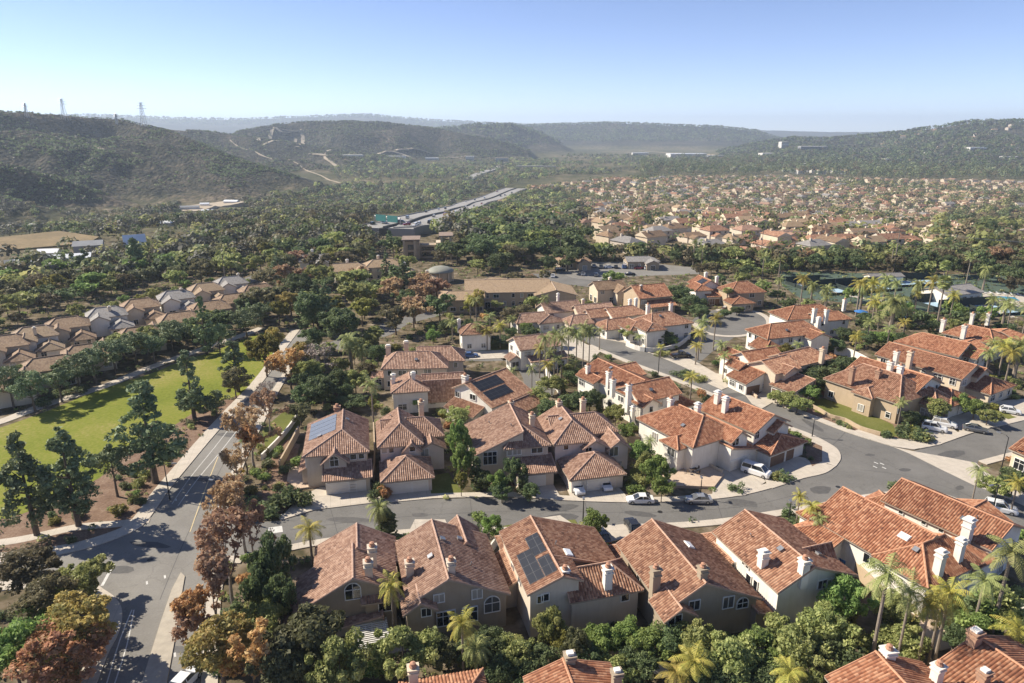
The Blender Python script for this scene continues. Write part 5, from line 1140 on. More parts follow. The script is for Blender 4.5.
car('sedan','grey',754,336,60,'dark car at the far kerb of the cul-de-sac')
car('sedan','blue',470,357,10,'blue car on the back driveway above the solar gable house',.05)
car('hatch','white',1010,413,-30,'white car under the shrubs at the far right driveway',.15)
car('sedan','grey',975,431,-30,'dark car shaded by the hedge beside the side street',.15)
car('sedan','black',728,309,20,'black car outside the cul-de-sac hip house',.15)
for i, (px, py, c, n) in enumerate(((17,347,'white','nearest'),(28,344,'black','second'),(57,333,'white','third'),(107,323,'white','fourth'),(159,312,'silver','fifth'),(163,309,'white','sixth'),(215,298,'white','seventh'))):
    car('sedan', c, px, py, 35, n + ' ' + c + ' car along the lane between the left house rows', group='cars along the left lane')
lot = [(578,267),(586,267),(594,267),(601,268),(609,268),(616,268),(624,268),(631,268),(639,269),(646,269),(548,274),(553,277),(560,271),(583,275),(596,276),(612,276),(630,275)]
for i, (px, py) in enumerate(lot):
    c = ['white','black','silver','grey','white','black','blue','silver','red','white','grey'][i % 11]; w_ = 'back row' if py < 271 and px > 570 else 'front row' if px > 570 else 'entry end'
    L = [q for q in lot if (q[1] < 271) == (py < 271) and (q[0] > 570) == (px > 570)]; n = sorted(L).index((px, py))
    car('suv' if i % 3 == 0 else 'sedan', c, px, py, 85 if i % 4 else 12, '%s car, number %d from left in the %s of the car park' % (c, n + 1, w_), parts=False, group='cars in the car park')
FWP = []
for i in range(26):
    t = .12 + .82 * i / 26; k = int(t * (len(FW) - 2)); a, b_ = FW[k], FW[k+1]; d = (b_ - a).normalized(); n = Vector((-d.y, d.x)); off = [-15,-11,-7.5,7.5,11,15][(i * 5) % 6]; p = a + n * off + d * ((i * 7) % 5)
    FWP.append((i, p, math.degrees(math.atan2(d.y, d.x)) + (180 if off < 0 else 0), off))
for i, p, dg, off in FWP:
    c = ['white','black','silver','grey','red','white','black'][i % 7]; half = 'left' if off > 0 else 'right'
    same = [q for q in FWP if q[0] % 7 % 5 == i % 7 % 5 and (q[3] > 0) == (off > 0)]
    car('suv' if i % 3 else 'van', c, 0, 0, dg, '%s car on the %s carriageway, number %d of all freeway traffic' % (c, half, i + 1), parts=False, group='cars on the freeway', pos=(p.x, p.y, hz(p.x, p.y) + 5.0), name='moving_car')
# ---------------------------------------------------------------- street lamps, poles, signs
def lampm(H, arm):
    b = MB(); b.tube([(0,0,-.2),(0,0,.5),(0,0,H)], [.13,.11,.07], 8)
    if arm: b.tube([(0,0,H-.1),(.5,0,H+.25),(arm,0,H+.3)], .05, 6)
    h = MB(); h.box(arm-.1, -.16, H+.18, arm+.7, .16, H+.36)
    return b.mesh('lamp_post', [DKMET]), h.mesh('lamp_head', [METAL])
LM = lampm(6.5, 1.4); LS = lampm(3.6, 0)
for px, py, M_, rt, lb in ((583,521,LS,90,'short dark lamp post on the kerb right of the small round tree'),(788,524,LS,90,'short dark lamp post beside the palms at the bend'),(645,352,LM,0,'curved-arm street lamp at the corner by the cul-de-sac'),
    (658,376,LM,30,'street lamp rising from the kerb behind the wedged white house'),(1001,470,LM,120,'street lamp beside the side street corner shrubs'),(225,520,LM,160,'street lamp at the avenue corner by the rusty trees'),(170,500,LM,0,'street lamp on the park side of the avenue'),
    (812,437,LS,0,'short lamp post at the corner bed'),(700,499,LS,90,'short lamp post below the raised patio'),(990,522,LM,200,'street lamp at the kerb near the long white car')):
    r = empty('street_lamp', (*G(px, py), .1), R(rt)); setp(r, lb, 'street lamp', 'street lamps'); link('post', M_[0], r); link('lamp_head', M_[1], r)
r = empty('warning_sign', (*G(243,484), 0), 0); setp(r, 'yellow diamond crossroad warning sign on a post beside the avenue', 'sign')
b = MB(); b.tube([(0,0,-.2),(0,0,2.6)], .05, 6); b.build('post', METAL, r)
b = MB(); b.box(-.52,-.02,-.52,.52,.02,.52); o = b.build('sign_plate', simple('sign_yellow', (.75,.5,.03), (.7,.45,.03), 1, .5), r, (0,-.08,2.6), (0,R(45),0))
b = MB(); b.box(-.07,-.04,-.36,.07,-.025,.36); b.box(-.36,-.04,-.07,.36,-.025,.07); b.build('symbol', simple('sign_black', (.015,.015,.015)), r, (0,-.08,2.6))
r = empty('freeway_sign', GT(388,232), R(-35)); setp(r, 'teal green overhead sign gantry at the near end of the freeway', 'sign')
b = MB(); b.tube([(-11,0,-1),(-11,0,9.5)], .3, 6); b.tube([(11,0,-1),(11,0,9.5)], .3, 6); b.tube([(-11,0,9.3),(11,0,9.3)], .25, 6); b.build('gantry_frame', METAL, r)
for x in (-5.5, 4.5): b = MB(); b.box(x-4.4,-.3,6.4,x+4.4,-.05,10.4); b.build('sign_panel', MATS.get('sign_teal') or simple('sign_teal', (.04,.20,.18), (.04,.18,.16), 1, .5), r)
def pylon(px, py, H, lb, wide=.2):
    x, y, z = GT(px, py); r = empty('pylon', (x, y, z-1)); setp(r, lb, 'pylon', 'power pylons on the left hill'); b = MB(); w_ = H*.10
    for s in (-1,1):
        for t in (-1,1): b.tube([(s*w_, t*w_, 0), (s*w_*.25, t*w_*.25, H)], wide, 4)
    for k in range(7):
        z0 = H*k/7; z1 = H*(k+1)/7; a0 = w_*(1-.75*k/7); a1 = w_*(1-.75*(k+1)/7); b.tube([(-a0,-a0,z0),(a1,-a1,z1)], wide*.6, 3); b.tube([(a0,-a0,z0),(-a1,-a1,z1)], wide*.6, 3)
    b.build('tower', METAL, r)
    for zf, L in ((.74,.22),(.86,.19),(.97,.13)): b = MB(); b.tube([(-H*L,0,H*zf),(0,0,H*zf+.8),(H*L,0,H*zf)], wide*.8, 4); b.build('cross_arm', METAL, r)
pylon(65,120,38,'lattice pylon on the left hill crest, left one of the tall pair',.42); pylon(144,126,44,'tallest lattice pylon, right one of the pair on the left hill crest',.42); pylon(27,117,24,'small distant pylon near the left end of the hill crest',.5)
pylon(161,128,22,'small pylon just right of the tallest lattice pylon',.5); pylon(117,124,20,'small pylon between the two tall lattice pylons',.5)
def upole(px, py, H, lb, rad=.16, arm=1.6):
    x, y, z = GT(px, py); r = empty('utility_pole', (x, y, z)); setp(r, lb, 'utility pole', 'utility poles'); b = MB(); b.tube([(0,0,-.5),(0,0,H)], [rad, rad*.7], 6); b.build('pole', BARKP, r)
    b = MB(); b.box(-arm,-.08,H-.9,arm,.08,H-.7); b.box(-arm*.7,-.08,H-2,arm*.7,.08,H-1.8); b.build('cross_arm', BARK, r); return x, y, z + H - .7
A1 = upole(893,272,20,'tall steel pole carrying wires above the tennis club',.22,2.4); A2 = upole(1075,285,17,'utility pole beyond the right edge carrying the club wires'); A0 = upole(760,262,16,'utility pole in the belt left of the tennis club'); A3 = upole(560,262,13,'utility pole beside the car park entry'); A4 = upole(190,232,15,'utility pole in the valley woodland')
def wire(a, c, off, lb):
    P = []; 
    for k in range(25): t = k/24; P.append((a[0]+(c[0]-a[0])*t+off, a[1]+(c[1]-a[1])*t, a[2]+(c[2]-a[2])*t - 6*t*(1-t)))
    b = MB(); b.tube(P, .035, 4); o = b.build('power_line', METAL); setp(o, lb, 'power line', 'power lines above the club')
for a, c, s in ((A1, A2, 'right of'), (A0, A1, 'left of')):
    for off, n in ((-2.2,'nearer side'),(0,'middle'),(2.2,'farther side')): wire(a, c, off, '%s wire running %s the tall steel pole' % (n, s))
# ---------------------------------------------------------------- garden walls, fences, pergola
def wall(pts, H, wd, m, lb, name='garden_wall', cat='wall', cap=True, base=0):
    P = [Vector(G(*p)) for p in pts]; o = strip(name, P, wd, base, H, m, n=3, world=True, kind=None); setp(o, lb, cat)
    for a, c in zip(P, P[1:]): mid = (a+c)/2; d = (c-a).normalized(); n = Vector((-d.y,d.x)); block_poly([a+n*.5, c+n*.5, c-n*.5, a-n*.5])
    return o
wall([(598,286),(616,291),(634,299)], 2.4, .3, W_WHITE, 'tall white wall stepping down beside the tall tan-roofed house')
wall([(626,346),(640,351),(660,352),(680,346),(690,337)], 1.3, .25, W_WHITE, 'low curved white wall enclosing the low-walled corner house')
wall([(583,655),(600,658),(618,664),(640,668),(668,677)], 1.9, .3, CONC, 'long pale garden wall curving behind the hedge at the bottom')
wall([(299,434),(292,448),(280,470)], 1.8, .3, W_TAN, 'tan side wall left of the blue-solar beige house')
wall([(298,418),(285,436),(262,460)], 1.2, .3, W_WHITE, 'low white wall along the avenue planting')
wall([(834,354),(848,357),(866,366),(882,376)], 2.4, .35, W_WHITE, 'white boundary wall behind the corner lawn tan house')
wall([(807,406),(818,411),(830,418),(845,422),(860,430),(880,436)], .9, .3, W_TAN, 'low wavy tan wall along the corner lawn')
wall([(852,572),(868,588),(886,606)], 2.0, .3, W_TAN, 'tan wall running down beside the white two-chimney house')
wall([(968,588),(996,600),(1030,618)], 1.5, .3, W_WHITE, 'white garden wall below the bulky-chimney villa')
wall([(500,560),(509,582),(516,606)], 1.7, .25, W_BEIGE, 'beige side wall left of the cream solar-panel house')
wall([(374,482),(375,460),(374,430)], 1.8, .25, W_TAN, 'dividing wall between the blue-solar and hipped-garage houses')
wall([(628,445),(650,446),(664,440)], 2.0, .25, W_TAN, 'tan wall behind the raised-patio villa')
wall([(616,488),(621,470),(620,458)], 1.7, .3, W_CREAM, 'cream wall right of the two-car pink house')
wall([(486,560),(497,545),(503,535)], 1.6, .25, W_WHITE, 'white fence wall between plain taupe house and its neighbour', 'garden_fence', 'fence')
wall([(560,395),(548,378),(544,370)], 1.8, .25, W_WHITE, 'white wall climbing beside the palm court')
wall([(657,469),(690,461),(722,475)], .95, .2, W_CREAM, 'low cream parapet around the raised patio', base=.4)
wall([(728,384),(742,386),(757,399)], .8, .3, PATIO, 'terraced brick planter wall beside the brown-garage villa')
r = empty('pergola', (*G(372,652), 0), R(15)); setp(r, 'white slatted pergola in the yard of the arched-window house', 'pergola'); b = MB()
for x in (-1.7,1.7):
    for y in (-2.2,2.2): b2 = MB(); b2.box(x-.08,y-.08,-.1,x+.08,y+.08,2.5); b2.build('post', TRIM, r)
b.box(-1.9,-2.4,2.5,-1.75,2.4,2.65); b.box(1.75,-2.4,2.5,1.9,2.4,2.65)
for k in range(15): b.box(-2.1,-2.35+k*.33,2.65,2.1,-2.22+k*.33,2.75)
b.build('slatted_top', TRIM, r)
r = empty('garden_shed', (*G(367,634), 0), R(15)); setp(r, 'small pale garden shed roof beside the slatted pergola', 'shed'); b = MB(); b.box(-1.5,-.8,0,1.5,.8,2.0); b.build('wall', W_BEIGE, r); b = MB(); b.box(-1.7,-1,2.0,1.7,1,2.12); b.build('roof', SOLARF, r)
UMB = simple('umbrella_blue', (.03,.14,.38), (.04,.17,.42), 2, .7)
for px, py, lb in ((860,318,'bright blue parasol left of the palm clump by the club'),(901,322,'blue parasol half hidden in the palm clump')):
    x, y = G(px, py); r = empty('parasol', (x, y, 0)); setp(r, lb, 'parasol', 'blue parasols'); b = MB(); b.tube([(0,0,0),(0,0,2.6)], .04, 6); b.build('pole', TRIM, r); b = MB(); b.lathe([(2.2,2.2),(1.2,2.55),(.02,2.8)], n=8); b.build('canopy', UMB, r)
r = empty('wheelie_bin', (*G(843,567), .1), R(20)); setp(r, 'blue wheelie bin in the side yard of the two-chimney house', 'bin'); b = MB()
loft(b, [[(-.28,-.3,0),(.28,-.3,0),(.28,.3,0),(-.28,.3,0)],[(-.36,-.4,1.05),(.36,-.4,1.05),(.36,.4,1.05),(-.36,.4,1.05)]]); b.build('bin_body', UMB, r); b = MB(); b.box(-.4,-.45,1.05,.4,.45,1.13); b.build('lid', UMB, r)
# patio furniture on the raised patio
x0, y0 = G(693,472,.5)
r = empty('patio_table', (x0, y0, .5)); setp(r, 'round dark table on the raised patio', 'table'); b = MB(); b.lathe([(0,.74),(.7,.74),(.7,.7),(0,.7)], n=14); b.build('tabletop', DARKW, r); b = MB(); b.tube([(0,0,0),(0,0,.7)], .06, 6); b.build('leg', DKMET, r)
for k in range(4):
    a = k * math.pi/2 + .6; r = empty('patio_chair', (x0 + 1.2*math.cos(a), y0 + 1.2*math.sin(a), .5), a); setp(r, 'dark chair %s the patio table' % ['behind','left of','in front of','right of'][k], 'chair', 'chairs around the patio table')
    b = MB(); b.box(-.22,-.22,.42,.22,.22,.47); b.build('seat', DARKW, r); b = MB(); b.box(.2,-.22,.47,.25,.22,.9); b.build('backrest', DARKW, r)
    for sx in (-.2,.2):
        for sy in (-.2,.2): b = MB(); b.tube([(sx,sy,0),(sx,sy,.42)], .02, 4); b.build('leg', DKMET, r)
# ---------------------------------------------------------------- tennis club
CRT = simple('court_blue', (.34,.48,.58), (.37,.51,.60), .2, .8); CRG = simple('court_green', (.075,.11,.075), (.06,.09,.065), .2, .8); FEN, _n, _b = nmat('windscreen_mesh'); _b.inputs['Base Color'].default_value = (.018,.03,.025,1); _b.inputs['Roughness'].default_value = .8
slab('club_ground', [(780,272),(1060,276),(1060,318),(930,312),(800,298),(782,286)], 0, .05, CRG)
for q_ in ([(795,283),(850,296),(905,304)],[(880,279),(930,283),(960,296)],[(935,300),(975,303),(1015,318)]): strip('club_path', q_, 2.2, .05, .07, DRIVE, n=4)
slab('pool_deck', [(982,292),(1060,296),(1060,310),(985,304)], 0, .12, DRIVE)
WATER, _n, _b = nmat('pool_water'); _b.inputs['Base Color'].default_value = (.05,.30,.50,1); _b.inputs['Roughness'].default_value = .05
slab('pool_water', [(991,296),(1014,297.5),(1020,301),(996,300)], .1, .14, WATER)
for i, (px, py, w_, d_, rt, lb) in enumerate(((842,290,24,14,14,'left pale blue tennis court beside the orange villas'),(868,288.5,20,13,14,'blue tennis court left of the tall steel pole'),(915,283,24,12,10,'far blue tennis court beyond the club building'),(955,306,24,16,14,'blue tennis court in front of the clubhouse'),(983,311,24,14,14,'blue tennis court at the right of the front pair'),(812,286,16,12,14,'small court at the left end of the club'))):
    x, y = G(px, py); r = empty('tennis_court', (x, y, 0), R(rt)); setp(r, lb, 'tennis court', 'tennis courts')
    b = MB(); b.box(-w_/2,-d_/2,.0,w_/2,d_/2,.058); b.build('court_surround', CRG, r); b = MB(); b.box(-w_/2+1.5,-d_/2+1.2,.0,w_/2-1.5,d_/2-1.2,.066); b.build('playing_surface', CRT, r)
    b = MB()
    for yy in (-d_/2+1.4, d_/2-1.5): b.box(-w_/2+1.6,yy,.06,w_/2-1.6,yy+.08,.072)
    for xx in (-w_/2+1.6, 0, w_/2-1.7): b.box(xx,-d_/2+1.5,.06,xx+.08,d_/2-1.5,.0725)
    b.build('court_lines', PAINT, r); b = MB(); b.box(-.03,-d_/2+1,.07,.03,d_/2-1,1.0); b.build('net', FEN, r)
    b = MB(); b.box(-w_/2,d_/2,0,w_/2,d_/2+.06,3); b.box(-w_/2,-d_/2-.06,0,w_/2,-d_/2,1.0); b.box(-w_/2-.06,-d_/2,0,-w_/2,d_/2,1.4); b.build('windscreen_fence', FEN, r)
    for xx in np.linspace(-w_/2, w_/2, 6): b = MB(); b.tube([(xx,d_/2+.1,0),(xx,d_/2+.1,3.2)], .05, 4); b.build('post', METAL, r)
    block_poly([(x-w_/2-1,y-d_/2-1),(x+w_/2+1,y-d_/2-1),(x+w_/2+1,y+d_/2+1),(x-w_/2-1,y+d_/2+1)])
house('grey-roofed clubhouse with low walls beside the tennis courts and pool', 'the clubhouse', (948,296,3.2), 20, [blk(0,17,0,11,3.2,5.0,ax='x')], T_GREY, W_WHITE, auto='S', fine=False, level=1, name='clubhouse', cat='clubhouse')
house('small white-roofed kiosk below the tall steel pole', 'the kiosk', (872,277,2.8), 8, [blk(0,14,0,5,2.6,3.4,ax='x')], T_GREY, W_WHITE, fine=False, level=1, name='kiosk', cat='kiosk')
for i in range(6):
    r = empty('sun_lounger', (*G(984+7*i, 293.5+.5*i), .12), R(100)); setp(r, 'white lounger, %s along the far side of the club pool' % ['first from left','second from left','third from left','fourth from left','fifth from left','last'][i], 'lounger', 'loungers at the club pool')
    b = MB(); b.box(-.9,-.35,.3,.4,.35,.4); b.build('seat', TRIM, r); b = MB(); b.face([(.4,-.35,.35),(1,-.35,.8),(1,.35,.8),(.4,.35,.35)]); b.build('backrest', TRIM, r)
# ---------------------------------------------------------------- the hall, its dome and the tower block
def block_building(label, ref, pts, rt, boxes, name='building', cat='building'):
    x, y = G(*pts); r = empty(name, (x, y, 0), R(rt)); setp(r, label, cat); REFS.append((x, y, ref)); bx = []
    for kind, m, q in boxes: b = MB(); b.box(*q); b.build(kind, m, r); bx.append(q)
    xs = [q[0] for q in bx]+[q[3] for q in bx]; ys = [q[1] for q in bx]+[q[4] for q in bx]; c, s = math.cos(R(rt)), math.sin(R(rt))
    block_poly([(x+a*c-d*s, y+a*s+d*c) for a, d in ((min(xs),min(ys)),(max(xs),min(ys)),(max(xs),max(ys)),(min(xs),max(ys)))]); return r
house('broad tan-roofed hall with low side wings behind the autumn trees', 'the broad tan hall', (466,293,5.5), 4, [blk(0,30,0,22,5.4,7.4,ax='x'), blk(-9,6,-7,6,4.6,6.0,ax='x',h0=3), blk(24,38,-4,10,5,6.8)], T_TAN, W_TAN, auto='S', fine=False, level=1, name='hall', cat='hall')
x, y = G(441,281); r = empty('domed_hall', (x, y, 0)); setp(r, 'round hall under a shallow grey-green dome left of the broad hall', 'hall'); REFS.append((x, y, 'the domed hall'))
b = MB(); b.lathe([(4.6,-.2),(4.6,4.2)], n=20); b.build('wall', W_TAN, r)
b = MB(); b.lathe([(5.4,4.1),(5.4,4.5),(4.6,5.2),(3.3,5.8),(1.6,6.2),(0,6.3)], n=28); b.build('dome', simple('dome_copper', (.22,.22,.18), (.27,.27,.22), .4, .7), r, smooth=True)
for k in range(8): a = k*math.pi/4; b = MB(); b.box(-.2,-.2,0,.2,.2,4.2); b.build('column', W_CREAM, r, (5*math.cos(a), 5*math.sin(a), 0))
block_poly([(x-9,y-9),(x+9,y-9),(x+9,y+9),(x-9,y+9)])
r = block_building('tan open-framed tower block with tall posts and flat brown roofs', 'the tower block', (424,259), 6,
  [('wall', W_TAN, (-9,0,0,-2,9,8.6)), ('wall', W_GREIGE, (-2,2,0,6,9,6.4)), ('post', W_TAN, (-9.6,-2.5,0,-8.6,-1.5,9.4)), ('post', W_TAN, (-4.6,-2.5,0,-3.6,-1.5,9.4)), ('post', W_TAN, (8.2,-2.5,0,9.2,-1.5,11)), ('post', W_TAN, (12.5,-2.5,0,13.5,-1.5,11)), ('post', W_TAN, (12.5,5,0,13.5,6,11)),
   ('roof', simple('brown_roof', (.27,.2,.15), (.22,.16,.12), .5), (-10.2,-3,9.4,-1.5,9.6,9.9)), ('roof', MATS['brown_roof'], (7.5,-3,11,14.2,9.5,11.5)), ('stair_wall', W_CREAM, (6,0,0,8.2,8,7.8)), ('window', GLASS, (-7.5,-.06,4.6,-4,-.003,7)), ('window', GLASS, (-7.5,-.06,1,-4,-.003,3.4)), ('window', GLASS, (-1,1.94,1,5,1.997,3)), ('window', GLASS, (-1,1.94,3.8,5,1.997,5.6))], 'tower_block')
# ---------------------------------------------------------------- farm sheds and far commercial buildings
GREYM = simple('grey_sheet', (.17,.18,.19), (.21,.22,.23), .3, .7)
WHR = simple('white_metal_roof', (.72,.74,.76), (.64,.66,.68), .2, .5); CONCW = simple('far_white', (.66,.63,.58), (.6,.57,.52), .1, .9)
def shed(px, py, w_, d_, h_, rt, lb, rm=WHR, wm=CONCW, ridge=1.5, name='shed', cat='shed', wins=False):
    x, y, z = GT(px, py); r = empty(name, (x, y, z-.5), R(rt)); setp(r, lb, cat); REFS.append((x, y, 'the ' + cat))
    b = MB(); b.box(-w_/2,-d_/2,-6,w_/2,d_/2,h_)
    if ridge:
        for s in (-1,1): b.face([(s*w_/2,-d_/2,h_),(s*w_/2,d_/2,h_),(s*w_/2,0,h_+ridge)][::s])
    b.build('wall', wm, r); b = MB(); o = .5
    if ridge: b.face([(-w_/2-o,-d_/2-o,h_),(w_/2+o,-d_/2-o,h_),(w_/2+o,0,h_+ridge+.2),(-w_/2-o,0,h_+ridge+.2)]); b.face([(w_/2+o,d_/2+o,h_),(-w_/2-o,d_/2+o,h_),(-w_/2-o,0,h_+ridge+.2),(w_/2+o,0,h_+ridge+.2)])
    else: b.box(-w_/2-.3,-d_/2-.3,h_,w_/2+.3,d_/2+.3,h_+.5)
    b.build('roof', rm, r)
    if wins:
        n = int(h_ / 3.6)
        for k in range(n): b = MB(); b.box(-w_/2+1,-d_/2-.15,1.2+k*3.6,w_/2-1,-d_/2-.01,2.9+k*3.6); b.build('window_band', GLASS, r)
    block_poly([(x-w_/2,y-d_/2),(x+w_/2,y-d_/2),(x+w_/2,y+d_/2),(x-w_/2,y+d_/2)]); return r
for a in ((71,266,17,11,4.5,25,'bright white-roofed farm shed beside the blue-grey barn'),(91,257,12,12,7,25,'tall blue-grey barn right of the bright white shed',GREYM,GREYM),(36,268,14,8,3.5,40,'white greenhouse tunnel left of the bright white shed'),(20,268,10,6,3,40,'low grey shed at the left of the farm',GREYM),
          (50,257,9,6,3,10,'small white farm shed behind the bright one'),(137,256,9,7,6,30,'white tent-shaped farm roof standing among the valley trees',WHR,CONCW,5),(8,275,12,7,3,20,'low pale shed at the far left farm edge'),
          (66,231,16,8,4,10,'tan shed beside the valley road at the foot of the hill',MATS['brown_roof']),(95,227,26,6,3,25,'long white shed at the foot of the left hill'),(190,210,20,8,4,15,'grey yard shed below the left hill spur',GREYM),(208,214,12,7,4,15,'white yard shed right of the grey yard shed'),(232,204,18,8,4,-10,'pale shed at the right end of the valley yard'),
          (205,206,10,6,3,15,'small white yard shed behind the grey one'),(168,226,10,6,3,10,'small pale shed between hill and woodland'),(35,228,14,7,3,5,'low pale shed beside the valley road at left')): shed(*a)
for a in ((686,157,150,60,14,6,'long white-roofed complex in the far valley centre',WHR,CONCW,0),(715,161,60,40,18,0,'dark glass office block in the far valley',GREYM,GREYM,0),(766,159,46,30,20,10,'white office block under the right hills',CONCW,CONCW,0),(783,150,30,22,30,10,'tall cream tower building under the right hills',CONCW,CONCW,0),
          (812,152,95,30,20,0,'long pale office block with dark window bands below right hills',CONCW,GREYM,0),(975,152,50,28,14,0,'pale building on the right hillside',WHR,CONCW,0),(893,162,60,24,10,0,'white low building left of the hillside pines',CONCW,CONCW,0),(640,155,70,30,10,0,'low white building left of the long complex',WHR,CONCW,0),
          (502,163,40,20,16,0,'tan block beside the far road bend',MATS['brown_roof'],CONCW,0),(470,160,26,18,12,0,'small tan block left of the far road bend',CONCW,CONCW,0),(350,157,70,18,6,0,'pale quarry buildings at the foot of the middle hill',CONCW,CONCW,0),(432,160,40,16,7,0,'white depot building below the middle hill',WHR,CONCW,0),(395,158,60,14,6,0,'long pale depot below the middle hill',CONCW,CONCW,0),
          (745,170,70,26,8,0,'white low warehouse in front of the far treeline',WHR,CONCW,0),(800,166,60,22,7,0,'pale apartment row in front of the far treeline',CONCW,CONCW,0),(930,156,30,20,10,0,'small pale building right of the hillside trees',CONCW,CONCW,0),(1010,160,50,20,10,0,'white building low at the right hillside end',CONCW,CONCW,0)):
    shed(*a, name='office_building', cat='building', wins=True)
for i in range(9): shed(786 + i*7, 172 + (i % 3), 18, 12, 8, rng.uniform(-30,30), '%s cream apartment block of the row before the far treeline' % ['first','second','third','fourth','fifth','sixth','seventh','eighth','ninth'][i], T_TAN, CONCW, 3, 'apartment_block', 'apartment block')
r = empty('bridge', GT(536,170), R(-4)); setp(r, 'long pale concrete bridge deck crossing the far valley', 'bridge'); b = MB(); b.box(-52,-8,8,52,8,10.5); b.build('deck', CONCR, r)
for x in (-40,-20,0,20,40): b = MB(); b.box(x-1.5,-5,-12,x+1.5,5,8); b.build('pier', CONCR, r)
# houses climbing the right hills
for i in range(26):
    px = 860 + (i * 37) % 165; py = 133 + (i * 13) % 24 - (px - 860) * .05
    shed(px, py, 19, 12, 6.5, rng.uniform(-40,40), '%s hillside house, %s, %s' % (['white','cream','tan'][i % 3], ['high on the right hill','low on the right hill','midway up the right hill'][int((py-122)//12) % 3], ['counting leftmost','counting second','counting third','counting fourth','counting fifth','counting sixth','counting seventh','counting eighth','counting ninth'][i // 3]), T_TAN if i % 2 else T_DUST, [CONCW, W_BEIGE, W_TAN][i % 3], 3, 'hillside_house', 'hillside house')
for i, (px, H) in enumerate(((338,20),(345,22),(352,28),(356,30),(361,26),(365,20),(436,16),(180,12))):
    pass
# ---------------------------------------------------------------- the air
b = MB(); b.box(-16500,-16500,-140,16500,16500,330)
HZ = bpy.data.materials.new('haze'); HZ.use_nodes = True; nt = HZ.node_tree; nt.nodes.clear(); ou = nt.nodes.new('ShaderNodeOutputMaterial'); pv = nt.nodes.new('ShaderNodeVolumePrincipled')
pv.inputs['Color'].default_value = (.70,.83,1,1); pv.inputs['Density'].default_value = 1.0e-4; pv.inputs['Anisotropy'].default_value = .2; nt.links.new(pv.outputs[0], ou.inputs['Volume'])
o = b.build('haze', HZ); setp(o, 'pale blue haze fading the far hills', 'haze', kind='stuff')
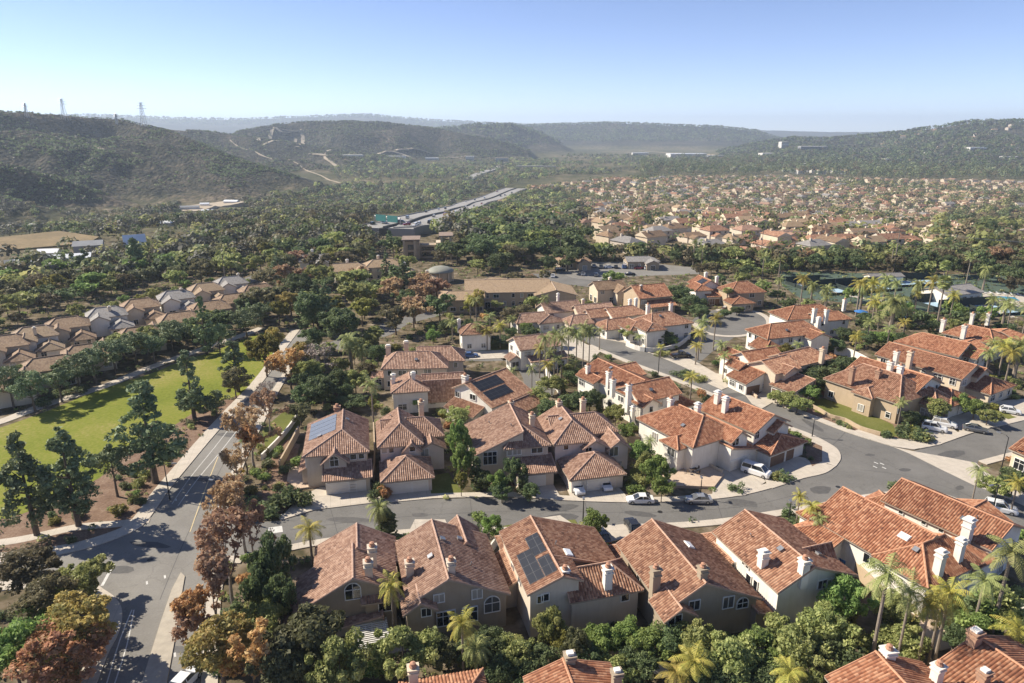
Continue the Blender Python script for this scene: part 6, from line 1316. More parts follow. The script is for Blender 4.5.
# ---------------------------------------------------------------- planting, near: crown centres read off the photograph
NEAR = """
pine_tree 145 420 19.5 5.6
pine_tree 22 472 17.5 4.2
pine_tree 66 466 17.0 4.4
park_tree 112 466 9.5 3.4
slim_pine 188 376 16 3.2
slim_pine 233 350 17 3.2
slim_pine 202 318 17 2.6
slim_pine 277 262 15 3
slim_pine 386 262 13 2.4
slim_pine 403 275 16 3.0
slim_pine 316 300 14 3.6
slim_pine 303 305 13 3.4
park_tree 191 402 7 3.2
brown_tree 234 380 7.5 3.2
park_tree 8 382 10 3.8
park_tree 30 388 9 4.0
park_tree 58 382 8 3.6
park_tree 92 362 9 4.6
park_tree 76 370 9 4.2
park_tree 112 352 9 4.8
park_tree 134 345 9 4.6
park_tree 152 346 8 3.6
park_tree 170 334 9 4.6
park_tree 215 402 6 2.8
park_tree 245 322 9 4.4
park_tree 262 312 8 4.0
park_tree 218 336 9 3.0
dark_shrub 55 392 2 2.4
dark_shrub 78 388 2 2.6
dark_shrub 40 400 2 2.2
rust_tree 250 432 12 4.2
red_tree 243 446 9 2.8
rust_tree 268 408 9 3.2
rust_tree 238 462 8 3.0
red_tree 290 366 10.5 5.0
yellow_tree 264 350 11.5 3.8
orange_tree 273 338 9 3.0
orange_tree 300 352 8 3
bare_tree 318 358 8 4.8
bare_tree 268 393 6 2.8
rust_tree 240 508 12 3.8
rust_tree 226 552 13 4.4
rust_tree 212 590 12.5 4.2
rust_tree 250 530 9 3.0
orange_tree 218 645 9.5 3.8
red_tree 250 655 10 3.4
red_tree 200 620 9 2.8
crimson_tree 58 656 8.5 4.2
orange_tree 78 624 9.5 3.9
green_tree 12 652 8 3.4
olive_tree 84 578 6 3.0
brown_tree 28 570 7.5 4.2
brown_tree 50 600 7.5 3.8
olive_tree 66 592 5 2.4
green_tree 32 620 6 2.4
sage_tree 300 645 9.5 4.6
olive_tree 340 668 8.5 3.2
sage_tree 280 668 8 3.4
olive_tree 403 655 7 3.6
dark_tree 276 566 11 2.8
dark_tree 264 590 9 2.4
dark_tree 282 600 9 2.0
olive_tree 266 620 7 2.6
yellow_palm 309 528 6.0 2.8
date_palm 380 520 5.5 2.4
cypress 388 522 5 1.6
green_tree 493 527 4.6 1.6
green_tree 595 523 5 2.0
shrub 572 531 2 1.6
shrub 598 543 2.4 1.8
yellow_palm 391 585 8.5 2.2
shrub 478 516 1.6 1.4
dark_tree 432 632 6 2.4
sage_tree 448 640 5 2.2
yellow_palm 462 622 8 2.4
dark_tree 470 640 5 2.6
dark_tree 492 630 5.5 2.6
date_palm 476 660 4.5 2.4
olive_tree 520 640 6 2.8
dark_tree 508 655 5 2.8
olive_tree 552 612 7.5 2.2
yellow_tree 560 625 6 1.6
sage_tree 574 632 7 2.0
dark_tree 538 648 5.5 2.8
green_tree 604 625 5.5 2.6
green_tree 628 622 5.5 2.4
dark_tree 590 645 5 2.8
green_tree 652 632 6.5 2.8
dark_tree 672 630 6.5 2.6
dark_tree 640 650 5.2 2.6
olive_tree 700 632 8 3.4
olive_tree 728 645 8.5 3.6
dark_tree 712 660 7 3.4
green_tree 760 638 7.5 3.2
olive_tree 792 628 8.5 3.8
olive_tree 826 615 9 3.6
green_tree 846 600 7.5 2.8
olive_tree 800 655 8 3.4
dark_tree 838 645 6.5 3.4
dark_tree 768 665 6.5 3.0
yellow_palm 694 660 6 2.8
yellow_palm 676 672 5 2.4
yellow_palm 790 672 6 2.4
sage_tree 735 668 6 3
dark_tree 530 662 4.5 2.4
olive_tree 620 655 4.5 2.6
queen_palm 888 574 13.5 3.3
queen_palm 911 592 10.5 2.4
yellow_palm 930 604 9.5 2.4
yellow_palm 950 592 10.5 2.7
yellow_palm 942 600 9 2.3
queen_palm 985 580 9.5 2.8
queen_palm 1012 552 13 3.4
green_tree 975 615 6 3.2
olive_tree 1000 612 6.5 3.6
yellow_palm 1018 628 6 3
olive_tree 898 612 5.5 2.6
olive_tree 905 640 4 2.8
dark_shrub 890 655 2.5 2.6
dark_tree 955 636 3.6 2.2
cypress 970 613 6 1.6
dark_shrub 985 628 2.4 2.0
dark_shrub 1008 640 2.4 2.4
yellow_palm 800 496 5.6 1.6
yellow_palm 812 506 6.2 2.0
queen_palm 820 518 5.6 1.7
olive_tree 842 507 3.6 2.2
dark_shrub 902 488 1.6 2.4
shrub 880 520 1.5 1.2
dark_shrub 793 524 1.6 2.2
shrub 800 528 1.4 1.4
olive_shrub 785 520 1.4 1.4
queen_palm 979 470 7.2 2.0
olive_tree 997 486 4 2.6
dark_tree 1014 482 4.6 2.8
yellow_palm 1018 482 6 2.2
red_shrub 1015 459 1.2 1.2
queen_palm 371 384 10 2.8
green_tree 459 440 9.5 2.0
palm_x 0 0 0 0
green_tree 463 462 7.5 2.0
yellow_tree 461 480 5.2 1.1
date_palm 350 352 8.5 4.0
date_palm 362 358 6.5 3.0
dark_tree 340 324 11.5 6.2
dark_tree 312 308 12 5.5
slim_pine 326 300 15 3.6
dark_tree 300 285 11 6
orange_tree 290 300 9 4.5
yellow_tree 278 310 8 3
dark_tree 484 250 13 8.5
dark_tree 568 256 11 7.5
dark_tree 500 262 10 6
dark_tree 548 262 7 4
yellow_tree 470 305 6 2
orange_tree 478 298 9 2.6
brown_tree 510 316 6.5 4
brown_tree 524 312 6 4
dark_tree 322 388 7 4.4
dark_tree 305 396 6 3.4
sage_tree 300 412 5 2.6
dark_tree 352 402 3 3.6
green_tree 414 398 4 3.2
sage_tree 420 396 3.5 2.6
olive_tree 458 415 4 3.4
green_tree 480 412 3.6 3.0
green_tree 500 416 3.4 2.2
olive_tree 535 398 5.4 3.6
yellow_tree 372 404 5 .9
olive_tree 400 438 3 1.2
dark_tree 548 410 5 3
dark_tree 572 402 5.4 3.6
dark_tree 590 398 5 3
olive_tree 616 413 4.6 2.2
green_tree 628 430 4 1.8
green_tree 640 452 5.2 2.2
green_tree 658 470 6.4 2.6
olive_tree 646 466 5.6 2.0
queen_palm 650 440 5.5 1.8
green_tree 662 488 4.4 1.9
green_tree 498 482 5 1.6
dark_tree 512 470 6 1.6
dark_tree 484 478 4 2.0
dark_tree 502 492 3.4 2.0
dark_tree 530 492 3.4 1.8
cypress 476 470 6 1.2
cypress 524 476 5.4 1.0
dark_shrub 290 490 3 2.2
dark_shrub 275 500 2.8 2.2
dark_shrub 300 496 3 2.0
dark_shrub 264 508 2.4 2.2
dark_shrub 375 492 2.4 1.4
red_shrub 384 490 2.2 1.2
olive_shrub 380 484 2.2 1.2
shrub 636 487 1.6 1.6
olive_shrub 636 478 1.8 1.8
dark_shrub 785 476 1.4 1.4
olive_shrub 775 474 1.5 1.4
dark_shrub 735 486 1.4 1.2
yellow_palm 692 376 6 2.6
queen_palm 703 322 9 3.0
yellow_palm 700 332 8 3.0
yellow_palm 716 318 9.5 2.8
yellow_palm 697 345 5.5 2.6
queen_palm 722 344 7.5 2.6
queen_palm 725 355 6.5 2.2
queen_palm 738 348 6 2.2
queen_palm 640 336 4 2.2
yellow_palm 661 346 3.4 1.8
yellow_tree 640 328 4.5 2.8
yellow_tree 650 336 3.5 2.4
olive_tree 628 333 4.5 2.6
green_tree 670 340 2.8 2.4
dark_tree 665 336 4 2.4
dark_tree 690 303 7 4.5
dark_tree 680 294 7 4.5
dark_tree 700 312 6 3.6
fan_palm 728 290 6.5 2.2
olive_shrub 660 352 1.8 2
dark_tree 725 313 3 2.4
dark_tree 737 310 3 2.4
queen_palm 545 298 9 2.2
queen_palm 476 300 9 2.6
yellow_palm 470 298 9 2.6
dark_tree 445 328 6 2.6
yellow_palm 487 330 6 2.8
yellow_palm 500 325 7 2.8
queen_palm 452 322 7 2.4
queen_palm 478 326 7 2.6
queen_palm 490 316 8 2.6
queen_palm 512 318 6 2.4
dark_tree 500 341 3 4.0
queen_palm 513 370 7 1.6
queen_palm 532 368 8.5 1.8
queen_palm 545 338 12 2.6
queen_palm 555 334 12 2.6
queen_palm 562 338 12 2.6
queen_palm 569 330 12.5 2.6
queen_palm 577 333 12 2.6
queen_palm 584 328 12 2.6
queen_palm 590 330 11.5 2.4
queen_palm 600 330 6 2.2
queen_palm 550 352 8 2.4
yellow_palm 548 364 6.5 2.4
queen_palm 558 358 7 2.4
olive_tree 570 372 4 3
queen_palm 575 362 6 2.4
dark_tree 578 378 4.5 3.4
dark_tree 594 372 4 3
olive_tree 552 384 4.5 3.4
date_palm 862 296 8.5 3.2
date_palm 885 290 10 3.4
date_palm 917 294 9 3.2
queen_palm 908 310 8 2.6
queen_palm 893 304 9 2.6
yellow_palm 905 322 7 2.4
queen_palm 880 316 8 2.6
queen_palm 870 322 8 2.6
queen_palm 890 328 7 2.6
yellow_palm 857 336 8 2.6
yellow_palm 818 334 5.5 2.6
dark_tree 868 338 5 3.4
dark_tree 845 334 5 3
green_tree 880 338 4.5 3.6
dark_tree 898 338 4.5 3.2
dark_tree 838 345 4 3
fan_palm 945 282 16 2.4
date_palm 812 292 7 2.8
queen_palm 827 298 7 2.4
fan_palm 946 265 13 2.4
date_palm 985 278 9 3
date_palm 1005 312 8 3.4
queen_palm 1012 305 9 3
queen_palm 990 352 8 2.8
yellow_palm 1005 345 9 3.4
yellow_palm 1012 352 9 3.2
queen_palm 994 342 9 2.8
olive_tree 980 356 5 3
date_palm 1018 358 9 4
dark_tree 940 342 4.6 3.6
queen_palm 970 352 6 2.4
dark_tree 822 375 5.5 4.4
dark_tree 838 368 5.5 4.2
dark_tree 808 382 5 3.6
dark_tree 848 364 5 3.4
olive_tree 785 398 4 2.6
olive_tree 798 404 3.6 2.6
green_tree 810 392 4 2.4
olive_tree 776 396 3 2
olive_tree 938 408 5 2.6
queen_palm 902 402 5.8 2.2
green_tree 960 402 4.6 2.4
green_tree 975 408 4.4 2.6
olive_tree 988 416 3.6 2.4
dark_tree 912 418 3.5 2.2
dark_shrub 902 428 2 2.2
dark_shrub 918 432 2.2 2.4
olive_shrub 926 436 1.8 2
yellow_palm 540 348 8 2.4
sage_tree 775 374 5.5 2.8
yellow_tree 786 350 5 2
dark_tree 792 342 4 3
queen_palm 798 344 6 2
queen_palm 772 348 6 2.2
olive_shrub 736 382 1.4 2
dark_shrub 684 372 1.6 2.4
olive_shrub 700 378 1.4 1.8
"""
for ln in NEAR.strip().splitlines():
    k, a, b_, H, W = ln.split()
    a, b_, H, W = float(a), float(b_), float(H), float(W)
    if b_ > 600 and 420 < a < 870 and 'palm' not in k: b_ += 15; H *= .8; W *= .88
    if k in KIND: tp(k, a, b_, H, W)
# ---- the wooded middle distance: every tree its own object
BG = {}; _nb = [0]
def blocked(x, y):
    while _nb[0] < len(BLOCKED):
        P = BLOCKED[_nb[0]]; _nb[0] += 1; xs = [p[0] for p in P]; ys = [p[1] for p in P]
        for i in range(int(min(xs) // 12), int(max(xs) // 12) + 1):
            for j in range(int(min(ys) // 12), int(max(ys) // 12) + 1): BG.setdefault((i, j), []).append(P)
    return any(inside(x, y, P) for P in BG.get((int(x // 12), int(y // 12)), ()))
ROADS = []
for o in list(bpy.data.objects):
    if o.get('kind') == 'structure' and o.type == 'MESH' and any(o.name.startswith(s) for s in ('residential','avenue','side_street','cul_de','back_','row_street','church_lot','car_park','driveway','sidewalk','patio','gutter','kerb_corner','park_path','park_lawn','lawn','median')):
        me = o.data
        for p in me.polygons:
            if p.normal.z > .5: ROADS.append([tuple(me.vertices[i].co[:2]) for i in p.vertices])
RG = {}
for P in ROADS:
    xs = [p[0] for p in P]; ys = [p[1] for p in P]
    for i in range(int(min(xs) // 10), int(max(xs) // 10) + 1):
        for j in range(int(min(ys) // 10), int(max(ys) // 10) + 1): RG.setdefault((i, j), []).append(P)
def on_road(x, y): return any(inside(x, y, P) for P in RG.get((int(x // 10), int(y // 10)), ()))
TAKEN = {}
def far_enough(x, y, d):
    i, j = int(x // 12), int(y // 12); k = int(d // 12) + 1
    for a in range(i-k, i+k+1):
        for b_ in range(j-k, j+k+1):
            for q in TAKEN.get((a, b_), ()):
                if math.hypot(q[0]-x, q[1]-y) < max(d, 0): return False
    return True
def take(x, y): TAKEN.setdefault((int(x // 12), int(y // 12)), []).append((x, y))
for q in PLANTS: take(q[1], q[2])
def scatter(poly, n, kinds, Hr, Wk, dmin, parts=True, region=None, grp=None, tries=40):
    W = [GT(*p)[:2] for p in poly]; xs = [p[0] for p in W]; ys = [p[1] for p in W]; c = 0
    for _ in range(n * tries):
        if c >= n: break
        x = rng.uniform(min(xs), max(xs)); y = rng.uniform(min(ys), max(ys))
        if not inside(x, y, W) or blocked(x, y) or on_road(x, y) or not far_enough(x, y, dmin): continue
        k = rng.choices([a for a, _ in kinds], [b_ for _, b_ in kinds])[0]; H = rng.uniform(*Hr)
        if 'palm' in k: H = rng.uniform(7, 12)
        if 'pine' in k: H = rng.uniform(11, 16)
        hk = KIND[k]['var'][0]; plant(k, x, y, H, (hk[3] / hk[2] * H * Wk) if 'palm' not in k else None, parts=parts, region=region, grp=grp); take(x, y); c += 1
MIXM = [('m_olive',4),('m_dark',4),('m_sage',1.5),('m_brown',3),('m_green',1.5),('m_pine',.7),('m_rust',.3),('m_yellow',.25)]
scatter([(250,345),(262,300),(285,272),(330,262),(385,262),(440,300),(452,345),(372,342),(330,330)], 34, [('m_rust',2),('m_brown',3),('m_olive',4),('m_dark',3),('m_pine',.7),('m_sage',1),('m_yellow',.8)], (7,10.5), 1.15, 6, region='in the brown autumn grove')
scatter([(385,318),(400,288),(440,300),(440,325),(400,335)], 7, [('m_rust',5)], (8,10), 1.2, 5.5, region='in the brown autumn grove')
scatter([(160,290),(240,262),(300,255),(390,250),(400,262),(300,275),(230,285)], 26, MIXM, (7,11), 1.1, 8, region='behind the left house rows')
scatter([(-10,330),(-10,290),(100,275),(200,258),(215,268),(150,290),(60,312)], 26, MIXM, (6,9.5), 1.2, 7, region='in the belt behind the upper row')
scatter([(545,300),(640,285),(700,280),(740,275),(780,275),(800,300),(760,300),(620,300)], 10, MIXM, (5,8), 1.1, 7, region='by the club side fence')
scatter([(560,262),(640,255),(760,262),(810,262),(1024,262),(1040,300),(1010,300),(960,285),(900,278),(800,272),(700,272),(640,268)], 40, [('m_dark',4),('m_brown',3),('m_olive',3),('m_rust',1),('m_palm',1.2)], (6,9.5), 1.15, 7.5, region='in the belt beside the tennis club')
scatter([(440,245),(560,240),(600,262),(540,280),(500,262),(470,252)], 13, [('m_dark',5),('m_pine',.6),('m_olive',1)], (9,13), 1.2, 8, region='around the hall')
scatter([(735,302),(800,300),(850,312),(960,322),(1023,330),(1023,345),(930,345),(860,345),(850,320),(740,312)], 26, [('queen_palm',3),('m_olive',2),('m_dark',3),('yellow_palm',1.2),('date_palm',1)], (4,6.5), 1.1, 4.6, region='in the palm garden below the club')
scatter([(845,300),(960,312),(1000,318),(1000,330),(900,330),(850,325)], 16, [('queen_palm',3),('m_green',2),('m_dark',2),('yellow_palm',1.2)], (4,6), 1.1, 4.0, region='in the palm garden below the club')
scatter([(790,268),(900,266),(1023,272),(1023,284),(960,280),(880,277),(800,276)], 14, [('m_dark',3),('m_brown',3),('m_palm',1.5)], (5,8), 1.1, 6, region='along the far fence of the club')
scatter([(440,262),(470,255),(560,255),(560,272),(500,275),(470,276)], 14, [('m_dark',5),('m_pine',.6),('m_olive',2),('m_brown',2)], (6,11), 1.2, 6.5, region='around the hall')
scatter([(0,345),(60,325),(130,305),(250,275),(255,290),(190,303),(120,322),(60,340),(0,362)], 22, [('m_green',1),('m_olive',3),('m_yellow',.8),('m_dark',2),('m_palm',.7)], (3.5,6), 1.0, 5, region='between the two left house rows')
scatter([(284,402),(298,350),(378,343),(382,372),(366,402),(330,404)], 20, [('dark_tree',3),('olive_tree',2),('sage_tree',1),('brown_tree',1)], (4,7.5), 1.0, 4.2, region='in the grove behind the blue-solar beige house')
scatter([(430,345),(450,330),(520,330),(560,345),(560,385),(540,392),(520,365),(470,352)], 12, [('green_tree',2),('olive_tree',2),('dark_tree',2)], (3,5), 1.0, 3.8, region='round the small back court')
scatter([(0,408),(0,388),(60,374),(120,354),(180,337),(240,320),(262,308),(262,324),(180,354),(100,382)], 22, [('m_dark',3),('m_olive',2),('m_pine',.5)], (5,8), 1.1, 4.5, region='in the tree line above the park path')
scatter([(430,246),(560,242),(560,262),(470,262),(440,268)], 26, [('m_dark',4),('m_olive',3),('m_brown',2),('m_sage',1)], (4.5,9), 1.2, 5, region='around the hall')
scatter([(640,262),(760,268),(800,272),(800,290),(740,282),(700,280)], 18, [('m_dark',3),('m_olive',2),('m_palm',1),('m_brown',2)], (4,7), 1.2, 5, region='by the club side fence')
scatter([(-8,335),(-8,300),(60,285),(140,268),(210,262),(235,268),(150,285),(60,312)], 30, [('m_dark',3),('m_olive',4),('m_brown',2),('m_green',1)], (4,8), 1.25, 5, region='in the belt behind the upper row')
scatter([(600,310),(520,300),(480,310),(440,345),(520,350),(560,330)], 9, MIXM, (4,6), 1.1, 6, region='beside the back street')
scatter([(470,300),(600,265),(545,300)], 5, [('m_brown',2),('m_rust',1)], (5,7), 1.1, 6, region='beside the hall car park')
# shrubs in the gardens of the near houses
SH = [('shrub',3),('olive_shrub',3),('dark_shrub',4),('yellow_shrub',1.2),('red_shrub',.7),('sage_shrub',1.5)]
def shrubs(poly, n, Hr=(.8,2.0), dmin=1.7): scatter(poly, n, SH, Hr, 1.1, dmin, parts=False)
shrubs([(255,530),(255,400),(330,380),(460,390),(480,500),(390,500),(280,515)], 40)
shrubs([(440,500),(450,400),(640,390),(660,480),(640,500),(520,497)], 36)
shrubs([(270,683),(270,545),(520,528),(900,495),(1023,530),(1023,683)], 62)
shrubs([(600,345),(700,385),(830,440),(800,480),(680,455),(580,380)], 26)
shrubs([(780,398),(900,375),(1023,380),(1023,420),(980,430),(895,440),(850,430)], 44)
shrubs([(690,380),(720,340),(830,310),(870,340),(840,390),(780,398)], 26)
shrubs([(360,400),(370,330),(520,300),(700,285),(720,330),(600,345),(590,380),(480,400)], 50, (1,2.6))
shrubs([(870,340),(930,300),(1023,310),(1023,380),(930,360)], 24, (1,2.4))
shrubs([(60,555),(150,518),(215,430),(250,395),(240,390),(180,420),(90,500),(20,530)], 26, (.8,1.8))
shrubs([(0,683),(0,590),(90,590),(105,620),(80,683)], 14, (.8,1.8))
shrubs([(812,465),(806,442),(822,447),(822,462)], 8, (.5,1.1), 1.0)
shrubs([(225,540),(240,430),(262,400),(272,470),(262,515)], 16, (.7,1.6))
shrubs([(205,683),(215,560),(262,560),(262,683)], 14, (.8,1.8))

# ---------------------------------------------------------------- masses nobody could count
def mass(name, n, poly, Hr, Wr, mats, q=26, size=.34, seed=1, region=None, dens=None, weights=None, polar=None, group=None, label=None, cat=None, avoid=True, avoid_fn=None):
    rs = np.random.default_rng(seed); W = [GT(*p)[:2] for p in poly] if not polar else [(polar[3]*math.sin(pa(polar[0]+(polar[1]-polar[0])*k/8)), polar[3]*math.cos(pa(polar[0]+(polar[1]-polar[0])*k/8))) for k in range(9)] + [(polar[2]*math.sin(pa(polar[1]-(polar[1]-polar[0])*k/8)), polar[2]*math.cos(pa(polar[1]-(polar[1]-polar[0])*k/8))) for k in range(9)]; xs = [p[0] for p in W]; ys = [p[1] for p in W]
    P = []
    while len(P) < n:
        X = rs.uniform(min(xs), max(xs), n * 3); Y = rs.uniform(min(ys), max(ys), n * 3); got = 0
        ok = np.ones(len(X), bool)
        if dens is not None: ok &= rs.random(len(X)) <= dens(X, Y)
        if polar: r_ = np.hypot(X, Y); ok &= height(X, Y) > polar[4] - 42 - 12 * (r_ > 1500)
        if avoid_fn: ok &= ~avoid_fn(X, Y)
        for x, y in zip(X[ok], Y[ok]):
            if not inside(x, y, W): continue
            if avoid and (blocked(x, y) or on_road(x, y)): continue
            P.append((x, y)); got += 1
            if len(P) >= n: break
        if not got: break
    q = int(q * 2.2); size *= .62
    P = np.array(P); n = len(P); Z = height(P[:, 0], P[:, 1]); Z[np.hypot(P[:, 0], P[:, 1]) < 350] = 0
    H = rs.uniform(*Hr, n); Wd = rs.uniform(*Wr, n) * H
    C = np.stack([P[:, 0], P[:, 1], Z + H * .5, Wd, Wd, H * .52, rs.random(n)], 1)
    k = np.repeat(np.arange(n), q); c = C[k]; N = len(k); d = rs.normal(size=(N, 3)); d /= np.linalg.norm(d, axis=1)[:, None]; d[:, 2] = np.where(rs.random(N) < .7, np.abs(d[:, 2]), d[:, 2])
    r = .7 + .35 * rs.random(N); p = c[:, :3] + d * r[:, None] * c[:, 3:6]; nn = d + rs.normal(size=(N, 3)) * .45; nn[:, 2] += .25; nn /= np.linalg.norm(nn, axis=1)[:, None]
    a = np.cross(nn, rs.normal(size=(N, 3))); a /= np.linalg.norm(a, axis=1)[:, None]; b_ = np.cross(nn, a); s = (size * c[:, 3] * 2 * (.6 + .8 * rs.random(N)))[:, None]
    V = np.stack([p - a * s * .6, p + b_ * s * .5, p + a * s * .6, p - b_ * s * .5], 1)
    me = quads_mesh(name, V, np.clip(c[:, 6] + rs.normal(size=N) * .1, 0, 1), mats); mi = rs.choice(len(mats), n, p=weights)[k]; me.polygons.foreach_set('material_index', mi.astype(np.int32))
    o = link(name, me); setp(o, label, cat, kind='stuff'); return o
WOOD = [L_DARK, L_OLIVE, L_BROWN, L_WOOD, L_SAGE]
def nz(x, y, s=160., k=5, lo=.35, hi_=.55): return np.clip((fbm(np.asarray(x) / s, np.asarray(y) / s, 3, k) - lo) / (hi_ - lo), .06, 1)
mass('valley_woodland', 2900, [(-40,296),(-40,262),(60,255),(100,240),(120,222),(160,210),(215,200),(300,196),(380,196),(400,205),(350,235),(385,240),(440,250),(380,262),(300,262),(235,270),(150,285)], (4.5,10), (.45,.65), WOOD, 32, .24, 3, weights=[.24,.12,.14,.4,.1], dens=lambda x, y: nz(x, y, 120, 5, .3, .5), label='dense olive and brown woodland filling the valley left of the freeway', cat='woodland')
mass('field_edge_trees', 420, [(-40,238),(-40,208),(110,214),(250,200),(225,216),(150,226),(112,240)], (5,9), (.45,.6), WOOD, 30, .26, 33, weights=[.24,.12,.14,.4,.1], label='trees along the foot of the left hill above the dry field', cat='woodland')
mass('riverside_woodland', 3600, [(300,196),(350,186),(330,172),(350,160),(500,160),(640,158),(700,160),(640,172),(560,175),(512,185),(470,200),(430,212),(400,215)], (6,12), (.45,.65), WOOD, 17, .3, 4, weights=[.28,.1,.12,.44,.06], label='far mixed woodland along the valley bottom beyond the freeway bend', cat='woodland', avoid=True, dens=lambda x, y: nz(x, y, 200, 6, .28, .5))
mass('freeway_woodland', 700, [(425,236),(455,222),(515,196),(560,190),(590,215),(570,245),(540,252),(470,250)], (6,12), (.45,.6), WOOD, 34, .26, 5, weights=[.35,.15,.1,.35,.05], label='dark woodland on the near side of the freeway', cat='woodland', avoid=True)
mass('far_treeline', 1700, [(640,176),(640,162),(760,158),(860,165),(1060,170),(1060,181),(900,180),(760,175)], (12,22), (.32,.5), [L_DARK, L_PINE, L_BROWN], 24, .24, 6, weights=[.5,.3,.2], label='tall dark treeline across the far side of the housing valley', cat='treeline', avoid=False)
mass('far_town_trees', 2600, [(560,158),(760,150),(860,150),(1060,150),(1060,170),(860,165),(640,160)], (10,18), (.4,.6), [L_DARK, L_WOOD, L_BROWN, L_SCRUB], 14, .32, 7, weights=[.5,.2,.15,.15], label='far trees over the town below the right hills', cat='trees', avoid=False, dens=lambda x, y: nz(x, y, 300, 9, .3, .5))
# chaparral on the hills
mass('hill_scrub', 20000, None, (1.3,3.6), (.6,.95), [L_SCRUB, L_DARK], 7, .5, 8, weights=[.45,.55], label='grey-green chaparral covering the large left hill', cat='scrub', avoid=False, dens=lambda x, y: nz(x, y, 75, 12, .44, .52), polar=(-60,350,800,1640,22))
mass('mesa_scrub', 12000, None, (2,5.5), (.6,.9), [L_SCRUB, L_DARK], 7, .5, 9, weights=[.5,.5], label='dark chaparral covering the flat-topped middle hill', cat='scrub', avoid=False, dens=lambda x, y: nz(x, y, 100, 14, .3, .5), polar=(215,530,1500,2800,22))
mass('far_hill_scrub', 6000, None, (7,17), (.5,.8), [L_SCRUB, L_DARK], 7, .45, 10, weights=[.4,.6], label='blue-grey scrub and trees covering the far mesas', cat='scrub', avoid=False, polar=(430,775,3000,5350,35))
mass('right_hill_trees', 7500, None, (7,17), (.42,.65), [L_DARK, L_WOOD, L_SCRUB], 9, .4, 11, weights=[.45,.25,.3], label='trees covering the far right hillside above the town', cat='trees', avoid=False, polar=(700,1090,2200,3450,10), avoid_fn=lambda x, y: vnoise(x/90., y/90., 4) > .82)
mass('horizon_trees', 2500, None, (14,30), (.5,.9), [L_SCRUB, L_DARK], 4, .6, 12, weights=[.5,.5], label='faint tree line on the farthest ridge', cat='trees', avoid=False, polar=(-60,560,9000,9700,60))
# ---------------------------------------------------------------- the dense far housing estate
def far_house_mb(rs, w_, d_, h_):
    b = MB(); t = 1.5 + rs.random() * .7; o = .5
    b.box(-w_/2, -d_/2, -2.5, w_/2, d_/2, h_, 0)
    z = h_; hip = rs.choice([0, 2.5, 4.0])
    P = [(-w_/2-o,-d_/2-o,z),(w_/2+o,-d_/2-o,z),(w_/2+o,d_/2+o,z),(-w_/2-o,d_/2+o,z)]; r0, r1 = (-w_/2 - o + hip, 0, z + t + .4), (w_/2 + o - hip, 0, z + t + .4)
    b.face([P[0],P[1],r1,r0],1,[(0,0),(w_,0),(w_,5),(0,5)]); b.face([P[2],P[3],r0,r1],1,[(0,0),(w_,0),(w_,5),(0,5)]); b.face([P[1],P[2],r1],1 if hip else 0,[(0,0),(9,0),(4,5)]); b.face([P[3],P[0],r0],1 if hip else 0,[(0,0),(9,0),(4,5)])
    # garage wing
    x0, x1 = -w_/2 + .5, -w_/2 + 6.5; y0 = -d_/2 - 4.5
    b.box(x0, y0, -2.5, x1, -d_/2, 2.8, 0); xm = (x0 + x1)/2; y1 = -d_/2 + .5
    b.face([(x0-.4,y1,2.7),(x0-.4,y0-.4,2.7),(xm,y0-.4,4.4),(xm,y1,4.4)],1,[(0,0),(5,0),(5,3),(0,3)]); b.face([(x1+.4,y0-.4,2.7),(x1+.4,y1,2.7),(xm,y1,4.4),(xm,y0-.4,4.4)],1,[(0,0),(5,0),(5,3),(0,3)]); b.face([(x0,y0-.01,2.8),(x1,y0-.01,2.8),(xm,y0-.01,4.3)],0)
    b.box(xm-2.2, y0-.04, 0, xm+2.2, y0, 2.2, 3)
    for i in range(3):
        x = -w_/2 + w_*(i+.7)/3.4
        if h_ > 4: b.box(x-.6, -d_/2-.04, 3.5, x+.6, -d_/2, 4.7, 2)
        if x > x1 + .6: b.box(x-.7, -d_/2-.04, .7, x+.7, -d_/2, 2.1, 2)
    b.box(w_*.2, .3, z, w_*.2+.9, 1.2, z+t+1.2, 0)
    return b
FH = []
_r = random.Random(5)
for v in range(5):
    b = far_house_mb(_r, _r.uniform(11, 15), _r.uniform(8, 10.5), [5.2, 5.2, 3.0, 5.2, 3.0][v])
    for rm, rn in ((T_MIX,'orange'),(T_DUST,'dusty red'),(T_TAN,'tan'),(T_BROWN,'brown'),(T_GREY,'grey')):
        for wm, wn in ((W_CREAM,'cream'),(W_BEIGE,'beige')):
            FH.append((b.mesh('far_house', [wm, rm, GLASS, GARW]), rn, wn, [5.2, 5.2, 3.0, 5.2, 3.0][v], b))
def estate():
    poly = [(510,222),(500,200),(540,188),(640,180),(760,177),(900,182),(1060,184),(1060,243),(960,242),(900,250),(820,256),(740,257),(640,255),(560,246)]
    W = [GT(*p)[:2] for p in poly]; xs = [p[0] for p in W]; ys = [p[1] for p in W]; out = []; g = {}
    r_ = random.Random(3)
    for k in range(60000):
        x = r_.uniform(min(xs), max(xs)); y = r_.uniform(min(ys), max(ys))
        if not inside(x, y, W): continue
        if float(vnoise(np.array(x / 130.), np.array(y / 130.), 3)) < .26: continue
        i, j = int(x // 20), int(y // 20); ok = True
        for a in (i-1, i, i+1):
            for b_ in (j-1, j, j+1):
                for q in g.get((a, b_), ()):
                    if math.hypot(q[0]-x, q[1]-y) < 18.6: ok = False
        if ok: g.setdefault((i, j), []).append((x, y)); out.append((x, y))
    out.sort(key=lambda p: math.hypot(*p)); return out
EST = estate(); NIND = 215
big = [MB() for _ in range(1)]; bigm = [W_BEIGE, T_MIX, GLASS, GARW, T_TAN, T_DUST, T_BROWN, W_CREAM, T_GREY]
ESTP = []
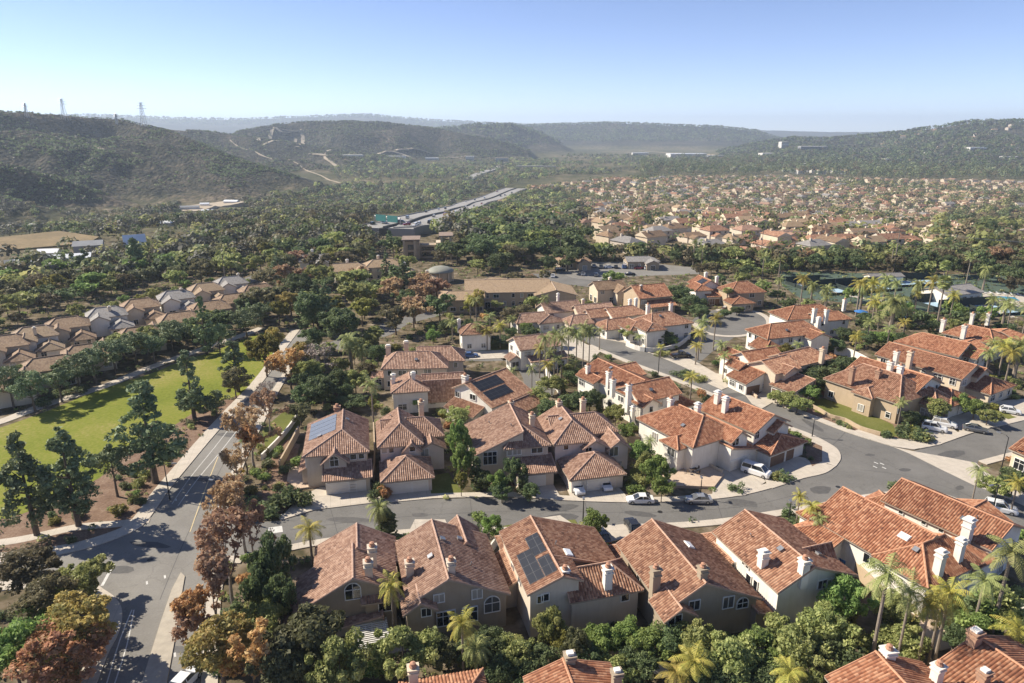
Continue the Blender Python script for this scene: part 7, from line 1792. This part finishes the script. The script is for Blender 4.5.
for i, (x, y) in enumerate(EST):
    ang = 25 + 60 * float(vnoise(np.array(x / 220.), np.array(y / 220.), 8)) + rng.choice([0, 0, 90, 180]) - 30
    me, rn, wn, hh, mb = rng.choices(FH, [({'orange':3.4,'dusty red':1.6,'tan':4,'brown':3,'grey':1.6}[f[1]]) * (1 if f[2] == 'cream' else .5) for f in FH])[0]
    z = hz(x, y) + .3
    if i < NIND:
        o = link('far_house', me, None, (x, y, z), R(ang)); o['category'] = 'house'; ESTP.append([o, x, y, rn, wn, hh])
        block_poly([(x-8,y-8),(x+8,y-8),(x+8,y+8),(x-8,y+8)])
    elif i < 2600:
        M = Matrix.Translation((x, y, z)) @ Matrix.Rotation(R(ang), 4, 'Z'); b = big[0]; base = len(b.v)
        b.v.extend([tuple(M @ Vector(v)) for v in mb.v]); rmi = {'orange':1,'dusty red':5,'tan':4,'brown':6,'grey':8}[rn]; wmi = 0 if wn == 'beige' else 7
        for f, m_, u in zip(mb.f, mb.m, mb.uv): b.f.append([q + base for q in f]); b.m.append({0: wmi, 1: rmi, 2: 2, 3: 3}[m_]); b.uv.append(u)
print('estate', len(EST))
if big[0].v: o = big[0].build('distant_houses', bigm); setp(o, 'uncountable farther houses of the valley estate beyond its nearest rows', 'houses', kind='stuff')
mass('estate_trees', 5600, [(500,222),(500,192),(640,178),(760,178),(900,184),(1060,186),(1060,262),(900,262),(740,260),(640,258),(560,248)], (4,10.5), (.42,.6), [L_DARK, L_OLIVE, L_BROWN, L_PINE, L_RUST], 12, .3, 21, weights=[.38,.22,.15,.18,.07], label='garden and street trees spread between the far estate houses', cat='trees', dens=lambda x, y: .3 + .7 * nz(x, y, 60, 15, .3, .6))
mass('estate_belt', 420, [(560,254),(640,259),(740,261),(820,260),(900,256),(1060,246),(1060,270),(900,270),(740,268),(600,264)], (5,8.5), (.45,.6), [L_DARK, L_OLIVE, L_BROWN], 34, .27, 22, weights=[.45,.25,.3], label='thick tree belt between the club and the far estate', cat='trees')
mass('corner_grove', 200, [(940,262),(930,225),(1000,205),(1060,195),(1060,275),(1000,272)], (9,14), (.45,.6), [L_DARK, L_BROWN, L_OLIVE], 50, .22, 23, weights=[.3,.45,.25], label='tall brown-green grove at the right edge above the club', cat='trees')
mass('ground_cover', 5200, [(-40,540),(-40,300),(250,262),(600,262),(1060,270),(1060,683),(-40,683)], (.25,.8), (.7,1.3), [L_DARK, L_OLIVE, L_BROWN, L_GREEN], 9, .4, 24, weights=[.35,.3,.2,.15], label='low ivy and ground cover between paths, walls and gardens', cat='ground cover')
# ---------------------------------------------------------------- labels: each plant is described by what it stands beside
ORD = ['first','second','third','fourth','fifth','sixth','seventh','eighth','ninth','tenth','eleventh','twelfth']
def label_plants():
    items = []; by = {}
    for o, x, y, H, W, kind, lab, region, grp in PLANTS: by.setdefault(kind, []).append(H)
    med = {k: sorted(v) for k, v in by.items()}
    for o, x, y, H, W, kind, lab, region, grp in PLANTS:
        v = med[kind]; q = v.index(H) / max(1, len(v) - 1); sz = 'small ' if q < .33 else 'tall ' if q > .67 else 'medium '
        word = KIND[kind]['word']
        for s in ('tall ', 'small '):
            if word.startswith(s): word = word[len(s):]
        if region: key = (sz + word, region)
        else:
            d, rx, ry, rf = min((math.hypot(a - x, b_ - y), a, b_, r) for a, b_, r in REFS); dx, dy = x - rx, y - ry
            if d > 32: rel = 'some way ' + ('left of' if dx < 0 else 'right of') + ' '
            elif abs(dx) > abs(dy): rel = ('left of ' if dx < 0 else 'right of ')
            else: rel = ('behind ' if dy > 0 else 'in front of ')
            key = (sz + word, rel + rf)
        items.append((key, x / max(y, 1), o, kind))
    g = {}
    for it in items: g.setdefault(it[0], []).append(it)
    for key, L in g.items():
        L.sort(key=lambda t: t[1]); word, where = key; cat = L[0][3]
        pl = word[:-4] + 'trees' if word.endswith('tree') else word + 's'
        for i, it in enumerate(L):
            o = it[2]
            if len(L) == 1: s = 'the only ' + word + ' ' + where if False else word + ' ' + where
            elif i == len(L) - 1: s = 'rightmost of the ' + pl + ' ' + where
            elif i == 0: s = 'leftmost of the ' + pl + ' ' + where
            elif i < 12: s = ORD[i] + ' from left of the ' + pl + ' ' + where
            else: s = pl[:-1] + ' among the right-hand half ' + where
            o['label'] = ' '.join(s.split()[:16]); o['group'] = KIND[cat]['cat'] + 's ' + ('of the gardens' if not where.startswith(('in ', 'around', 'by ', 'beside')) else where)
label_plants()
def label_estate():
    cells = {}
    for o, x, y, rn, wn, hh in ESTP:
        px, py = project(x, y, hz(x, y)); row = 'front' if py > 238 else 'second' if py > 230 else 'third' if py > 223 else 'rear'
        part = 'far left' if px < 600 else 'left' if px < 700 else 'middle' if px < 800 else 'right' if px < 910 else 'far right'
        st = 'two-storey' if hh > 4 else 'low'
        cells.setdefault((rn, wn, st, row, part), []).append((px, o))
    for (rn, wn, st, row, part), L in cells.items():
        L.sort(key=lambda t: t[0])
        for i, (px, o) in enumerate(L):
            d = '%s %s house with %s roof' % (st, wn, rn); w_ = '%s rows, %s of valley estate' % (row, part.replace('far ', 'outer '))
            o['label'] = d + ', ' + w_ if len(L) == 1 else '%s %s in %s' % (ORD[min(i, 11)], d, w_)
            o['group'] = 'houses of the valley estate'
label_estate()
